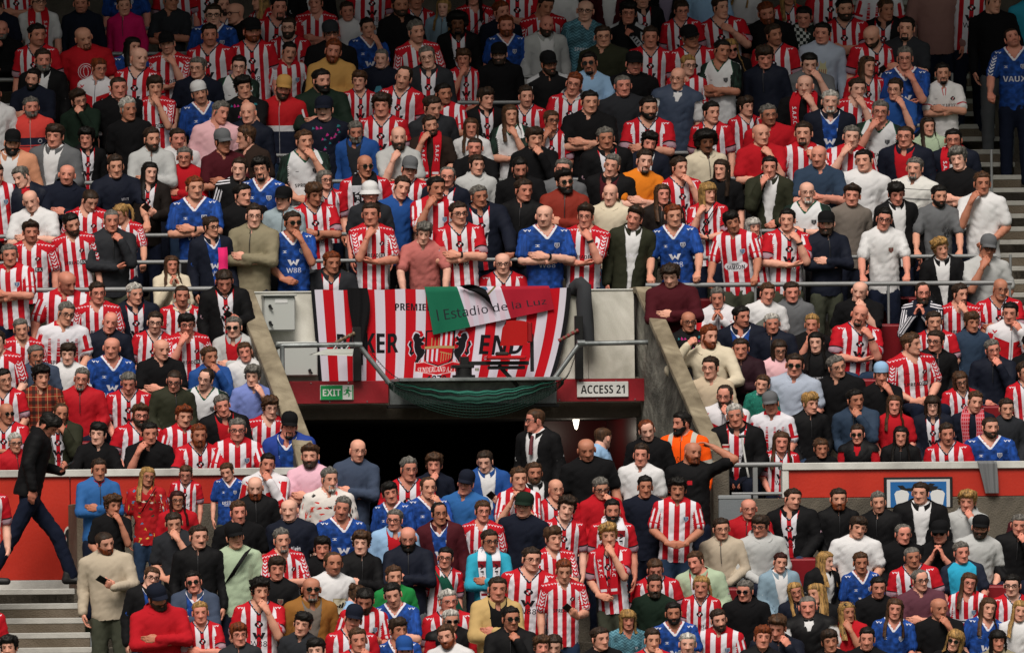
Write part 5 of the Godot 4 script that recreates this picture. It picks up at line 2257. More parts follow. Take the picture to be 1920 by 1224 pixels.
		c.grid(slab(prof, -w + (0.05 if side == 1 else 0.0), w - (0.05 if side == 0 else 0.0), Vector2(2.6, -2.2)), prof.size() + 1, false)
		for e in [-1.0, 1.0]:
			for i in range(1, prof.size() - 1):
				var a: Vector2 = prof[0]
				var b: Vector2 = prof[i]
				var d: Vector2 = prof[i + 1]
				var xx: float = e * w - (0.05 * e if (e > 0) == (side == 0) else 0.0)
				c.tri(Vector3(xx, a.y + 2.2, a.x - 2.6), Vector3(xx, b.y + 2.2, b.x - 2.6), Vector3(xx, d.y + 2.2, d.x - 2.6), Vector3(e, 0, 0))
		part("side", c, mottled("board marked", "42423d", "a09f96", 0.9, 0.35, 2.5, 0.0, 2.0), o)
		var top := Shape.new()
		var line := [Vector2(0.2, 0.885), Vector2(0.62, 0.885), Vector2(4.75, -0.795), Vector2(5.07, -1.015)]
		for i in 3:
			var a: Vector2 = line[i]
			var b: Vector2 = line[i + 1]
			var mid := (a + b) * 0.5
			var xf := Transform3D(Basis(Vector3.RIGHT, atan2(-(b.y - a.y), b.x - a.x)), Vector3(0, mid.y + 2.2, mid.x - 2.6))
			top.box(Vector3(-w - 0.012, -0.02, -(b - a).length() * 0.5 - 0.004), Vector3(w + 0.012, 0.045, (b - a).length() * 0.5 + 0.004), 0.008, xf)
		part("coping", top, mottled("coping", "5f5544", "a89d86", 0.9, 0.6, 3.0), o)
	# red front wall with white capping and its concrete foot
	var wall := thing("front_wall", "red boarded wall with white capping left of the tunnel", "wall", Vector3(-5.9, -2.2, 5.0))
	part("board", box_shape(Vector3(-4, 0.10, 0), Vector3(0.55, 1.14, 0.04), 0.003), red_wall, wall)
	part("board", box_shape(Vector3(0.56, 0.86, 0), Vector3(2.93, 1.14, 0.04), 0.003), red_wall, wall)
	part("capping", box_shape(Vector3(-4, 1.14, -0.10), Vector3(2.93, 1.215, 0.07), 0.006), cap_white, wall)
	part("skirting", box_shape(Vector3(-4, 0.0, 0), Vector3(0.55, 0.098, 0.05), 0.004), cap_white, wall)
	part("concrete_foot", box_shape(Vector3(0.56, 0.0, -0.05), Vector3(2.93, 0.855, 0.06), 0.006), conc, wall)
	part("fixing_strip", box_shape(Vector3(2.35, 0.80, 0.042), Vector3(2.39, 1.13, 0.06), 0.002), plain("9a9a98", 0.5), wall)
	var pier := thing("concrete_pier", "narrow concrete pier at the top of the lower steps", "pier", Vector3(-5.33, -2.2, 5.35))
	part("pier", box_shape(Vector3(-0.04, 0, -0.3), Vector3(0.035, 0.86, 0.35), 0.008), conc_dark, pier)
	wall = thing("front_wall", "red boarded wall with white frame right of the tunnel", "wall", Vector3(5.5, -2.2, 5.0))
	part("board", box_shape(Vector3(-3.46, 0.86, 0), Vector3(6, 1.14, 0.03), 0.003), red_wall, wall)
	part("capping", box_shape(Vector3(-3.53, 1.14, -0.10), Vector3(6, 1.215, 0.06), 0.006), cap_white, wall)
	part("frame_post", box_shape(Vector3(-3.53, 0.86, -0.06), Vector3(-3.462, 1.138, 0.05), 0.004), cap_white, wall)
	part("concrete_foot", box_shape(Vector3(-4.13, 0.0, -0.05), Vector3(6, 0.855, 0.05), 0.006), conc, wall)
	var post := thing("concrete_post", "square concrete post beside the seated man's railing", "post", Vector3(1.335, -2.2, 4.95))
	post.set_meta("label", "square concrete post at the foot of the right tunnel wall")
	part("post", box_shape(Vector3(-0.085, 0, -0.1), Vector3(0.085, 1.35, 0.12), 0.008), conc, post)
	var gp := thing("metal_cabinet", "plain grey metal cabinet below the concrete post", "cabinet", Vector3(1.42, -2.2, 5.55))
	part("sheet", box_shape(Vector3(-0.20, 0, 0), Vector3(0.13, 0.86, 0.04), 0.006), mottled("grey sheet", "6d7378", "7a8085", 0.5, 0.4, 0.5), gp)
	part("trim", box_shape(Vector3(-0.205, 0.845, -0.004), Vector3(0.135, 0.885, 0.046), 0.006), plain("8f9498", 0.5), gp)
	# short grey railing with two bars
	var bar := thing("bar_railing", "short pale grey two-bar railing beside the right red wall", "railing", Vector3(1.7, -2.2, 5.02))
	var r := Shape.new()
	r.tube(PackedVector3Array([Vector3(-0.26, 1.20, 0), Vector3(0.27, 1.20, 0)]), 0.026, 14)
	part("top_bar", r, grey_rail, bar)
	r = Shape.new()
	r.tube(PackedVector3Array([Vector3(-0.25, 0.905, 0), Vector3(0.27, 0.905, 0)]), 0.018, 12)
	part("lower_bar", r, grey_rail, bar)
	part("bar_post", box_shape(Vector3(-0.03, 0.855, -0.01), Vector3(0.02, 1.19, 0.012), 0.004), grey_rail, bar)

	# hand rails in front of each row
	for k in range(0, 11):
		var spans := [[-7.0, 5.22]]
		if k == 0: spans = [[-6.2, -3.05], [1.36, 5.24]]
		for sp in spans:
			var mid: float = (sp[0] + sp[1]) * 0.5
			var words_: String = ["first", "second", "third", "fourth", "fifth", "sixth", "seventh", "eighth", "ninth", "tenth", "eleventh"][k]
			var lab: String = "grey tubular rail in front of the %s standing row" % words_
			if k == 0: lab = "bright tubular front rail on its posts, %s of the white panel" % ["left", "right"][0 if mid < 0 else 1]
			var o := thing("hand_rail", lab, "rail", Vector3(mid, 0.30 * k, -0.76 * k + 0.35), 0.0, "rails along the rows")
			var t := Shape.new()
			t.tube(PackedVector3Array([Vector3(sp[0] - mid, 0.95, 0), Vector3(sp[1] - mid, 0.95, 0)]), 0.025 if k == 0 else 0.022, 12)
			part("bar", t, grey_rail, o)
			var xs := [sp[0] + 0.02, sp[1] - 0.02]
			if k == 0: xs = [-6.1, -4.05] if mid < 0 else [2.52, 3.93, 5.22]
			else:
				xs = []
				for q in 6: xs.append(-6.0 + 2.2 * q + 0.37 * (k % 3))
			for x in xs:
				t = Shape.new()
				t.tube(PackedVector3Array([Vector3(x - mid, 0.0, 0), Vector3(x - mid, 0.965, 0)]), 0.014, 8)
				part("post", t, grey_rail, o)
	var gate := thing("aisle_handrail", "dark handrail beside the far right aisle steps", "handrail", Vector3(6.05, 2.4, -5.0))
	r = Shape.new()
	r.tube(PackedVector3Array([Vector3(0.42, -0.4, 0.6), Vector3(0.42, 0.62, 0.6), Vector3(0.42, 1.5, -1.6), Vector3(0.42, 0.6, -1.6)]), 0.02, 10)
	part("bar", r, plain("3a3c3f", 0.4, 0.4), gate)
	r = Shape.new()
	r.tube(PackedVector3Array([Vector3(0.42, 0.1, 0.6), Vector3(0.42, 0.98, -1.6)]), 0.014, 8)
	part("lower_bar", r, plain("3a3c3f", 0.4, 0.4), gate)

	# seats that show between people
	var seat_mat := mottled("seat red", "7c1a22", "8c2029", 0.4, 0.6, 0.5)
	for q in SEATS:
		var k: float = q[0]
		var y := 0.30 * k if k > -6.5 else -2.2 - 0.30 * (-7.0 - k)
		var z := -0.76 * k if k > -6.5 else 6.75 + 0.76 * (-8.0 - k)
		var o := thing("stand_seat", q[2], "seat", Vector3(q[1], y, z - 0.24), 0.0, "empty red seats")
		var b := Shape.new()
		for face in 2:
			var p := PackedVector3Array()
			for i in 9:
				for j in 9:
					var u := j / 8.0 * 2 - 1
					var v := i / 8.0
					var e := 0.225 - 0.05 * pow(maxf(0.0, v - 0.6) / 0.4, 3.0)
					p.append(Vector3(u * e, 0.43 + 0.40 * v, -0.05 + 0.055 * (1.0 - u * u) * -1.0 - 0.06 * v + 0.02 * face * -1.0 + 0.07 * u * u))
			b.grid(p, 9, false, Color.WHITE, PackedVector2Array(), Vector3(0, 0, 1 - 2 * face))
		part("seat_back", b, seat_mat, o)
		part("seat_pan", box_shape(Vector3(-0.21, 0.0, -0.03), Vector3(0.21, 0.40, 0.015), 0.012), seat_mat, o, Transform3D(Basis(Vector3.RIGHT, 0.18), Vector3(0, 0.42, 0.0)))
		var stud := Shape.new()
		stud.tube(PackedVector3Array([Vector3(0, 0, 0), Vector3(0, 0, 0.012)]), 0.014, 10)
		part("number_stud", stud, plain("b9b9b9", 0.4), o, Transform3D(Basis.IDENTITY, Vector3(0, 0.74, -0.10)))
		part("bracket", box_shape(Vector3(-0.02, 0.05, -0.10), Vector3(0.02, 0.45, -0.06), 0.004), black, o)
	front(panel_white, red_fascia, galv, black)

func box_shape(lo: Vector3, hi: Vector3, bevel := 0.004) -> Mesh:
	var key := "box %s %s %.3f" % [lo, hi, bevel]
	if not meshes.has(key):
		var s := Shape.new()
		s.box(lo, hi, bevel)
		meshes[key] = s.made()
	return meshes[key]

# the rim of a profile in the (z, y) plane between two x
func slab(prof: Array, x0: float, x1: float, at: Vector2) -> PackedVector3Array:
	var p := PackedVector3Array()
	for x in [x0, x1]:
		for i in prof.size() + 1:
			var q: Vector2 = prof[i % prof.size()]
			p.append(Vector3(x, q.y - at.y, q.x - at.x))
	return p

func net_mat(hex: String) -> StandardMaterial3D:
	var m := StandardMaterial3D.new()
	m.albedo_color = Color(hex, 0.62)
	m.transparency = BaseMaterial3D.TRANSPARENCY_ALPHA
	m.roughness = 0.9
	return m

func front(panel_white: Material, red_fascia: Material, galv: Material, black: Material) -> void:
	# white panel behind the banner
	var o := thing("white_panel", "white metal panel wall above the tunnel mouth behind the banner", "wall", Vector3(-0.75, -0.02, 0.45))
	for q in [[-2.07, -1.30], [-1.297, -0.52], [-0.517, 0.25], [0.253, 0.98], [0.983, 1.48], [1.483, 1.97]]:
		part("panel", box_shape(Vector3(q[0], 0.0, -0.04), Vector3(q[1], 0.92, 0.0), 0.003), panel_white, o)
	part("capping", box_shape(Vector3(-2.07, 0.92, -0.05), Vector3(1.99, 0.935, 0.012), 0.003), plain("cfcfca", 0.5), o)
	for q in [[-2.46, -1.42, "left", "under the electrical cabinets"], [0.345, 1.40, "right", "with a slanted end against the concrete wall"]]:
		o = thing("fascia_board", "dark red fascia board %s of the net, %s" % [q[2], q[3]], "board", Vector3(q[0], -0.26, 0.70))
		part("board", box_shape(Vector3(0, 0, -0.06), Vector3(q[1] - q[0], 0.235, 0.03), 0.004), red_fascia, o)
		for i in 6:
			var bolt := Shape.new()
			bolt.tube(PackedVector3Array([Vector3(0, 0, 0.03), Vector3(0, 0, 0.038)]), 0.007, 8)
			part("bolt", bolt, galv, o, Transform3D(Basis.IDENTITY, Vector3(0.03 + (q[1] - q[0] - 0.06) * i / 5.0, 0.215 if i % 2 else 0.02, 0)))
	# signs
	var im := Image.create(512, 224, false, Image.FORMAT_RGB8)
	im.fill(Color("149a52"))
	ink(im, "EXIT", Vector2(172, 112), 108, Color("eef2ee"), font_bold, 278)
	im.fill_rect(Rect2i(345, 0, 150, 212), Color("e9edea"))
	var gr := Color("149a52")
	px_poly(im, [[420, 30], [436, 22], [450, 32], [446, 48], [430, 50], [420, 42]], gr)
	px_poly(im, [[398, 62], [440, 54], [466, 84], [486, 80], [488, 94], [458, 100], [444, 86], [436, 112], [458, 134], [448, 186], [432, 184], [438, 142], [412, 124], [398, 150], [356, 152], [356, 136], [388, 134], [404, 82], [392, 76], [374, 100], [362, 92]], gr)
	px_poly(im, [[345, 224], [345, 168], [372, 168], [372, 190], [400, 190], [400, 212], [495, 212], [495, 224]], Color("e9edea"))
	board("exit_sign", "green EXIT sign with running figure on the left fascia board", "sign", im, -2.14, -0.222, -1.79, -0.068, 0.752, "e0e4e0")
	im = Image.create(512, 160, false, Image.FORMAT_RGB8)
	im.fill(Color("d9dad8"))
	ink(im, "ACCESS 21", Vector2(256, 80), 92, Color("131313"), font_bold, 446)
	board("access_sign", "white ACCESS 21 sign on the right fascia board", "sign", im, 0.56, -0.215, 1.10, -0.055, 0.752, "e2e3e1")
	# electrical cabinets
	for q in [[-2.70, 0.50, -2.37, 0.86, 2], [-2.57, 0.03, -2.14, 0.39, 1]]:
		o = thing("electrical_cabinet", "grey white electrical cabinet with %s" % ["", "one latch, lower of the two left of the banner", "two black latches, upper of the two left of the banner"][q[4]], "cabinet", Vector3(q[0], q[1], 0.46))
		var w: float = q[2] - q[0]
		var h: float = q[3] - q[1]
		part("case", box_shape(Vector3(0, 0, 0), Vector3(w, h, 0.14), 0.008), plain("aeb2b0", 0.5), o)
		part("door", box_shape(Vector3(0.008, 0.010, 0.144), Vector3(w - 0.008, h - 0.008, 0.158), 0.005), plain("b6bab8", 0.45), o)
		if q[4] == 2:
			part("rain_hood", box_shape(Vector3(-0.01, h + 0.002, 0), Vector3(w + 0.012, h + 0.016, 0.19), 0.003), plain("9da19f", 0.5), o)
			part("name_plate", box_shape(Vector3(w * 0.35, h - 0.07, 0.159), Vector3(w * 0.75, h - 0.03, 0.163), 0.001), plain("d5d7d8", 0.5), o)
		for c in ([[0.06, h - 0.10], [0.06, 0.09]] if q[4] == 2 else [[w - 0.09, 0.06]]):
			var t := Shape.new()
			t.tube(PackedVector3Array([Vector3(0, 0, 0), Vector3(0, 0, 0.03)]), 0.016, 10)
			t.box(Vector3(-0.009, -0.045, 0.024), Vector3(0.009, 0.012, 0.042), 0.004, Transform3D(Basis(Vector3.BACK, 0.6), Vector3.ZERO))
			part("latch", t, plain("202124", 0.4), o, Transform3D(Basis.IDENTITY, Vector3(c[0], c[1], 0.158)))
	# banner
	im = Image.create(1024, 360, false, Image.FORMAT_RGB8)
	var red := Color("b90d1c")
	var wht := Color("cfc9d8")
	im.fill(wht)
	for k in range(-1, 14):
		im.fill_rect(Rect2i(roundi((605.0 + 38.7 * k - 583.0) / 489.0 * 1024.0), 0, 41, 360).intersection(Rect2i(0, 0, 1024, 360)), red)
	im.fill_rect(Rect2i(0, 0, 14, 360), Color("15151a"))
	im.fill_rect(Rect2i(1006, 0, 18, 360), Color("15151a"))
	var bx := func(px: float) -> float: return (px - 583.0) / 489.0 * 1024.0
	var by := func(py: float) -> float: return (py - 546.0) / 170.0 * 360.0
	ink(im, "PREMIER", Vector2(bx.call(775), by.call(579)), 27, INK, font_bold, 148)
	ink(im, "ROKER", Vector2(bx.call(686), by.call(645)), 76, INK, font_bold, 250)
	ink(im, "END", Vector2(bx.call(950), by.call(650)), 76, INK, font_bold, 178)
	# the crest: two lions, a shield and a ribbon
	var mid := Vector2(bx.call(828), by.call(655))
	for side in [1.0, -1.0]:
		px_poly(im, [[-12, -6], [30, -6], [48, 20], [48, 60], [30, 104], [0, 104], [-22, 60]], Color("d8cfc8") if false else red, mid + Vector2(-108.0 * side, -62), Vector2(1.0 * side, 1.15))
		px_poly(im, LION, wht, mid + Vector2(-112.0 * side, -66), Vector2(1.30 * side, 1.34))
		px_poly(im, TAIL, wht, mid + Vector2(-112.0 * side, -66), Vector2(1.25 * side, 1.34))
		px_poly(im, LION, INK, mid + Vector2(-108.0 * side, -60), Vector2(1.14 * side, 1.22))
		px_poly(im, TAIL, INK, mid + Vector2(-110.0 * side, -62), Vector2(1.1 * side, 1.24))
	px_poly(im, [[-60, -70], [60, -70], [60, 40], [44, 62], [0, 76], [-44, 62], [-60, 40]], INK, mid)
	px_poly(im, [[-54, -64], [54, -64], [54, 38], [40, 56], [0, 69], [-40, 56], [-54, 38]], red, mid)
	for k in 3:
		px_poly(im, [[0 + k * 20, -64], [9 + k * 20, -64], [9 + k * 20, -4], [0 + k * 20, -4]], wht, mid)
		px_poly(im, [[-52 + k * 19, 4], [-43 + k * 19, 4], [-43 + k * 19, 56], [-52 + k * 19, 50]], wht, mid)
		px_poly(im, [[-36 + k * 14, -40], [-32 + k * 14, -40], [-32 + k * 14, -6], [-36 + k * 14, -6]], Color("a98a5c"), mid)
	for k in 5:
		px_poly(im, [[8 + k * 10, 18], [11 + k * 10, 20], [11 + k * 10, 56 - k * 4], [8 + k * 10, 58 - k * 4]], Color("a98a5c"), mid)
	px_poly(im, [[2, 14], [52, 24], [52, 28], [2, 18]], Color("a98a5c"), mid)
	px_poly(im, [[-62, -8], [62, -8], [62, 2], [-62, 2]], Color("a98a5c"), mid)
	px_poly(im, [[-98, 56], [-60, 52], [0, 74], [60, 52], [98, 56], [98, 92], [60, 96], [0, 108], [-60, 96], [-98, 92]], Color("d9b9b9"), mid)
	px_poly(im, [[-95, 59], [-60, 55], [0, 77], [60, 55], [95, 59], [95, 89], [60, 93], [0, 105], [-60, 93], [-95, 89]], red, mid)
	ink(im, "SUNDERLAND A.F.C.", mid + Vector2(0, 84), 20, Color("e0d2d2"), font_serif, 170)
	ink(im, "1879", mid + Vector2(0, 122), 28, INK, font_bold, 84)
	o = thing("banner", "red and white striped ROKER END banner with a crest hung over the white panel", "banner", Vector3(-0.82, 0.925, 0.50))
	part("cloth", hang(60, 24, func(u: float, v: float) -> Vector3:
		var left := lerpf(-1.37, -1.30, v)
		var right := lerpf(1.37, 1.18 - 0.02 * v, v * v * 0.6 + v * 0.4)
		return Vector3(lerpf(left, right, u), -0.955 * v + 0.004 * sin(u * 40.0), 0.012 + 0.016 * v + 0.010 * v * sin(u * 37.0 + 2.0 * v) + 0.006 * sin(u * 90.0 + v * 5.0) * v + 0.02 * v * smoothstep(0.8, 1.0, u))), cloth_print(im), o)
	# the flag laid over it
	im = Image.create(640, 256, false, Image.FORMAT_RGB8)
	im.fill(Color("c9c4d4"))
	for k in 8:
		im.fill_rect(Rect2i(190 + k * 56, 0, 28, 256), Color("cdb9c9"))
	px_poly(im, [[0, 0], [166, 0], [196, 256], [0, 256]], Color("17634a"))
	px_poly(im, [[390, 0], [640, 0], [640, 256], [410, 256]], Color("a01b2e"))
	for k in 7:
		px_poly(im, [[300 + k * 9, 70 - k * 11], [310 + k * 9, 62 - k * 11], [316 + k * 9, 68 - k * 11], [306 + k * 9, 78 - k * 11]], Color("6b6234"))
	px_poly(im, [[290, 4], [318, 2], [322, 26], [296, 34]], Color("3a6a86"))
	ink(im, "l Estadio de la Luz", Vector2(322, 158), 62, Color("23232c"), font_sans, 570)
	o = thing("flag", "green, white and red flag lettered Estadio de la Luz draped over the banner", "flag", Vector3(-0.34, 0.94, 0.54))
	part("cloth", hang(40, 16, func(u: float, v: float) -> Vector3:
		var drop := lerpf(0.50, 0.245, u)
		return Vector3(lerpf(-0.66, 0.65, u) + v * lerpf(0.08, 0.05, u), -drop * v + 0.01, 0.008 + 0.012 * sin(u * 22.0 + v * 2.0) * v + 0.012 * v + 0.006 * sin(u * 50.0) - (0.03 if v == 0.0 else 0.0))), cloth_print(im), o)
	# clothes hung over the panel
	o = thing("black_jacket", "black jacket hanging over the left half of the banner", "jacket", Vector3(-1.715, 0.94, 0.55))
	part("cloth", hang(12, 22, func(u: float, v: float) -> Vector3:
		var w := 0.105 - 0.035 * v + 0.015 * sin(v * 7.0)
		var mid_x := 0.035 * v + 0.015 * sin(v * 5.0)
		return Vector3(mid_x + (u * 2.0 - 1.0) * w * (1.0 if v < 0.8 else 1.15 - 0.75 * v), -0.80 * v, 0.03 + 0.025 * sin(u * PI) + 0.014 * sin(u * 14.0 + v * 6.0))), cloth_mat(Color("121215")), o)
	o = thing("black_scarf", "black cloth bundled on the top edge over the flag", "cloth", Vector3(-0.49, 0.955, 0.58))
	part("cloth", hang(12, 12, func(u: float, v: float) -> Vector3:
		return Vector3(lerpf(-0.15, 0.13, u) + 0.10 * v, lerpf(0.0, -0.04, u) - v * lerpf(0.05, 0.24, u * u) + 0.03 * sin(u * PI) * (1 - v), 0.03 * sin(u * PI) + 0.02 * sin(v * 9.0 + u * 5.0))), cloth_mat(Color("0f0f12")), o)
	o = thing("grey_jacket", "charcoal jacket slung over the white panel right of the banner", "jacket", Vector3(0.67, 0.93, 0.56))
	var sl := Shape.new()
	sl.tube(PackedVector3Array([Vector3(-0.08, -0.02, -0.12), Vector3(-0.03, 0.03, -0.02), Vector3(0.0, 0.0, 0.045), Vector3(-0.005, -0.15, 0.06), Vector3(0.0, -0.30, 0.055), Vector3(0.015, -0.45, 0.055), Vector3(0.02, -0.56, 0.05)]), 0.078, 14, Color.WHITE, true, 0.082)
	for i in sl.v.size():
		sl.v[i] += sl.n[i] * 0.018 * noise.get_noise_3dv(sl.v[i] * 1800.0)
	sl.renormal()
	part("sleeve", sl, cloth_mat(Color("36383c")), o)
	o = thing("grey_trousers", "pale grey jogging top hung over the right red wall", "jacket", Vector3(4.10, -0.985, 5.07))
	o.name = numbered("hanging_sweatshirt")
	part("cloth", hang(14, 20, func(u: float, v: float) -> Vector3:
		return Vector3(lerpf(-0.115, 0.085, u) * (1.0 - 0.30 * v) + 0.045 * v, -0.33 * v + 0.004, 0.012 + 0.035 * sin(u * PI) + 0.012 * sin(u * 19.0 + v * 3.0) - (0.04 if v == 0.0 else 0.0))), cloth_mat(Color("6e7073")), o)
	# rods wrapped in tape
	for q in [[-1.98, 0.37, -1.78, 0.47, "left"], [0.36, 0.37, 0.57, 0.48, "right"]]:
		o = thing("taped_rod", "brown taped rod sticking out beside the %s black post" % q[4], "rod", Vector3(q[0], q[1], 0.82))
		for i in 9:
			var a := Vector3.ZERO.lerp(Vector3(q[2] - q[0], q[3] - q[1], 0), i / 9.0)
			var b := Vector3.ZERO.lerp(Vector3(q[2] - q[0], q[3] - q[1], 0), (i + 0.9) / 9.0)
			var t := Shape.new()
			t.tube(PackedVector3Array([a, b]), 0.018 if i % 2 else 0.021, 10)
			part("wrap", t, plain("5b4a37" if i % 2 else ("7a2020" if q[4] == "right" else "74614a"), 0.6), o)
	for q in [[-1.755, 0.56, "left"], [0.578, 0.66, "right"]]:
		o = thing("black_post", "black steel post standing in front of the %s end of the banner" % q[2], "post", Vector3(q[0], -0.03, 0.78))
		part("post", box_shape(Vector3(-0.042, 0, -0.03), Vector3(0.042, q[1], 0.03), 0.005), black, o)
	# tubular guard rails
	for q in 2:
		o = thing("guard_rail", "galvanised tubular guard rail %s of the camera platform" % ["left", "right"][q], "rail", Vector3(0, 0, 1.0))
		var t := Shape.new()
		if q == 0:
			t.tube(PackedVector3Array([Vector3(-2.64, 0.30, -0.25), Vector3(-2.60, 0.335, -0.04), Vector3(-2.56, 0.34, 0), Vector3(-1.80, 0.345, 0), Vector3(-1.76, 0.33, 0), Vector3(-1.72, 0.28, 0), Vector3(-1.42, -0.10, 0)]), 0.026, 12)
			part("bar", t, galv, o)
			t = Shape.new()
			t.tube(PackedVector3Array([Vector3(-2.57, 0.335, 0), Vector3(-2.57, -0.02, 0)]), 0.026, 12)
			part("upright", t, galv, o)
		else:
			t.tube(PackedVector3Array([Vector3(0.24, -0.08, 0), Vector3(0.50, 0.27, 0), Vector3(0.54, 0.32, 0), Vector3(0.60, 0.335, 0), Vector3(1.30, 0.345, 0), Vector3(1.35, 0.335, 0), Vector3(1.37, 0.29, 0), Vector3(1.375, -0.02, 0)]), 0.026, 12)
			part("bar", t, galv, o)
			part("bracket", box_shape(Vector3(1.29, -0.20, -0.05), Vector3(1.44, -0.02, 0.04), 0.004), galv, o)
		t = Shape.new()
		var jx := -1.765 if q == 0 else 0.575
		t.tube(PackedVector3Array([Vector3(jx - 0.05, 0.342, 0), Vector3(jx + 0.03, 0.34, 0)]), 0.034, 12)
		part("clamp", t, galv, o)
	# camera platform, net, operator's seat
	o = thing("camera_platform", "galvanised steel platform beam across the tunnel mouth", "platform", Vector3(-0.54, -0.28, 0.72))
	part("beam", box_shape(Vector3(-0.875, 0.0, 0), Vector3(0.88, 0.23, 0.06), 0.005), galv, o)
	part("deck", box_shape(Vector3(-0.84, 0.235, -0.15), Vector3(0.86, 0.27, 0.5), 0.005), galv, o)
	part("lower_channel", box_shape(Vector3(-0.90, -0.035, -0.02), Vector3(0.90, -0.003, 0.10), 0.004), plain("17181a", 0.5), o)
	o = thing("green_net", "dark green safety net sagging below the camera platform", "net", Vector3(-0.56, -0.05, 1.14))
	var net := Shape.new()
	var sag := func(u: float, v: float) -> Vector3:
		var x := lerpf(-0.92, 0.92, u)
		var w := sin(PI * u)
		return Vector3(x, lerpf(0.02 - 0.12 * w, -0.04 - 0.335 * pow(w, 0.8), v) + 0.02 * (u - 0.5), 0.03 + 0.08 * w * sin(PI * v * 0.8) - 0.05 * v)
	for j in 58:
		var pts := PackedVector3Array()
		for i in 7:
			pts.append(sag.call(clampf((j + 0.5 * (i % 2)) / 58.0, 0, 1), 0.35 + i / 6.0 * 0.65))
		net.tube(pts, 0.0028, 4, Color.WHITE, false)
	for i in 7:
		var pts := PackedVector3Array()
		for j in 40:
			pts.append(sag.call(j / 39.0, 0.35 + i / 6.0 * 0.65))
		net.tube(pts, 0.0035, 4, Color.WHITE, false)
	var lines := part("mesh", net, plain("0f3a30", 0.85), o)
	lines.set_meta("kind", "stuff")
	for q in [[0.0, 0.16, 0.03], [0.22, 0.46, 0.022]]:
		part("folded_net", hang(44, 7, func(u: float, v: float) -> Vector3:
			var p: Vector3 = sag.call(u, lerpf(q[0], q[1], v * (0.55 + 0.45 * sin(PI * u))))
			return p + Vector3(0, 0.006 * sin(u * 60.0), q[2] + 0.012 * sin(v * 8.0 + u * 9.0))), net_mat("16493d" if q[0] > 0 else "267060"), o)
	o = thing("operator_chair", "red operator seat on a black swivelling camera mount before the banner", "seat", Vector3(-0.67, -0.01, 1.0))
	var back := Shape.new()
	for face in 2:
		var p := PackedVector3Array()
		for i in 9:
			for j in 9:
				var u := j / 8.0
				var v := i / 8.0
				p.append(Vector3(lerpf(0.385 + 0.03 * v, 0.66 - 0.0 * v, u) + (0.04 * pow(maxf(v - 0.7, 0) / 0.3, 2.0) if u < 0.1 else 0.0), 0.33 + 0.26 * v - 0.02 * pow(absf(u - 0.5) * 2.0, 4.0) * v, 0.02 + 0.05 * u * u - 0.02 * face + 0.02 * v))
		back.grid(p, 9, false, Color.WHITE, PackedVector2Array(), Vector3(0, 0, 1 - 2 * face))
	part("seat_back", back, plain("b4181d", 0.22), o)
	part("back_edge", box_shape(Vector3(0.66, 0.36, 0.0), Vector3(0.715, 0.57, 0.08), 0.012), plain("8e1218", 0.35), o)
	part("seat_pan", box_shape(Vector3(0.22, 0.185, -0.06), Vector3(0.64, 0.225, 0.14), 0.014), plain("b4181d", 0.22), o)
	part("back_post", box_shape(Vector3(0.70, 0.06, -0.01), Vector3(0.735, 0.45, 0.03), 0.004), black, o)
	part("beam", box_shape(Vector3(0.05, 0.13, -0.03), Vector3(0.68, 0.17, 0.05), 0.004), black, o)
	part("lower_beam", box_shape(Vector3(0.25, 0.085, -0.02), Vector3(0.64, 0.122, 0.04), 0.004), black, o)
	part("strut", box_shape(Vector3(-0.02, -0.15, -0.015), Vector3(0.02, 0.15, 0.015), 0.004), black, o, Transform3D(Basis(Vector3.BACK, 0.75), Vector3(0.47, 0.02, -0.02)))
	var headm := Shape.new()
	headm.tube(PackedVector3Array([Vector3(0, 0.0, 0), Vector3(0, 0.03, 0)]), 0.12, 18)
	headm.tube(PackedVector3Array([Vector3(0, 0.03, 0), Vector3(0, 0.10, 0)]), 0.085, 18)
	headm.box(Vector3(-0.13, 0.10, -0.06), Vector3(0.10, 0.135, 0.08), 0.006)
	headm.box(Vector3(-0.04, 0.13, -0.03), Vector3(0.05, 0.22, 0.05), 0.006)
	part("mount_head", headm, black, o)
	var knob := Shape.new()
	knob.tube(PackedVector3Array([Vector3(0.13, 0.07, 0.06), Vector3(0.13, 0.10, 0.06)]), 0.02, 10)
	part("grip", knob, plain("8b8b7c", 0.7), o)
	var pad := Shape.new()
	pad.box(Vector3(0.33, 0.225, 0.0), Vector3(0.46, 0.265, 0.1), 0.015)
	part("pad", pad, plain("2c2825", 0.9), o)
	for q in [[-1.65, 0.28, -1.24, -0.06, "left"], [0.50, 0.20, 0.36, -0.05, "right"]]:
		o = thing("coiled_cable", "thin black coiled cable hanging %s of the camera platform" % q[4], "cable", Vector3(q[0], q[1], 0.96))
		var pts := PackedVector3Array()
		for i in 80:
			var u := i / 79.0
			pts.append(Vector3((q[2] - q[0]) * u + 0.008 * sin(u * 130), (q[3] - q[1]) * u - 0.06 * sin(PI * u) + 0.008 * cos(u * 130), 0))
		var t := Shape.new()
		t.tube(pts, 0.004, 5)
		part("cord", t, black, o)
	o = thing("flood_lamp", "unlit flat white lamp head clamped under the left guard rail", "lamp", Vector3(-2.02, 0.30, 1.0))
	var fl := Shape.new()
	fl.grid(PackedVector3Array([Vector3(-0.26, -0.055, -0.08), Vector3(0.17, -0.06, -0.08), Vector3(-0.15, -0.02, 0.0), Vector3(0.19, -0.02, 0.0), Vector3(-0.10, 0.0, 0.06), Vector3(0.19, 0.0, 0.06), Vector3(-0.26, -0.058, 0.10), Vector3(0.17, -0.075, 0.10)]), 2, false)
	fl.box(Vector3(-0.14, -0.065, -0.07), Vector3(0.18, -0.035, 0.09), 0.012)
	part("lamp_head", fl, plain("a9aca6", 0.45), o)
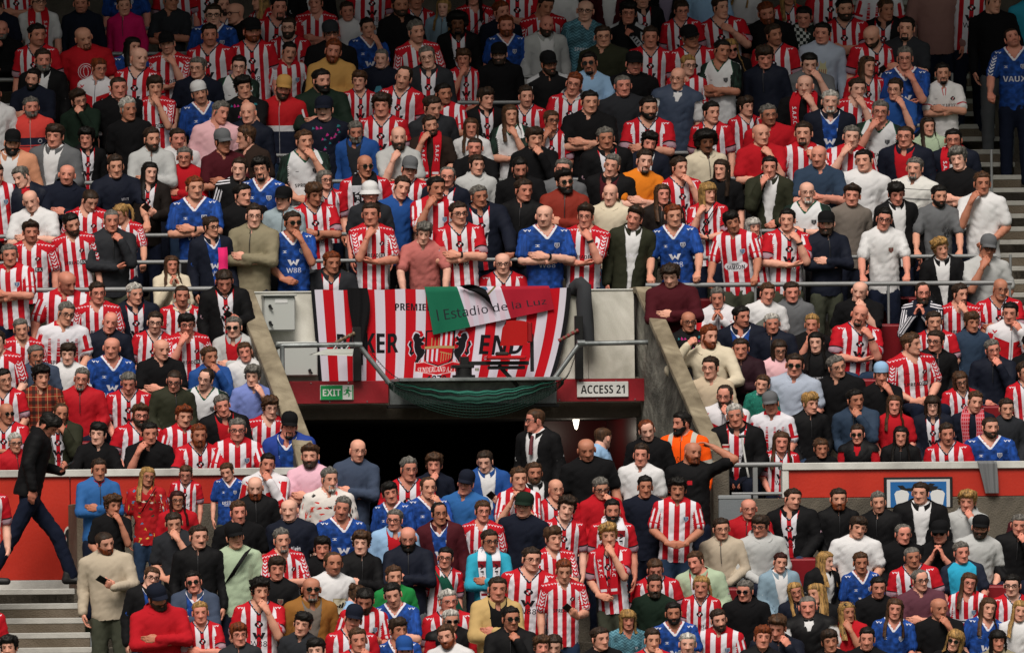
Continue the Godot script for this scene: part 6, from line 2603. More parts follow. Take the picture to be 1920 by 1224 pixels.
	for x in [-0.03, 0.10]:
		var t := Shape.new()
		t.tube(PackedVector3Array([Vector3(x, -0.02, 0.05), Vector3(x + 0.04, 0.03, 0.03)]), 0.012, 8)
		part("clamp", t, galv, o)
	# the lit bulkhead lamp in the tunnel
	o = thing("bulkhead_lamp", "small lit white lamp on the tunnel ceiling below the access sign", "lamp", Vector3(0.86, -0.41, -1.2))
	var lp := Shape.new()
	lp.tube(PackedVector3Array([Vector3(0, 0.0, 0), Vector3(0, -0.05, 0), Vector3(0, -0.085, 0), Vector3(0, -0.105, 0)]), 0.036, 14, Color.WHITE, true, 0.008)
	var glow := StandardMaterial3D.new()
	glow.albedo_color = Color("f2ecdf")
	glow.emission_enabled = true
	glow.emission = Color("fff4e2")
	glow.emission_energy_multiplier = 1.4
	part("glass", lp, glow, o)
	part("base", box_shape(Vector3(-0.05, 0.0, -0.04), Vector3(0.05, 0.02, 0.04), 0.004), plain("8d8d88", 0.5), o)
	var bulb := OmniLight3D.new()
	bulb.name = "bulb"
	bulb.light_color = Color("fff0dc")
	bulb.light_energy = 0.03
	bulb.light_size = 0.04
	bulb.omni_range = 12.0
	bulb.omni_attenuation = 2.0
	bulb.shadow_enabled = true
	bulb.position = Vector3(0, -0.14, 0.02)
	o.add_child(bulb)
	# pictures and emblems on the red walls
	im = Image.create(512, 320, false, Image.FORMAT_RGB8)
	im.fill(Color("141417"))
	im.fill_rect(Rect2i(18, 20, 476, 300), Color("c9cbce"))
	im.fill_rect(Rect2i(44, 46, 424, 274), Color("1d62a4"))
	px_poly(im, [[96, 86], [140, 84], [160, 116], [220, 112], [300, 100], [346, 62], [384, 72], [366, 92], [410, 100], [396, 118], [440, 130], [410, 148], [250, 160], [130, 140]], Color("141417"))
	for x in [130, 400]:
		px_poly(im, [[-56, 40], [-40, 10], [0, -4], [40, 10], [56, 40], [40, 160], [-40, 160]], Color("d8dadc"), Vector2(x, 136))
	board("framed_picture", "blue, white and black picture in a black frame on the right red wall", "picture", im, 3.02, -1.45, 3.73, -1.14, 5.055, "141417")
	o = thing("wall_emblem", "black and white lion emblem on the left red wall above the steps", "emblem", Vector3(-5.40, -1.56, 5.045))
	for q in [[1.0, "d0ccc4", 0.0], [0.80, "161616", 0.004]]:
		var t := Shape.new()
		for pts in [LION, TAIL]:
			var poly := PackedVector2Array()
			var cen := Vector2(12, 48)
			for p in pts:
				poly.append((Vector2(p[0], p[1]) - cen) * (1.0 if q[0] == 1.0 else 0.86) + cen)
			var idx := Geometry2D.triangulate_polygon(poly)
			for i in range(0, idx.size(), 3):
				var a := poly[idx[i]]
				var b := poly[idx[i + 1]]
				var d := poly[idx[i + 2]]
				t.tri(Vector3(a.x, -a.y, 0) * 0.0036 + Vector3(0, 0, q[2]), Vector3(b.x, -b.y, 0) * 0.0036 + Vector3(0, 0, q[2]), Vector3(d.x, -d.y, 0) * 0.0036 + Vector3(0, 0, q[2]), Vector3(0, 0, 1))
		part("outline" if q[0] == 1.0 else "lion", t, plain(q[1], 0.5), o)
	im = Image.create(64, 64, false, Image.FORMAT_RGB8)
	im.fill(Color("1a2a55"))
	ink(im, "88", Vector2(32, 32), 34, Color("d5d8de"), font_bold, 44)
	board("number_plate", "small blue plate numbered 88 below the leaning man in the blue hoodie", "sign", im, -3.10, -1.27, -2.93, -1.10, 5.08, "1a2a55")
	get_node("number_plate").set_meta("label", "small blue plate numbered 88 at the foot of the left tunnel wall")

# the walking man, the two stewards, and what people hold
func others() -> void:
	fan(-7, -5.80, 1.62, "b", "fringe.k - -", "jkt.black", "phone", "body=78 yaw=68 pitch=38 bend=13 walk=walk shoes legs=dkjeans holds dz=0.4 big", "person in black jacket and dark jeans walking past the red wall, reading a phone")
	fan(-7, -0.34, 1.67, "m", "buzz.b - gl", "open.black/white", "side", "yaw=-62 body=-40 dz=-1.9 tie shoes legs=black", "steward in black coat, white shirt and tie looking left inside the tunnel")
	fan(-7, 0.92, 1.60, "m", "short.k full.k -", "hivis", "side", "yaw=-62 body=-25 dz=-0.4 legs=black", "steward in orange high-visibility jacket looking left beside the right tunnel wall")
	var k := 0
	for q in phone_spots:
		var who: String = q[1]
		if who == "":
			continue
		var n := who.split(" ")
		var lab := "dark phone held by " + " ".join(n.slice(0, 11)).rstrip(",")
		var o := thing("mobile_phone", lab, "phone", q[0].origin)
		o.transform = Transform3D(q[0].basis.orthonormalized(), q[0].origin)
		part("case", box_shape(Vector3(-0.036, -0.03, -0.004), Vector3(0.036, 0.12, 0.005), 0.004), plain("141416", 0.35), o)
		part("screen", box_shape(Vector3(-0.033, -0.027, 0.0055), Vector3(0.033, 0.117, 0.0065), 0.0005), plain("20242a", 0.08), o)
		k += 1
	# the old man's cup and stick
	var o := thing("paper_cup", "white and red paper cup held by the person with the walking stick", "cup", Vector3(1.42633, -0.88543, 4.85000))
	var s := Shape.new()
	s.tube(PackedVector3Array([Vector3(0, 0, 0), Vector3(0, 0.10, 0)]), 0.030, 16, Color.WHITE, true, 0.040)
	part("cup", s, plain("cfcac4", 0.6), o)
	s = Shape.new()
	s.tube(PackedVector3Array([Vector3(0, 0.062, 0), Vector3(0, 0.088, 0)]), 0.0375, 16, Color.WHITE, false, 0.040)
	part("red_band", s, plain("a81820", 0.6), o)
	o = thing("walking_stick", "white walking stick standing behind the two-bar railing", "stick", Vector3(1.65043, -1.18028, 4.90000))
	s = Shape.new()
	s.tube(PackedVector3Array([Vector3(-0.07, 0.46, 0), Vector3(-0.03, 0.2, 0), Vector3(0.07, -0.32, 0)]), 0.011, 8)
	part("shaft", s, plain("d0d0cf", 0.4), o)
	s = Shape.new()
	s.tube(PackedVector3Array([Vector3(-0.10, 0.47, 0), Vector3(-0.03, 0.475, 0)]), 0.015, 8)
	part("handle", s, plain("1c1c1e", 0.5), o)

func people() -> void:
	fan(10, -4.18, 1.51, "m", "short.d - -", "st88", "cross", "", "")
	fan(10, -3.00, 1.50, "m", "short.d - -", "bl88", "side", "", "")
	fan(10, -2.45, 1.50, "m", "short.d - -", "st88", "side", "", "")
	fan(10, -2.12, 1.50, "m", "short.k - -", "st88", "side", "", "")
	fan(10, -0.95, 1.48, "m", "short.d - -", "open.black/white", "side", "", "")
	fan(10, -0.32, 1.49, "m", "short.d - -", "st88", "side", "", "")
	fan(10, 1.89, 1.43, "m", "short.d - -", "jkt.olive", "side", "", "")
	fan(10, 2.95, 1.44, "m", "short.d - -", "open.black/lilac", "side", "", "")
	fan(10, 3.80, 1.40, "w", "long.l - -", "jumper.white", "side", "", "")
	fan(9, -4.47, 1.48, "m", "short.d - -", "tee.navy", "side", "", "")
	fan(9, -4.04, 1.51, "m", "short.d - gl", "tee.white", "side", "scarf=red", "person in white T-shirt with scarf, standing, high in the stand")
	fan(9, -3.56, 1.49, "m", "short.d stub -", "jumper.navy", "side", "", "person in navy jumper, standing, high in the stand")
	fan(9, -3.10, 1.46, "b", "short.b - -", "jkt.hotpink", "side", "yaw=15", "person in bright pink jacket, standing")
	fan(9, -2.60, 1.51, "m", "short.g - -", "polo.charcoal", "cross", "", "person in charcoal polo shirt, arms crossed, beside person in bright pink jacket")
	fan(9, -2.04, 1.46, "m", "short.d short.d -", "st88", "side", "yaw=15", "")
	fan(9, -1.60, 1.51, "w", "long.l - -", "st88", "side", "yaw=-70", "")
	fan(9, -1.01, 1.48, "m", "short.b - -", "stx", "cross", "", "")
	fan(9, -0.66, 1.39, "b", "short.d - -", "tee.white", "side", "", "")
	fan(9, 0.10, 1.52, "m", "short.r - -", "st88", "side", "dz=-0.20", "")
	fan(9, 0.36, 1.42, "w", "long.l - -", "jkt.denim", "side", "yaw=-20 dz=0.14", "")
	fan(9, 0.71, 1.55, "w", "long.k - -", "stx", "side", "strap", "")
	fan(9, 1.19, 1.71, "m", "short.d - -", "st88", "cross", "", "")
	fan(9, 1.58, 1.69, "m", "short.d - -", "tee.white", "side", "", "")
	fan(9, 2.26, 1.73, "m", "short.d - -", "open.maroon/white", "side", "dz=-0.20", "")
	fan(9, 2.52, 1.51, "m", "short.d - -", "open.black/st", "side", "dz=0.14", "")
	fan(9, 3.26, 1.70, "m", "short.d - -", "polo.ltblue", "side", "", "")
	fan(9, 4.14, 1.53, "w", "long.l - -", "st88", "side", "", "")
	fan(9, 4.61, 1.70, "m", "short.d - -", "st88", "side", "", "")
	fan(9, 5.17, 1.69, "m", "short.d - -", "stw", "side", "", "")
	fan(9, 5.76, 1.70, "m", "short.d - -", "jumper.mauve", "side", "big", "person in mauve jumper, standing")
	fan(9, 6.17, 1.71, "m", "short.d - -", "st88", "side", "", "person in striped shirt, standing, high in the stand, far right")
	fan(9, 6.80, 1.54, "m", "short.d - -", "jkt.turquoise", "side", "", "")
	fan(8, -4.54, 1.48, "o", "bald short.g -", "jumper.black", "chinL", "", "")
	fan(8, -2.26, 1.62, "m", "short.d - gl", "bl88", "side", "dz=0.14", "person in blue football shirt in glasses, standing, high in the stand")
	fan(8, -1.95, 1.65, "m", "bald - gl", "tee.black", "side", "yaw=-60 dz=-0.20", "")
	fan(8, -1.51, 1.71, "m", "short.k goat.d -", "st88", "side", "dz=-0.20", "")
	fan(8, -1.44, 1.48, "m", "short.d full.d gl", "st88", "cross", "dz=0.14", "")
	fan(8, -0.56, 1.48, "m", "short.k - -", "bl88", "mouth", "", "person in blue football shirt, hand over mouth, high in the stand")
	fan(8, -0.22, 1.72, "m", "short.d short.d -", "polo.black", "side", "", "person in black polo shirt, standing, beside person in blue football shirt")
	fan(8, 0.41, 1.52, "m", "afro.k goat.k -", "open.black/st", "side", "tone=8", "person in black jacket over striped shirt, standing, beside person in black polo")
	fan(8, 0.91, 1.49, "m", "short.r full.r -", "bl0", "side", "dz=0.14", "person in plain blue football shirt, standing, high in the stand")
	fan(8, 0.92, 1.65, "m", "short.r - -", "tee.navy", "side", "yaw=20 dz=-0.20", "")
	fan(8, 1.33, 1.49, "m", "bald full.d -", "open.lgrey/white", "side", "dz=0.14", "person in pale grey jacket over white top, standing")
	fan(8, 1.36, 1.72, "m", "short.d - -", "stx", "side", "pitch=15 dz=-0.20", "")
	fan(8, 1.80, 1.65, "m", "bald - gl", "teal", "side", "", "person in teal patterned football shirt in glasses, standing")
	fan(8, 2.27, 1.62, "b", "curly.k - gl", "tape.black", "chest", "yaw=10", "person in black top with white sleeve tape in glasses, hand raised to collar")
	fan(8, 2.84, 1.66, "w", "pony.d - gl", "st88", "side", "", "person in red and white striped shirt in glasses, standing, high in the stand")
	fan(8, 3.27, 1.67, "m", "short.d - -", "st88", "chest", "", "person in red and white striped shirt, hand raised to collar, high in the stand")
	fan(8, 3.79, 1.63, "m", "short.r full.r -", "tee.black", "side", "big", "person in black T-shirt, standing, beside person in checked jumper")
	fan(8, 4.19, 1.55, "m", "short.k - -", "check", "side", "pitch=20", "")
	fan(8, 4.63, 1.65, "m", "short.k full.d -", "st88", "cross", "", "person in red and white striped shirt, arms crossed, beside person in checked jumper")
	fan(8, 5.08, 1.64, "m", "short.b - -", "open.black/st", "side", "", "")
	fan(8, 6.24, 1.71, "m", "short.d - -", "jumper.black", "side", "", "person in black jumper, standing, high in the stand")
	fan(7, -4.26, 1.69, "m", "short.k stub -", "st88", "side", "yaw=15", "person in red and white striped shirt, standing, beside person in red T-shirt")
	fan(7, -3.75, 1.67, "m", "bald goat.r -", "tee.red", "side", "big print=ring", "person in red T-shirt, standing, high in the stand")
	fan(7, -3.24, 1.56, "w", "long.k - -", "bl88", "side", "yaw=25", "")
	fan(7, -2.83, 1.59, "o", "cap.k stub.g -", "stx", "chin", "", "person in chevron-sleeved shirt and black cap, hand on chin, high in the stand")
	fan(7, -2.39, 1.68, "m", "short.k stub -", "st88", "side", "", "person in red and white striped shirt, standing, between people in chevron-sleeved shirt and striped shirt")
	fan(7, -1.94, 1.72, "m", "cap.k short.r -", "st88", "side", "", "person in red and white striped shirt and black cap, standing, high in the stand")
	fan(7, -1.56, 1.49, "m", "short.k mous.k -", "str", "side", "", "person in striped retro shirt with red collar, standing, high in the stand")
	fan(7, -1.07, 1.69, "m", "flat.d - gl", "jumper.black", "side", "", "")
	fan(7, -0.53, 1.42, "o", "buzz.g - -", "tee.navy", "side", "print=lion", "")
	fan(7, -0.17, 1.70, "m", "short.g stub.g -", "stx", "side", "", "person in red and white striped shirt with chevron sleeves, standing, beside person in striped shirt")
	fan(7, 0.35, 1.41, "b", "fringe.b - -", "st88", "mouthL", "", "person in red and white striped shirt, hand over mouth, high in the stand")
	fan(7, 0.74, 1.46, "m", "cap.k full.d gl", "hood.black", "side", "", "person in black hoodie and black cap in glasses, standing, high in the stand")
	fan(7, 1.87, 1.64, "m", "short.d - gl", "polo.olive", "side", "big", "person in olive polo shirt in glasses, standing")
	fan(7, 2.38, 1.63, "m", "short.d - -", "st88", "side", "", "person in red and white striped shirt, standing, beside person in olive polo")
	fan(7, 2.82, 1.63, "o", "cap.k - gl", "st88", "side", "big", "person in striped shirt and black cap in glasses, standing, high in the stand")
	fan(7, 3.26, 1.52, "w", "long.l - sg", "tee.black", "side", "", "")
	fan(7, 3.73, 1.65, "m", "short.d stub -", "st88", "side", "", "person in red and white striped shirt, standing, beside person in pale blue jumper")
	fan(7, 4.26, 1.66, "m", "short.k - -", "jumper.paleblue", "side", "yaw=-15 print=cat", "person in pale blue jumper, standing")
	fan(7, 4.82, 1.62, "m", "bald short.d -", "st88", "phone", "pitch=25 holds", "person in red and white striped shirt, looking at a phone, high in the stand")
	fan(7, 5.18, 1.71, "m", "short.k goat.k -", "polo.charcoal", "cross", "", "person in charcoal polo shirt, arms crossed, beside person in blue chevron shirt")
	fan(7, 6.35, 1.59, "m", "buzz.d stub -", "blv", "rail", "yaw=20 pitch=-15", "person in blue shirt with white sleeve chevrons, hands on the rail")
	fan(6, -4.42, 1.49, "m", "short.k short.k -", "jumper.navy", "cross", "dz=0.14", "person in navy jumper, arms crossed, high in the stand")
	fan(6, -4.27, 1.70, "m", "short.d short.g -", "open.black/white", "side", "yaw=15 dz=-0.20", "person in black jacket over white top, standing, beside person in navy jumper")
	fan(6, -3.70, 1.60, "w", "up.r - gl", "jkt.whitered", "clasp", "yaw=20", "")
	fan(6, -3.27, 1.71, "m", "bald - -", "st88", "side", "yaw=18", "person in red and white striped shirt, standing, beside person in white and red jacket")
	fan(6, -2.62, 1.60, "o", "short.g - gl", "polo.navy", "side", "", "")
	fan(6, -2.19, 1.61, "m", "short.k - gl", "wg", "mouth", "", "person in green-sleeved white shirt in glasses, hand over mouth, beside person in navy polo")
	fan(6, -1.16, 1.78, "m", "short.r short.r -", "jumper.tan", "cross", "dz=-0.20", "person in tan jumper, arms crossed")
	fan(6, -0.91, 1.45, "b", "fringe.b - -", "st88", "side", "dz=0.14", "person in red and white striped shirt, standing, beside person in tan jumper")
	fan(6, -0.14, 1.70, "m", "short.g - gl", "open.charcoal/st", "side", "", "person in charcoal jacket over striped shirt in glasses, standing")
	fan(6, 1.14, 1.62, "m", "cap.k short.d gl", "tape.black", "side", "", "person in black top with white sleeve tape and black cap in glasses, standing")
	fan(6, 1.61, 1.63, "m", "short.k goat.k sg", "polo.ltblue", "cross", "tone=6", "")
	fan(6, 2.07, 1.62, "m", "cap.k stub -", "tee.black", "side", "big", "person in black T-shirt and black cap, standing, high in the stand")
	fan(6, 2.65, 1.60, "w", "short.l - gl", "str", "side", "yaw=15", "")
	fan(6, 3.01, 1.75, "b", "short.k - -", "wg", "cross", "", "person in white football shirt with dark green sleeves, arms crossed, high in the stand")
	fan(6, 3.49, 1.66, "m", "fringe.d - -", "jkt.navy", "side", "pitch=18", "person in navy jacket, standing, beside person in grey T-shirt")
	fan(6, 3.97, 1.62, "m", "short.k - -", "tee.grey", "mouth", "pitch=15 big", "person in grey T-shirt, hand over mouth, high in the stand")
	fan(6, 4.59, 1.58, "w", "long.b - -", "st88", "side", "shades", "")
	fan(6, 5.02, 1.66, "o", "short.g - gl", "bl88", "chin", "", "person in blue football shirt in glasses, hand on chin, high in the stand")
	fan(6, 5.42, 1.50, "m", "short.k goat.k -", "reg", "cross", "", "person in white retro shirt with red trim, arms crossed")
	fan(5, -4.92, 1.61, "m", "short.d - -", "tee.white", "side", "", "")
	fan(5, -4.53, 1.47, "m", "short.g short.g -", "track.coral", "side", "", "person in coral and navy track top, standing")
	fan(5, -4.02, 1.55, "m", "quiff.d short.d gl", "hood.dkgreen", "mouth", "", "person in dark green hoodie in glasses, hand over mouth")
	fan(5, -3.60, 1.67, "m", "buzz.d - -", "polo.black", "side", "yaw=12 big", "")
	fan(5, -3.20, 1.67, "b", "fringe.d - -", "stx", "mouth", "", "person in chevron-sleeved shirt, hand over mouth, beside person in black polo")
	fan(5, -2.71, 1.61, "m", "capb.white stub.g -", "bl88", "side", "", "person in blue football shirt and white backward cap, standing, high in the stand")
	fan(5, -2.24, 1.66, "m", "curly.k - -", "tee.black", "chin", "print=pink", "")
	fan(5, -1.84, 1.65, "m", "cap.tan short.d -", "track.red", "side", "", "person in red and navy track top and tan cap, standing")
	fan(5, -1.43, 1.73, "m", "short.k full.k -", "jkt.dkgreen", "cross", "big", "person in dark green jacket, arms crossed")
	fan(5, -0.54, 1.76, "m", "reced.d stub -", "st88", "side", "", "person in red and white striped shirt, standing, beside person in dark green jacket")
	fan(5, -0.11, 1.58, "m", "short.k stub -", "str", "cross", "", "")
	fan(5, 0.34, 1.53, "b", "fringe.d - -", "open.black/st", "side", "", "")
	fan(5, 0.78, 1.55, "m", "short.d stub -", "st88", "side", "yaw=20", "")
	fan(5, 1.29, 1.68, "m", "short.r - gl", "st88", "clasp", "hoodw", "person in red and white striped shirt in glasses, hands clasped, high in the stand")
	fan(5, 1.82, 1.66, "o", "buzz.g - -", "tee.charcoal", "side", "big", "person in charcoal T-shirt, standing, high in the stand")
	fan(5, 2.43, 1.73, "o", "bald - gl", "gilet.slate", "side", "", "person in slate gilet over  in glasses, standing")
	fan(5, 3.14, 1.43, "b", "fringe.d - -", "st88", "side", "strap", "")
	fan(5, 3.80, 1.65, "o", "bald - -", "tee.black", "mouth", "scarf=red big", "person in black T-shirt with scarf, hand over mouth, high in the stand")
	fan(5, 4.35, 1.61, "m", "short.d - -", "stx", "mouth", "yaw=15", "person in chevron-sleeved shirt, hand over mouth, beside person in black T-shirt")
	fan(5, 4.78, 1.60, "m", "short.d - gl", "tee.blue", "mouth", "", "person in blue T-shirt in glasses, hand over mouth")
	fan(4, -4.04, 1.41, "b", "curly.k - -", "open.black/st", "side", "", "person in black jacket over striped shirt, standing, beside person in black T-shirt")
	fan(4, -3.60, 1.71, "m", "short.w - -", "tee.black", "side", "", "person in black T-shirt, standing, high in the stand, far left")
	fan(4, -3.08, 1.40, "m", "short.d stub -", "polo.white", "side", "big yaw=12", "")
	fan(4, -2.64, 1.67, "o", "short.g - -", "polo.pink", "side", "yaw=35", "person in pink polo shirt, standing")
	fan(4, -2.29, 1.67, "o", "bald - -", "jkt.navy", "side", "", "")
	fan(4, -1.50, 1.70, "m", "cap.navy mous.k -", "tee.navy", "side", "print=pink", "person in navy T-shirt and navy cap, standing, high in the stand")
	fan(4, -1.19, 1.47, "m", "short.g full.g -", "open.blue/charcoal", "side", "yaw=15 dz=0.14", "person in blue jacket over charcoal top, standing")
	fan(4, -0.85, 1.74, "m", "curly.d - -", "st88", "side", "dz=-0.20", "person in red and white striped shirt, standing, beside person in blue jacket")
	fan(4, -0.38, 1.52, "m", "short.d short.d -", "tee.brown", "mouthL", "scarf=red dz=0.14", "person in brown T-shirt with scarf, hand over mouth")
	fan(4, -0.34, 1.73, "m", "short.d - -", "jkt.charcoal", "side", "dz=-0.20", "")
	fan(4, 0.07, 1.50, "w", "long.b - -", "tee.white", "side", "", "")
	fan(4, 0.49, 1.63, "w", "long.b - -", "wg", "chin", "", "person in white football shirt with dark green sleeves, hand on chin, high in the stand")
	fan(4, 0.92, 1.57, "w", "pony.b - gl", "st88", "mouthL", "yaw=15", "person in red and white striped shirt in glasses, hand over mouth, high in the stand")
	fan(4, 1.34, 1.76, "m", "short.k - -", "polo.black", "cross", "big", "person in black polo shirt, arms crossed, high in the stand")
	fan(4, 1.97, 1.69, "m", "short.k short.k -", "st88", "cross", "", "person in red and white striped shirt, arms crossed, beside person in black polo")
	fan(4, 2.64, 1.64, "b", "short.k - -", "st88", "side", "", "person in red and white striped shirt, standing, beside person in red polo")
	fan(4, 3.26, 1.61, "m", "short.g stub.g gl", "polo.red", "side", "big", "person in red polo shirt in glasses, standing")
	fan(4, 3.93, 1.75, "o", "short.w goat.w -", "open.navy/bl88", "side", "", "person in navy jacket over blue football shirt, standing, high in the stand")
	fan(4, 4.47, 1.64, "o", "short.g - gl", "wg", "mouthL", "", "person in green-sleeved white shirt in glasses, hand over mouth, beside person in navy jacket")
	fan(4, 4.98, 1.48, "w", "long.d - -", "hood.sage", "side", "shades", "")
	fan(3, -4.95, 1.64, "m", "cap.k full.k -", "open.peach/white", "side", "", "person in peach jacket over white top and black cap, standing")
	fan(3, -4.47, 1.71, "m", "fringe.d - -", "open.grey/white", "clasp", "", "person in grey jacket over white top, hands clasped")
	fan(3, -3.46, 1.67, "m", "short.d short.d -", "jkt.lgrey", "cross", "yaw=25", "person in pale grey jacket, arms crossed")
	fan(3, -3.10, 1.48, "o", "short.g - gl", "jumper.red", "cross", "", "person in red jumper in glasses, arms crossed")
	fan(3, -2.73, 1.63, "m", "cap.grey - -", "polo.maroon", "cross", "dz=0.14", "person in maroon polo shirt and grey cap, arms crossed")
	fan(3, -2.39, 1.69, "m", "short.b - -", "polo.brown", "side", "yaw=-70 dz=-0.20", "")
	fan(3, -1.84, 1.64, "m", "short.b - -", "wg", "mouth", "", "person in white football shirt with dark green sleeves, hand over mouth, right of brown polo")
	fan(3, -0.83, 1.67, "m", "bald full.d -", "tee.lgrey", "chinL", "yaw=15", "person in pale grey T-shirt, hand on chin")
	fan(3, -0.01, 1.56, "m", "buzz.d stub -", "tee.black", "cross", "", "")
	fan(3, 0.62, 1.65, "m", "fringe.d - -", "jumper.black", "mouth", "", "person in black jumper, hand over mouth, three rows behind the banner row")
	fan(3, 1.38, 1.65, "m", "short.g - -", "open.black/st", "side", "yaw=15", "person in black jacket over striped shirt, standing, three rows behind the banner row")
	fan(3, 1.83, 1.59, "m", "curly.k short.k -", "open.navy/white", "side", "", "")
	fan(3, 2.45, 1.60, "m", "afro.k mous.k -", "jkt.cream", "side", "hoodc tone=8", "person in cream jacket, standing")
	fan(3, 3.04, 1.68, "o", "bald - -", "tee.red", "chin", "", "person in red T-shirt, hand on chin, three rows behind the banner row")
	fan(3, 3.51, 1.69, "m", "short.d goat.d -", "str", "chest", "", "person in striped retro shirt with red collar, hand raised to collar, right of red T-shirt")
	fan(3, 4.02, 1.65, "o", "short.g - -", "str", "mouthL", "", "person in striped retro shirt with red collar, hand over mouth, right of retro striped shirt")
	fan(3, 4.61, 1.65, "m", "buzz.d - gl", "open.navy/red", "side", "big", "person in navy jacket over red top in glasses, standing")
	fan(3, 5.12, 1.61, "m", "short.k - gl", "open.navy/white", "side", "scarf=red", "person in navy jacket over white top with scarf, standing")
	fan(2, -5.24, 1.60, "m", "short.d - -", "str", "side", "", "")
	fan(2, -4.90, 1.57, "o", "short.g - -", "gilet.navy/red", "side", "yaw=-45", "")
	fan(2, -4.46, 1.58, "o", "bald stub.g -", "hood.navy", "cross", "", "person in navy hoodie, arms crossed")
	fan(2, -3.95, 1.66, "m", "short.d - -", "tee.navy", "rail", "print=chest words=LEVI'T", "person in navy T-shirt, hands on the rail, two rows behind the banner row")
	fan(2, -3.59, 1.60, "w", "long.k - -", "open.dkbrown/st", "phone", "yaw=15 holds", "person in dark brown jacket over striped shirt, looking at a phone")
	fan(2, -2.60, 1.63, "m", "short.d - -", "adi.black", "side", "dz=-0.20", "")
	fan(2, -2.40, 1.62, "m", "curly.k goat.k gl", "bl88", "side", "yaw=-12 dz=0.14", "person in blue football shirt in glasses, standing, two rows behind the banner row")
	fan(2, -1.74, 1.51, "w", "long.g - gl", "st88", "side", "", "")
	fan(2, -1.31, 1.65, "o", "bald - sg", "st88", "side", "scarf=bw", "person in red and white striped shirt with scarf, standing, two rows behind the banner row")
	fan(2, -0.85, 1.61, "m", "cap.grey - gl", "st88", "side", "", "")
	fan(2, -0.45, 1.53, "o", "reced.g - gl", "open.navy/st", "side", "dz=0.14", "")
	fan(2, -0.09, 1.66, "w", "up.d - -", "hood.lgrey", "side", "yaw=15 dz=-0.20", "")
	fan(2, 0.34, 1.59, "m", "short.k short.d -", "jumper.black", "phone", "shades pitch=25 holds", "")
	fan(2, 0.81, 1.60, "o", "short.g - -", "polo.grey", "side", "shades", "")
	fan(2, 1.32, 1.64, "o", "short.g - -", "open.black/maroon", "side", "", "")
	fan(2, 1.66, 1.68, "m", "short.d goat.d -", "tee.orange", "cross", "yaw=15", "person in orange T-shirt, arms crossed")
	fan(2, 2.03, 1.61, "m", "short.d - -", "st88", "mouth", "", "person in red and white striped shirt, hand over mouth, two rows behind the banner row")
	fan(2, 2.50, 1.59, "w", "long.d - -", "tee.black", "side", "", "person in black T-shirt, standing, two rows behind the banner row")
	fan(2, 3.01, 1.61, "m", "short.k - -", "open.olive/white", "mouthL", "", "person in olive jacket over white top, hand over mouth")
	fan(2, 3.54, 1.72, "m", "bald stub.g -", "polo.slateblue", "cross", "", "person in slate blue polo shirt, arms crossed")
	fan(2, 4.04, 1.67, "m", "short.k - -", "tee.white", "side", "big", "person in white T-shirt, standing, two rows behind the banner row")
	fan(2, 4.57, 1.59, "o", "short.g goat.g -", "polo.lines", "side", "shades big", "person in black-lined white polo shirt with sunglasses on head, standing")
	fan(2, 5.05, 1.68, "o", "curly.g - -", "tee.black", "cross", "", "person in black T-shirt, arms crossed, two rows behind the banner row")
	fan(1, -4.92, 1.60, "o", "bald - -", "polo.white", "cross", "", "person in white polo shirt, arms crossed, one row behind the banner row")
	fan(1, -4.35, 1.58, "m", "buzz.d - -", "stx", "phone", "pitch=25 yaw=20 holds", "")
	fan(1, -3.97, 1.46, "w", "pony.l - -", "stx", "rail", "yaw=-30 pitch=15", "person in chevron-sleeved shirt, hands on the rail, one row behind the banner row")
	fan(1, -3.22, 1.71, "m", "short.r - -", "bl88", "cross", "shades watch", "person in blue football shirt with sunglasses on head, arms crossed, beside person in chevron-sleeved shirt")
	fan(1, -2.73, 1.63, "b", "short.k - -", "jumper.black", "side", "big", "person in black jumper, standing, one row behind the banner row")
	fan(1, -2.29, 1.58, "b", "cap.k - -", "jkt.ltgrey", "side", "dz=0.14", "")
	fan(1, -1.95, 1.65, "m", "fringe.b - -", "st88", "cross", "watch dz=-0.20", "person in red and white striped shirt, arms crossed, beside person in pale blue-grey jacket")
	fan(1, -1.39, 1.64, "b", "bucket.white - -", "polo.charcoal", "side", "yaw=12 dz=0.14", "person in charcoal polo shirt and white bucket hat, standing, one row behind the banner row")
	fan(1, -1.03, 1.70, "m", "short.d - -", "polo.blue", "side", "yaw=12 dz=-0.20", "person in blue polo shirt, standing")
	fan(1, -0.68, 1.69, "m", "short.k mous.k -", "str", "mouthL", "", "person in striped retro shirt with red collar, hand over mouth, beside person in blue polo")
	fan(1, -0.22, 1.60, "o", "short.g - -", "open.navy/st", "rail", "big", "person in navy jacket over striped shirt, hands on the rail, beside person in black jacket")
	fan(1, 0.25, 1.66, "m", "short.d - -", "jkt.black", "side", "yaw=25", "person in black jacket, standing, beside person in rust jacket")
	fan(1, 0.70, 1.75, "m", "quiff.k full.k sg", "jkt.rust", "cross", "watch", "person in rust jacket in sunglasses, arms crossed")
	fan(1, 1.19, 1.61, "m", "bald - -", "hood.cream", "side", "", "person in cream hoodie, standing, one row behind the banner row")
	fan(1, 1.73, 1.61, "w", "long.b - -", "jkt.dkbrown", "side", "", "")
	fan(1, 2.21, 1.62, "w", "bob.l - -", "st88", "chinL", "strap watch", "person in striped shirt with bag strap, hand on chin, one row behind the banner row")
	fan(1, 2.69, 1.26, "w", "bob.w - -", "st88", "cross", "", "")
	fan(1, 3.27, 1.62, "o", "bald goat.w gl", "wg", "cross", "watch", "person in green-sleeved white shirt in glasses, arms crossed, one row behind the banner row")
	fan(1, 3.75, 1.58, "m", "quiff.d - -", "jumper.taupe", "side", "", "person in taupe jumper, standing")
	fan(1, 4.21, 1.61, "b", "fringe.k - -", "open.black/white", "side", "", "person in black jacket over white top, standing, one row behind the banner row")
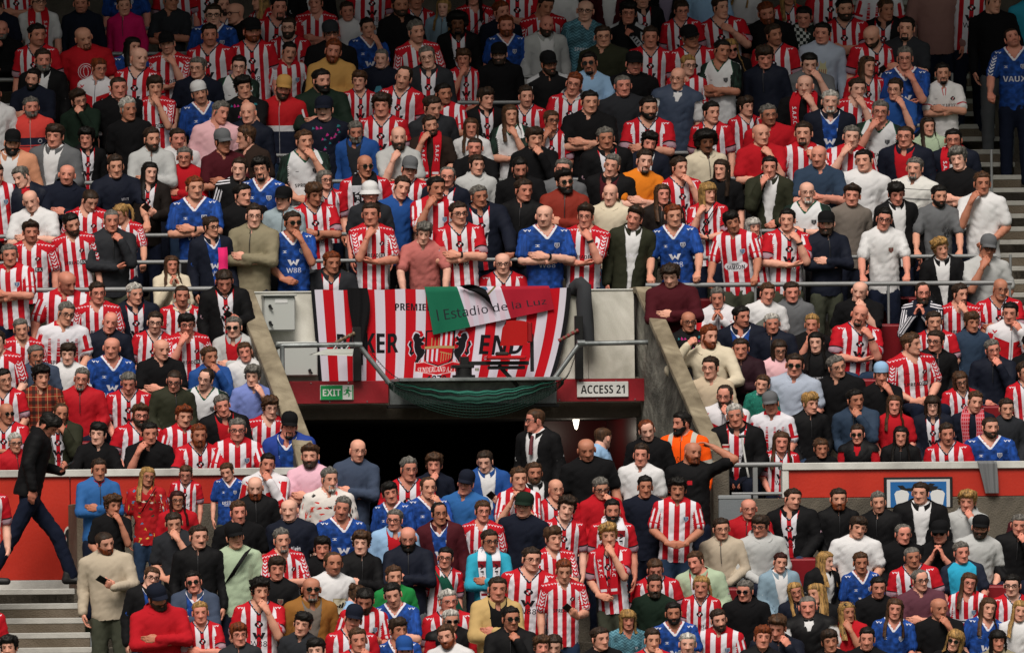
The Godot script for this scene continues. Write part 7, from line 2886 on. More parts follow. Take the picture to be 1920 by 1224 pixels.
	fan(1, 4.67, 1.57, "m", "short.k short.k -", "tee.grey", "rail", "print=scribble", "person in grey T-shirt, hands on the rail, one row behind the banner row")
	fan(1, 5.14, 1.70, "m", "short.b - -", "tee.white", "mouthL", "yaw=10", "person in white T-shirt, hand over mouth, one row behind the banner row")
	fan(0, -5.05, 1.54, "m", "quiff.d stub -", "stx", "side", "big", "person in red and white striped shirt with chevron sleeves, standing, left of chevron-sleeved shirt")
	fan(0, -4.62, 1.63, "m", "short.k short.d -", "stx", "side", "", "person in red and white striped shirt with chevron sleeves, standing, beside person in charcoal jacket")
	fan(0, -4.21, 1.65, "o", "buzz.g - -", "jkt.charcoal", "chin", "", "person in charcoal jacket, hand on chin, behind the front rail")
	fan(0, -3.58, 1.19, "w", "long.b - -", "hood.cream", "prayer", "", "person in cream hoodie, hands pressed to mouth, behind the front rail")
	fan(0, -3.17, 1.58, "w", "up.d - gl", "open.navy/bl88", "side", "hotpink yaw=30", "person in navy jacket over blue football shirt in glasses, standing, behind the front rail")
	fan(0, -2.70, 1.69, "m", "short.d - gl", "jkt.khaki", "cross", "watch", "person in khaki jacket in glasses, arms crossed")
	fan(0, -2.31, 1.62, "m", "short.d - sg", "bl88", "mouth", "", "person in blue football shirt in sunglasses, hand over mouth, behind the banner")
	fan(0, -1.90, 1.20, "m", "short.r - -", "open.charcoal/st", "sit", "seated", "person in charcoal jacket over striped shirt, sitting")
	fan(0, -1.47, 1.70, "m", "short.d - -", "stx", "chinL", "", "person in red and white striped shirt with chevron sleeves, hand on chin, behind the banner")
	fan(0, -0.93, 1.49, "o", "curly.g - -", "polo.salmon", "lean", "", "person in salmon polo shirt, leaning over the banner")
	fan(0, -0.56, 1.70, "m", "short.d - gl", "st88", "cross", "watch", "person in red and white striped shirt in glasses, arms crossed, behind the banner")
	fan(0, -0.09, 1.18, "o", "bald - gl", "st88", "clasp", "seated", "person in red and white striped shirt in glasses, hands clasped, behind the banner")
	fan(0, 0.36, 1.67, "m", "bald stub -", "bl88", "cross", "watch big", "person in blue football shirt, arms crossed, behind the banner")
	fan(0, 0.80, 1.66, "m", "quiff.d - gl", "stx", "chin", "watch", "person in chevron-sleeved shirt in glasses, hand on chin, behind the banner")
	fan(0, 1.30, 1.64, "m", "quiff.d stub -", "open.olive/white", "side", "print=1 words=oxo", "person in olive jacket over white top, standing")
	fan(0, 1.72, 1.66, "m", "short.r - -", "bl88", "rail", "grin", "person in blue football shirt, hands on the rail, behind the front rail")
	fan(0, 2.36, 1.59, "m", "fringe.k stub -", "stv", "rail", "", "person in striped retro shirt with brewery lettering, hands on the rail")
	fan(0, 2.93, 1.61, "m", "short.k - -", "st88", "chin", "watch", "person in red and white striped shirt, hand on chin, behind the front rail")
	fan(0, 3.34, 1.57, "m", "cap.k full.d -", "jkt.navy", "cross", "", "person in navy jacket and black cap, arms crossed, behind the front rail")
	fan(0, 3.94, 1.61, "m", "short.k - gl", "tee.white", "rail", "thick print=crest", "person in white T-shirt in glasses, hands on the rail, behind the front rail")
	fan(0, 4.56, 1.30, "w", "curly.l - -", "open.black/white", "sit", "seated", "person in black jacket over white top, sitting, behind the front rail")
	fan(0, 5.04, 1.30, "o", "cap.grey - gl", "polo.lgrey", "mouthL", "seated", "person in pale grey polo shirt and grey cap in glasses, hand over mouth")
	fan(-1, -5.37, 1.58, "o", "short.g - -", "str", "cross", "", "person in striped retro shirt with red collar, arms crossed, beside person in retro striped shirt")
	fan(-1, -4.77, 1.28, "m", "bald stub -", "str", "rail", "seated yaw=30 pitch=20 big dz=-0.20", "person in striped retro shirt with red collar, hands on the rail, left of chevron-sleeved shirt")
	fan(-1, -4.49, 1.18, "m", "short.d - gl", "stx", "sit", "seated dz=0.14", "person in chevron-sleeved shirt in glasses, sitting, in the seats left of the tunnel")
	fan(-1, -4.08, 1.17, "o", "short.w - -", "open.navy/st", "sit", "seated", "person in navy jacket over striped shirt, sitting, in the seats left of the tunnel")
	fan(-1, -3.58, 1.15, "m", "buzz.d stub -", "st88", "clasp", "seated hoodc", "")
	fan(-1, 2.05, 1.08, "o", "short.g - -", "jkt.whitered", "prayer", "seated", "person in white and red jacket, hands pressed to mouth, beside the right tunnel wall")
	fan(-1, 2.55, 1.12, "m", "short.b - -", "tee.white", "sit", "seated yaw=15 print=grey dz=0.14", "person in white T-shirt, sitting, in the seats right of the tunnel")
	fan(-1, 2.86, 1.14, "m", "short.d - -", "hood.grey", "sit", "seated dz=-0.20", "")
	fan(-1, 3.54, 1.14, "m", "bald - -", "tee.black", "mouth", "seated big", "person in black T-shirt, hand over mouth, beside person in grey hoodie")
	fan(-1, 4.21, 1.12, "m", "reced.d full.d gl", "adi.navy", "prayer", "seated", "person in navy track top with white stripes in glasses, hands pressed to mouth")
	fan(-1, 4.60, 1.10, "m", "short.d goat.d -", "stx", "mouth", "seated", "person in chevron-sleeved shirt, hand over mouth, in the seats right of the tunnel")
	fan(-1, 5.02, 1.15, "o", "bald mous.w gl", "st88", "cross", "seated", "person in red and white striped shirt in glasses, arms crossed, beside person in chevron-sleeved shirt")
	fan(-2, -5.35, 1.10, "o", "short.g - -", "stx", "sit", "seated", "")
	fan(-2, -4.92, 1.25, "o", "short.g - gl", "stw", "sit", "seated", "person in white football shirt with red centre streaks in glasses, sitting, right of chevron-sleeved shirt")
	fan(-2, -4.45, 1.16, "m", "bald - -", "jkt.navy", "sit", "seated", "person in navy jacket, sitting, beside person in red-streaked white shirt")
	fan(-2, -3.94, 1.16, "m", "short.d stub gl", "st88", "sit", "seated dz=-0.20", "")
	fan(-2, -3.66, 1.13, "m", "fringe.k stub gl", "stx", "mouthL", "seated dz=0.14", "person in chevron-sleeved shirt in glasses, hand over mouth, in the seats left of the tunnel")
	fan(-2, -3.22, 1.58, "m", "short.d - -", "open.black/st", "phone", "pitch=35 dz=-0.20 holds", "person in black jacket over striped shirt, looking at a phone, beside the left tunnel wall")
	fan(-2, -3.17, 1.10, "m", "short.g - sg", "open.lgrey/red", "cross", "seated watch dz=0.14", "person in pale grey jacket over red top in sunglasses, arms crossed")
	fan(-2, 1.47, 1.61, "m", "curly.d stub -", "jumper.maroon", "cross", "big dz=-0.20", "person in maroon jumper, arms crossed")
	fan(-2, 1.59, 1.12, "m", "bald - gl", "tee.black", "sit", "seated yaw=20 print=pink dz=0.14", "person in black T-shirt in glasses, sitting, beside the right tunnel wall")
	fan(-2, 2.19, 1.17, "m", "short.k stub -", "open.navy/bl88", "sit", "seated yaw=25 big dz=-0.20", "person in navy jacket over blue football shirt, sitting, beside the right tunnel wall")
	fan(-2, 2.46, 1.09, "o", "short.w - -", "jkt.navy", "sit", "seated dz=0.14", "person in navy jacket, sitting, in the seats right of the tunnel")
	fan(-2, 2.92, 1.08, "o", "short.l - -", "tee.black", "mouthL", "seated", "")
	fan(-2, 3.41, 1.18, "m", "bald goat.d -", "st88", "chin", "seated watch big", "person in red and white striped shirt, hand on chin, beside person in black T-shirt")
	fan(-2, 4.19, 1.10, "m", "short.d - -", "st88", "sit", "seated", "")
	fan(-2, 4.59, 1.09, "b", "fringe.b - -", "hood.slateblue", "sit", "seated", "person in slate blue hoodie, sitting")
	fan(-2, 5.01, 1.18, "m", "short.k - -", "jkt.whitered", "mouth", "seated watch", "person in white and red jacket, hand over mouth, in the seats right of the tunnel")
	fan(-3, -5.72, 1.25, "m", "short.d - -", "stx", "sit", "seated", "")
	fan(-3, -5.32, 1.11, "o", "short.g goat.g gl", "polo.slate", "sit", "seated", "")
	fan(-3, -4.98, 1.12, "b", "fringe.d - -", "tee.white", "sit", "seated", "")
	fan(-3, -4.52, 1.18, "o", "bald - -", "bl88", "sit", "seated", "person in blue football shirt, sitting, in the seats left of the tunnel")
	fan(-3, -4.02, 1.16, "o", "bald - -", "polo.black", "cross", "seated", "person in black polo shirt, arms crossed, in the seats left of the tunnel")
	fan(-3, -3.52, 1.08, "m", "short.b - -", "jkt.blue", "mouth", "seated", "")
	fan(-3, -3.13, 1.13, "w", "pony.b - -", "hood.white", "sit", "seated", "person in white hoodie, sitting")
	fan(-3, 1.67, 1.24, "m", "short.r short.r -", "hood.cream", "browL", "seated watch", "person in cream hoodie, fist against forehead, beside the right tunnel wall")
	fan(-3, 2.03, 1.12, "m", "short.d - -", "jkt.dkmaroon", "cross", "seated", "person in dark maroon jacket, arms crossed")
	fan(-3, 2.43, 1.12, "w", "long.d - gl", "tee.pink", "phone", "seated pitch=15 holds", "")
	fan(-3, 2.82, 1.18, "w", "long.k - -", "tee.black", "sit", "seated print=logo words=JACK_WILLS", "person in black T-shirt, sitting, beside person in pink T-shirt")
	fan(-3, 4.09, 1.18, "m", "short.d - gl", "jkt.black", "sit", "seated yaw=-25 pitch=15", "person in black jacket in glasses, sitting, in the seats right of the tunnel")
	fan(-3, 4.68, 1.09, "o", "short.g - gl", "jkt.navy", "mouth", "seated", "person in navy jacket in glasses, hand over mouth, in the seats right of the tunnel")
	fan(-3, 5.08, 1.14, "m", "short.k - -", "tee.black", "sit", "seated", "")
	fan(-4, -5.75, 1.15, "b", "short.k - gl", "st88", "sit", "seated", "")
	fan(-4, -5.37, 1.17, "m", "curly.k - -", "plaid", "sit", "seated", "person in red plaid shirt, sitting")
	fan(-4, -4.96, 1.15, "o", "short.g goat.g gl", "jkt.red", "sit", "seated", "person in red jacket in glasses, sitting, beside person in plaid shirt")
	fan(-4, -4.46, 1.09, "o", "short.g - -", "st88", "sit", "seated pitch=25", "person in red and white striped shirt, sitting, in the seats left of the tunnel")
	fan(-4, -4.00, 1.10, "m", "buzz.d - gl", "jkt.olive", "sit", "seated pitch=18 dz=0.14", "person in olive jacket in glasses, sitting")
	fan(-4, -3.64, 1.14, "m", "reced.d stub gl", "wg", "sit", "seated yaw=-20 pitch=15 dz=-0.20", "")
	fan(-4, -3.17, 1.16, "w", "curly.g - -", "polo.periwinkle", "mouth", "seated", "person in lilac blue polo shirt, hand over mouth")
	fan(-4, 1.59, 1.21, "m", "short.d - gl", "polo.beige", "sit", "seated", "person in beige polo shirt in glasses, sitting")
	fan(-4, 2.11, 1.04, "c", "short.b - -", "tee.teal", "sit", "seated", "")
	fan(-4, 2.46, 1.23, "m", "short.d - sg", "polo.paleblue", "sit", "seated big", "person in pale blue polo shirt in sunglasses, sitting")
	fan(-4, 2.90, 1.21, "o", "short.g - gl", "polo.black", "sit", "seated big", "person in black polo shirt in glasses, sitting, in the seats right of the tunnel")
	fan(-4, 3.34, 1.12, "m", "capb.ltblue stub -", "polo.black", "mouth", "seated dz=0.14", "person in black polo and light blue backward cap, hand over mouth, right of black polo")
	fan(-4, 3.71, 1.44, "b", "short.b - -", "stx", "clasp", "seated yaw=60 big dz=-0.20", "person in red and white striped shirt with chevron sleeves, hands clasped, left of striped shirt")
	fan(-4, 4.20, 1.07, "w", "long.b - gl", "st88", "sit", "seated pitch=15", "person in red and white striped shirt in glasses, sitting, right of person in chevron-sleeved shirt")
	fan(-4, 4.88, 1.14, "m", "short.d - -", "st88", "sit", "seated", "")
	fan(-5, -5.84, 1.09, "o", "bald - sg", "st88", "cross", "seated", "")
	fan(-5, -5.29, 1.08, "m", "reced.b stub -", "open.olive/st", "mouth", "seated", "person in olive jacket over striped shirt, hand over mouth")
	fan(-5, -4.45, 1.06, "m", "quiff.b full.d gl", "st88", "sit", "seated big", "")
	fan(-5, -4.00, 1.04, "m", "quiff.r mous.r -", "str", "sit", "seated", "person in striped retro shirt with red collar, sitting, in the seats left of the tunnel")
	fan(-5, -3.59, 1.15, "m", "short.g - -", "open.black/red", "sit", "seated", "person in black jacket over red top, sitting")
	fan(-5, -3.12, 1.12, "m", "curly.b - gl", "stx", "sit", "seated yaw=10", "person in chevron-sleeved shirt in glasses, sitting, beside the left tunnel wall")
	fan(-5, 1.60, 1.20, "m", "reced.d short.d gl", "jkt.whitered", "mouth", "seated", "person in white and red jacket in glasses, hand over mouth, beside the right tunnel wall")
	fan(-5, 2.09, 1.12, "m", "cap.grey - -", "stw", "sit", "seated", "person in red-streaked white shirt and grey cap, sitting, in the seats right of the tunnel")
	fan(-5, 2.48, 1.12, "b", "fringe.l - -", "jkt.black", "sit", "seated", "person in black jacket, sitting, beside person in red-streaked white shirt")
	fan(-5, 2.94, 1.15, "m", "short.k - -", "jkt.slateblue", "mouth", "seated", "person in slate blue jacket, hand over mouth")
	fan(-5, 3.36, 1.10, "w", "long.b - -", "tee.red", "sit", "seated", "person in red T-shirt, sitting, in the seats right of the tunnel")
	fan(-5, 3.76, 1.09, "w", "bob.d - gl", "open.navy/st", "sit", "seated", "person in navy jacket over striped shirt in glasses, sitting, beside person in red T-shirt")
	fan(-5, 4.18, 1.12, "m", "short.b stub -", "tee.navy", "sit", "seated scarf=check", "person in navy T-shirt with scarf, sitting, in the seats right of the tunnel")
	fan(-5, 4.53, 1.05, "b", "short.d - -", "jumper.charcoal", "sit", "seated", "person in charcoal jumper, sitting")
	fan(-6, -5.84, 1.08, "w", "short.w - gl", "jkt.red", "sit", "seated", "person in red jacket in glasses, sitting, beside person in black polo")
	fan(-6, -4.98, 1.16, "b", "fringe.k - -", "polo.black", "folded", "seated", "person in black polo shirt, forearms on the wall, in the seats left of the tunnel")
	fan(-6, -4.47, 1.16, "m", "short.k - -", "polo.black", "mouthL", "seated", "person in black polo shirt, hand over mouth, in the seats left of the tunnel")
	fan(-6, -3.96, 1.14, "m", "short.r full.r -", "st88", "folded", "seated", "person in red and white striped shirt, forearms on the wall, beside person in black polo")
	fan(-6, -3.56, 1.19, "o", "short.g - gl", "str", "rail", "seated", "person in retro striped shirt in glasses, hands on the rail, beside the left tunnel wall")
	fan(-6, -3.05, 1.22, "m", "cap.k goat.k -", "open.royal/bl0", "clasp", "seated", "person in royal blue jacket over blue football shirt and black cap, hands clasped")
	fan(-6, 1.59, 1.29, "o", "short.w - -", "open.black/stx", "sit", "seated cup", "person in black jacket over striped shirt, sitting, beside the right tunnel wall")
	fan(-6, 2.05, 1.02, "g", "long.b - -", "st88", "sit", "seated", "person in red and white striped shirt, sitting, beside person in black T-shirt")
	fan(-6, 2.46, 0.95, "g", "up.b - -", "tee.black", "sit", "seated", "person in black T-shirt, sitting, beside person in black gilet")
	fan(-6, 2.84, 1.09, "w", "short.d - sg", "gilet.black/red", "sit", "seated", "person in black gilet over red in sunglasses, sitting, in the seats right of the tunnel")
	fan(-6, 3.29, 1.07, "w", "long.k - -", "jkt.black", "sit", "seated", "person in black jacket, sitting, between people in black gilet and striped shirt")
	fan(-6, 3.76, 1.08, "m", "short.d stub -", "st88", "sit", "seated shout", "person in red and white striped shirt, sitting, beside person in plain blue shirt")
	fan(-6, 4.21, 1.15, "m", "buzz.d short.d -", "bl0", "sit", "seated big", "person in plain blue football shirt, sitting, in the seats right of the tunnel")
	fan(-7, -4.25, 1.11, "c", "short.b - gl", "sut", "side", "pitch=25", "")
	fan(-7, -3.81, 1.13, "c", "short.b - -", "but", "side", "pitch=18", "person in blue child shirt lettered utilita, standing")
	fan(-7, -0.01, 1.46, "m", "buzz.b - -", "polo.ltblue", "side", "yaw=140", "person in light blue polo shirt, standing, in front of the tunnel")
	fan(-7, 0.48, 1.54, "m", "reced.r stub -", "tee.black", "side", "yaw=12", "person in black T-shirt, standing, beside person in light blue polo")
	fan(-8, -5.29, 1.46, "m", "short.d - -", "jkt.steelblue", "cross", "redcollar", "person in blue jacket, arms crossed")
	fan(-8, -4.81, 1.39, "w", "long.l - gl", "floral", "side", "yaw=20 strap", "person in red floral dress with bag strap, standing")
	fan(-8, -3.59, 1.50, "m", "short.k mous.k -", "jkt.whitered", "mouth", "", "person in white and red jacket, hand over mouth, below the red wall")
	fan(-8, -3.13, 1.58, "m", "quiff.b full.d -", "tee.palepink", "cross", "shades", "person in pale pink T-shirt with sunglasses on head, arms crossed")
	fan(-8, -2.66, 1.63, "m", "bald stub gl", "jumper.slate", "cross", "yaw=8", "person in slate jumper in glasses, arms crossed")
	fan(-8, -1.88, 1.48, "b", "curly.b - -", "jumper.navy", "mouthL", "", "")
	fan(-8, -1.35, 1.52, "m", "short.d - -", "open.blue/white", "phone", "pitch=15 holds", "person in blue jacket over white top, looking at a phone")
	fan(-8, -0.87, 1.39, "m", "short.b short.b -", "open.black/white", "side", "", "")
	fan(-8, -0.33, 1.63, "m", "bald stub -", "tee.black", "side", "yaw=10 big", "person in black T-shirt, standing, in front of the tunnel, centre")
	fan(-8, 0.24, 1.56, "m", "short.d - -", "polo.white", "side", "", "person in white polo shirt, standing, in front of the tunnel")
	fan(-8, 0.74, 1.58, "m", "bald full.r -", "tee.black", "head", "pitch=10 big print=patch", "person in black T-shirt, hand behind head, in front of the tunnel")
	fan(-8, 1.32, 1.01, "o", "bald - gl", "jkt.red", "sit", "seated yaw=15", "")
	fan(-8, 1.75, 1.10, "m", "short.d stub -", "open.black/st", "sit", "seated big", "person in black jacket over striped shirt, sitting, below the red wall")
	fan(-8, 2.25, 1.10, "m", "short.d full.r -", "jkt.black", "sit", "seated", "person in black jacket, sitting, right of black jacket, right side")
	fan(-8, 2.65, 1.06, "o", "short.g stub.g -", "jkt.black", "sit", "seated", "person in black jacket, sitting, left of black jacket, far right side")
	fan(-8, 3.10, 1.15, "m", "short.d - -", "open.black/white", "sit", "seated big", "person in black jacket over white top, sitting, below the red wall")
	fan(-8, 3.57, 1.06, "m", "curly.l - -", "hood.lgrey", "mouth", "seated", "person in pale grey hoodie, hand over mouth, below the red wall")
	fan(-8, 4.23, 0.98, "m", "short.d - -", "jumper.maroon", "sit", "seated", "")
	fan(-9, -6.54, 1.65, "m", "short.b - -", "st88", "side", "", "")
	fan(-9, -5.26, 1.39, "b", "curly.b - -", "tee.black", "mouth", "", "person in black T-shirt, hand over mouth, beside person in red T-shirt")
	fan(-9, -4.60, 1.44, "w", "long.dr - gl", "tee.red", "side", "yaw=15", "")
	fan(-9, -3.81, 1.57, "m", "bald full.r -", "jkt.black", "side", "", "person in black jacket, standing, beside person in red T-shirt")
	fan(-9, -3.07, 1.63, "o", "short.g goat.w -", "hawaii", "side", "", "person in white shirt with red palm print, standing")
	fan(-9, -2.45, 1.49, "b", "fringe.k - -", "bl0", "side", "dz=0.14", "")
	fan(-9, -2.20, 1.73, "o", "short.g - gl", "st88", "side", "yaw=12 dz=-0.40", "")
	fan(-9, -2.09, 1.54, "m", "reced.b - -", "bl0", "mouth", "dz=0.14", "person in plain blue football shirt, hand over mouth, in the lower rows")
	fan(-9, -1.68, 1.58, "o", "cap.navy - gl", "polo.steelblue", "side", "", "person in blue polo shirt and navy cap in glasses, standing")
	fan(-9, -1.14, 1.62, "b", "short.b - -", "str", "prayer", "", "person in striped retro shirt with red collar, hands pressed to mouth, in the lower rows")
	fan(-9, -0.77, 1.51, "o", "bald - gl", "st88", "side", "", "")
	fan(-9, -0.32, 1.53, "m", "short.g - gl", "jumper.red", "mouth", "", "person in red jumper in glasses, hand over mouth")
	fan(-9, 0.18, 1.53, "m", "short.k - -", "tee.navy", "side", "dz=-0.20 tone=6", "person in navy T-shirt, standing, beside person in red jumper")
	fan(-9, 0.45, 1.50, "m", "curly.k mous.k -", "str", "clasp", "dz=0.14 tone=6", "person in striped retro shirt with red collar, hands clasped, in the lower rows")
	fan(-9, 0.91, 1.10, "m", "short.d - gl", "jkt.stone", "clasp", "seated", "person in stone jacket in glasses, hands clasped")
	fan(-9, 1.33, 1.12, "b", "fringe.d - gl", "hood.lgrey", "clasp", "seated yaw=-20 big", "person in pale grey hoodie in glasses, hands clasped, in the lower rows")
	fan(-9, 2.29, 1.10, "m", "fringe.d - -", "tee.white", "sit", "seated big", "person in white T-shirt, sitting, beside person in pale grey hoodie")
	fan(-9, 2.77, 1.03, "o", "reced.g - -", "jumper.black", "sit", "seated yaw=10", "person in black jumper, sitting, in the lower rows")
	fan(-9, 3.15, 1.04, "m", "cap.k - sg", "tee.black", "prayer", "seated", "person in black T-shirt and black cap, right of black jumper, in the lower rows")
	fan(-9, 3.57, 1.09, "m", "cap.k full.d gl", "tee.lgrey", "sit", "seated big", "person in pale grey T-shirt and black cap in glasses, sitting")
	fan(-9, 3.96, 1.11, "o", "short.g - -", "jkt.black", "mouth", "seated", "person in black jacket, hand over mouth, in the lower rows")
	fan(-10, -4.74, 1.51, "m", "short.d - -", "polo.charcoal", "mouth", "", "person in charcoal polo shirt, hand over mouth, in the lower rows")
	fan(-10, -4.10, 1.60, "m", "short.b stub -", "tee.black", "side", "yaw=10", "person in black T-shirt, standing, beside person in charcoal polo")
	fan(-10, -3.57, 1.62, "m", "bald - -", "tee.navy", "side", "print=logo words=Calvin_Klein", "person in navy T-shirt, standing, beside person in black T-shirt")
	fan(-10, -3.06, 1.63, "o", "short.g stub.g -", "bl88", "side", "", "person in blue football shirt, standing, in the lower rows")
	fan(-10, -2.51, 1.51, "m", "short.g - gl", "open.ltblue/red", "side", "", "person in light blue jacket over red top in glasses, standing")
	fan(-10, -2.07, 1.57, "m", "reced.k - gl", "open.maroon/bl88", "side", "", "person in maroon jacket over blue football shirt in glasses, standing")
	fan(-10, -1.63, 1.59, "w", "up.b - gl", "stx", "side", "yaw=12", "person in chevron-sleeved shirt in glasses, standing, in the lower rows")
	fan(-10, -1.20, 1.64, "o", "cap.dkgreen - gl", "tee.navy", "side", "", "person in navy T-shirt and dark green cap in glasses, standing, in the lower rows")
	fan(-10, -0.80, 1.61, "b", "curly.d - -", "st88", "side", "", "person in red and white striped shirt, standing, beside person in navy T-shirt")
	fan(-10, -0.32, 1.58, "m", "short.k short.k -", "st88", "side", "scarf=white", "person in red and white striped shirt with scarf, standing, in the lower rows")
	fan(-10, 0.11, 0.97, "m", "short.b - -", "st88", "sit", "seated yaw=15 pitch=20", "")
	fan(-10, 0.55, 1.06, "m", "short.b stub -", "open.sage/st", "sit", "seated yaw=-25 pitch=10", "person in sage jacket over striped shirt, sitting")
	fan(-10, 1.37, 1.05, "w", "short.dr - -", "open.denim/white", "sit", "seated yaw=20", "person in denim jacket over white top, sitting")
	fan(-10, 1.84, 1.06, "w", "long.l - -", "open.black/white", "sit", "seated yaw=55", "person in black jacket over white top, sitting, in the lower rows")
	fan(-10, 2.20, 1.04, "b", "short.b - -", "bl88", "sit", "seated", "person in blue football shirt, sitting, beside person in black jacket")
	fan(-10, 2.72, 1.09, "o", "buzz.g - -", "st88", "sit", "seated big", "person in red and white striped shirt, sitting, beside person in blue football shirt")
	fan(-10, 3.22, 1.13, "m", "short.g - -", "tee.turquoise", "sit", "seated", "person in turquoise and navy T-shirt, sitting")
	fan(-11, -5.55, 1.58, "m", "buzz.d short.r -", "jumper.stone", "phone", "big pitch=22 holds", "person in stone jumper, looking at a phone")
	fan(-11, -4.61, 1.65, "m", "short.d mous.d -", "jkt.black", "side", "yaw=15", "person in black jacket, standing, beside person in stone jumper")
	fan(-11, -4.23, 1.65, "m", "cap.k - -", "tee.sage", "side", "bag yaw=15", "person in sage T-shirt and black cap with bag strap, standing")
	fan(-11, -3.78, 1.61, "m", "short.g goat.g -", "stx", "cross", "shades", "person in chevron-sleeved shirt with sunglasses on head, arms crossed, in the lower rows")
	fan(-11, -3.36, 1.53, "b", "fringe.k - -", "hood.black", "side", "", "")
	fan(-11, -2.97, 1.57, "b", "curly.b - -", "jkt.black", "cross", "", "person in black jacket, arms crossed, in the lower rows")
	fan(-11, -2.50, 1.63, "m", "bald full.k gl", "jkt.navy", "cross", "", "person in navy jacket in glasses, arms crossed, in the lower rows")
	fan(-11, -2.13, 1.42, "b", "short.k - gl", "st88", "side", "greencoat", "person in red and white striped shirt in glasses, standing, beside person in navy jacket")
	fan(-11, -1.69, 1.58, "b", "short.d - gl", "hood.turquoise", "cross", "scarf=white", "person in turquoise hoodie with scarf, arms crossed")
	fan(-11, -1.05, 1.60, "b", "fringe.b - -", "stx", "cross", "", "")
	fan(-11, -0.48, 1.62, "b", "curly.l - -", "st88", "mouth", "scarf=red yaw=10", "person in red and white striped shirt with scarf, hand over mouth, in the lower rows")
	fan(-11, -0.03, 1.12, "m", "short.d full.d -", "tee.dkgreen", "sit", "seated yaw=15 shout", "person in dark green T-shirt, sitting")
	fan(-11, 0.45, 1.11, "g", "pony.l - -", "sut", "sit", "seated", "person in striped child shirt lettered utilita, sitting")
	fan(-11, 0.90, 1.06, "o", "short.g - sg", "hood.black", "sit", "seated", "person in black hoodie in sunglasses, sitting, in the lower rows")
	fan(-11, 1.41, 1.05, "w", "long.l - gl", "jkt.navy", "sit", "seated", "")
	fan(-11, 2.24, 1.08, "m", "short.k stub -", "tee.black", "sit", "seated", "person in black T-shirt, sitting, beside person in plum polo")
	fan(-11, 2.66, 1.15, "o", "reced.g - gl", "polo.plum", "cross", "seated", "person in plum polo shirt in glasses, arms crossed")
	fan(-11, 3.14, 1.12, "w", "long.b - gl", "strb", "sit", "seated", "person in red shirt with black and white bands in glasses, sitting")
	fan(-11, 3.61, 1.09, "m", "short.k - gl", "st88", "sit", "seated pitch=10", "")
	fan(-12, -5.21, 1.55, "w", "pony.b - gl", "open.black/bl0", "side", "yaw=10", "person in black jacket over blue football shirt in glasses, standing")
	fan(-12, -4.75, 1.50, "m", "short.k - sg", "open.slate/bl0", "cross", "", "person in slate jacket over blue football shirt in sunglasses, arms crossed")
	fan(-12, -3.93, 1.62, "b", "fringe.d - -", "tee.black", "side", "print=crest", "person in black T-shirt, standing, beside person in slate jacket")
	fan(-12, -3.35, 1.67, "m", "reced.b stub -", "tee.white", "side", "yaw=12 print=poster dz=-0.20", "person in white T-shirt, standing, in the lower rows")
	fan(-12, -3.20, 1.36, "g", "up.b - -", "tee.ltblue", "side", "yaw=130 dz=0.14", "")
	fan(-12, -2.77, 1.53, "b", "short.b - -", "tee.green", "side", "yaw=12", "")
	fan(-12, -2.22, 1.09, "m", "short.w - sg", "gilet.black/red", "sit", "seated dz=0.14", "")
	fan(-12, -2.20, 1.28, "o", "short.w - gl", "st88", "sit", "seated dz=-0.20", "")
	fan(-12, -1.36, 1.69, "m", "short.d - gl", "st88", "side", "big yaw=15 dz=-0.20", "person in red and white striped shirt in glasses, standing, beside person in chevron-sleeved shirt")
	fan(-12, -1.09, 1.55, "m", "short.r - -", "stx", "phone", "pitch=20 dz=0.14 holds", "person in chevron-sleeved shirt, looking at a phone, in the lower rows")
	fan(-12, -0.42, 1.08, "w", "bob.l - -", "teal", "sit", "seated yaw=15", "person in teal patterned football shirt, sitting")
	fan(-12, 0.04, 1.14, "m", "short.k short.k -", "bl88", "sit", "seated yaw=10", "")
	fan(-12, 0.50, 1.07, "m", "short.d short.d -", "str", "sit", "seated yaw=10", "person in striped retro shirt with red collar, sitting, in the lower rows")
	fan(-12, 1.37, 1.19, "o", "buzz.g - -", "gilet.black/white", "sit", "seated big dz=0.14", "person in black gilet over white, sitting")
	fan(-12, 1.59, 1.32, "w", "long.l - -", "jkt.black", "sit", "seated yaw=-45 dz=-0.40", "")
	fan(-12, 1.75, 1.13, "w", "long.l - -", "tee.red", "mouth", "seated shades dz=0.14", "person in red T-shirt with sunglasses on head, hand over mouth, in the lower rows")
	fan(-12, 2.27, 1.16, "w", "long.b - -", "bl0", "sit", "seated", "person in plain blue football shirt, sitting, in the lower rows")
	fan(-12, 2.71, 1.16, "o", "bald - -", "tee.black", "mouth", "seated", "person in black T-shirt, hand over mouth, beside person in plain blue shirt")
	fan(-12, 3.25, 1.16, "w", "long.b - -", "bl88", "sit", "seated yaw=10 dz=-0.20", "person in blue football shirt, sitting, beside person in black T-shirt")
	fan(-12, 3.49, 1.13, "w", "long.l - -", "tee.white", "sit", "seated yaw=8 dz=0.14", "")
	fan(-13, -6.98, 1.64, "m", "short.d - -", "st88", "side", "", "")
	fan(-13, -5.24, 1.65, "m", "cap.navy full.d -", "hood.red", "cross", "big", "person in red hoodie and navy cap, arms crossed")
	fan(-13, -4.81, 1.49, "b", "short.l - -", "st88", "cross", "", "person in red and white striped shirt, arms crossed, in the lower rows")
	fan(-13, -4.22, 1.69, "m", "curly.k - -", "st88", "mouth", "", "person in red and white striped shirt, hand over mouth, beside person in striped shirt")
	fan(-13, -3.71, 1.71, "m", "bald goat.g sg", "open.ochre/taupe", "side", "yaw=12", "person in tan brown jacket over taupe top in sunglasses, standing")
	fan(-13, -3.19, 1.59, "m", "short.k full.d -", "str", "phone", "pitch=25 dz=0.14 holds", "person in striped retro shirt with red collar, looking at a phone, in the lower rows")
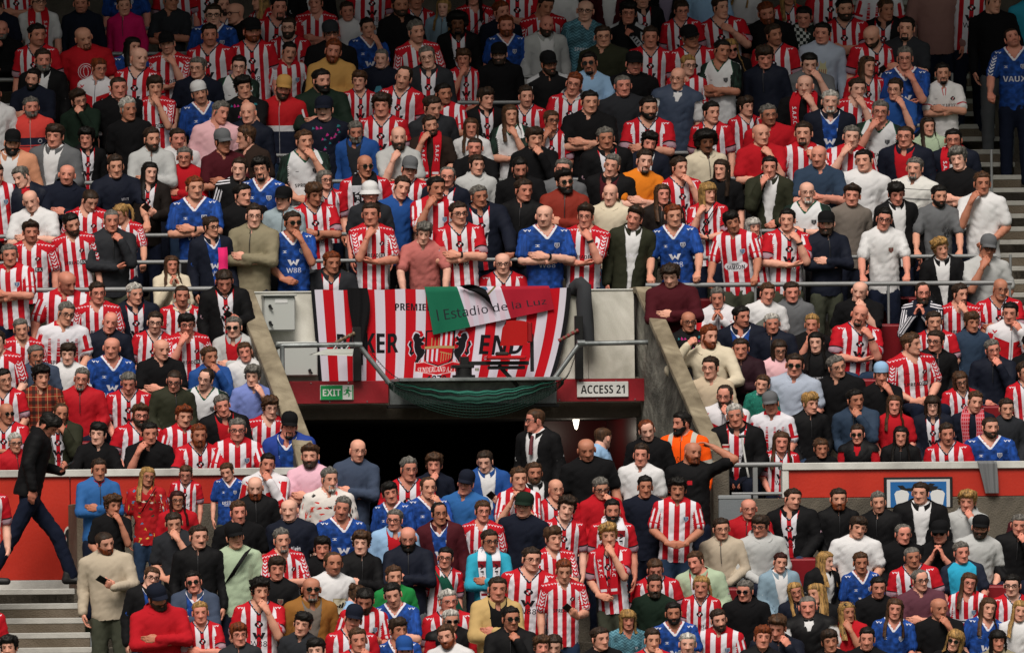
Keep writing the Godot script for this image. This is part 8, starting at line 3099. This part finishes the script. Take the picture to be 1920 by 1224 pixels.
	fan(-13, -2.84, 1.66, "m", "short.k stub -", "bl88", "cross", "dz=-0.20", "person in blue football shirt, arms crossed, in the lower rows")
	fan(-13, -2.34, 1.23, "m", "short.b short.r -", "tee.white", "sit", "seated", "")
	fan(-13, -1.85, 1.69, "m", "short.d - -", "open.sand/black", "cross", "", "person in sandy jacket over black top, arms crossed")
	fan(-13, -1.29, 1.11, "m", "short.d - -", "jkt.black", "sit", "seated pitch=20", "")
	fan(-13, -0.83, 1.19, "m", "short.d - -", "tee.black", "sit", "seated", "")
	fan(-13, -0.30, 1.17, "m", "short.d - -", "st88", "mouth", "seated", "")
	fan(-13, 0.05, 1.13, "o", "short.w stub.g -", "tee.grey", "sit", "seated", "")
	fan(-13, 0.78, 1.17, "b", "fringe.r - -", "jkt.black", "sit", "seated dz=0.14", "")
	fan(-13, 1.00, 1.26, "m", "quiff.b - -", "jkt.navy", "mouth", "seated pitch=20 dz=-0.20", "")
	fan(-13, 1.47, 1.14, "b", "fringe.d - -", "tee.black", "sit", "seated yaw=15 pitch=12", "")
	fan(-13, 1.85, 1.16, "m", "short.k stub -", "tee.black", "sit", "seated", "")
	fan(-13, 2.72, 1.14, "w", "bob.l - sg", "tee.black", "sit", "seated", "")
	fan(-13, 3.16, 1.13, "w", "bob.k - -", "jkt.khaki", "sit", "seated", "")
	fan(-14, -6.79, 1.46, "m", "curly.k - -", "tee.charcoal", "side", "", "")
	fan(-14, -4.54, 1.56, "b", "fringe.r - gl", "jkt.charcoal", "side", "", "")
	fan(-14, -3.91, 1.66, "b", "fringe.k - -", "polo.charcoal", "side", "", "")
	fan(-14, -3.42, 1.70, "m", "cap.navy stub -", "st88", "side", "", "")
	fan(-14, -2.96, 1.59, "b", "fringe.d - -", "bl0", "side", "", "")
	fan(-14, -1.81, 1.69, "m", "short.k stub sg", "jkt.black", "chin", "dz=-0.20", "person in black jacket in sunglasses, hand on chin, in the lower rows")
	fan(-14, -1.56, 1.41, "b", "curly.b - -", "tee.black", "side", "dz=0.14", "")
	fan(-15, -3.86, 1.69, "m", "fringe.k - -", "tee.charcoal", "side", "", "")
	fan(-15, -3.46, 1.79, "m", "short.b - -", "st88", "mouth", "", "")
	fan(-15, -3.02, 1.68, "m", "cap.blue - -", "bl0", "side", "", "")
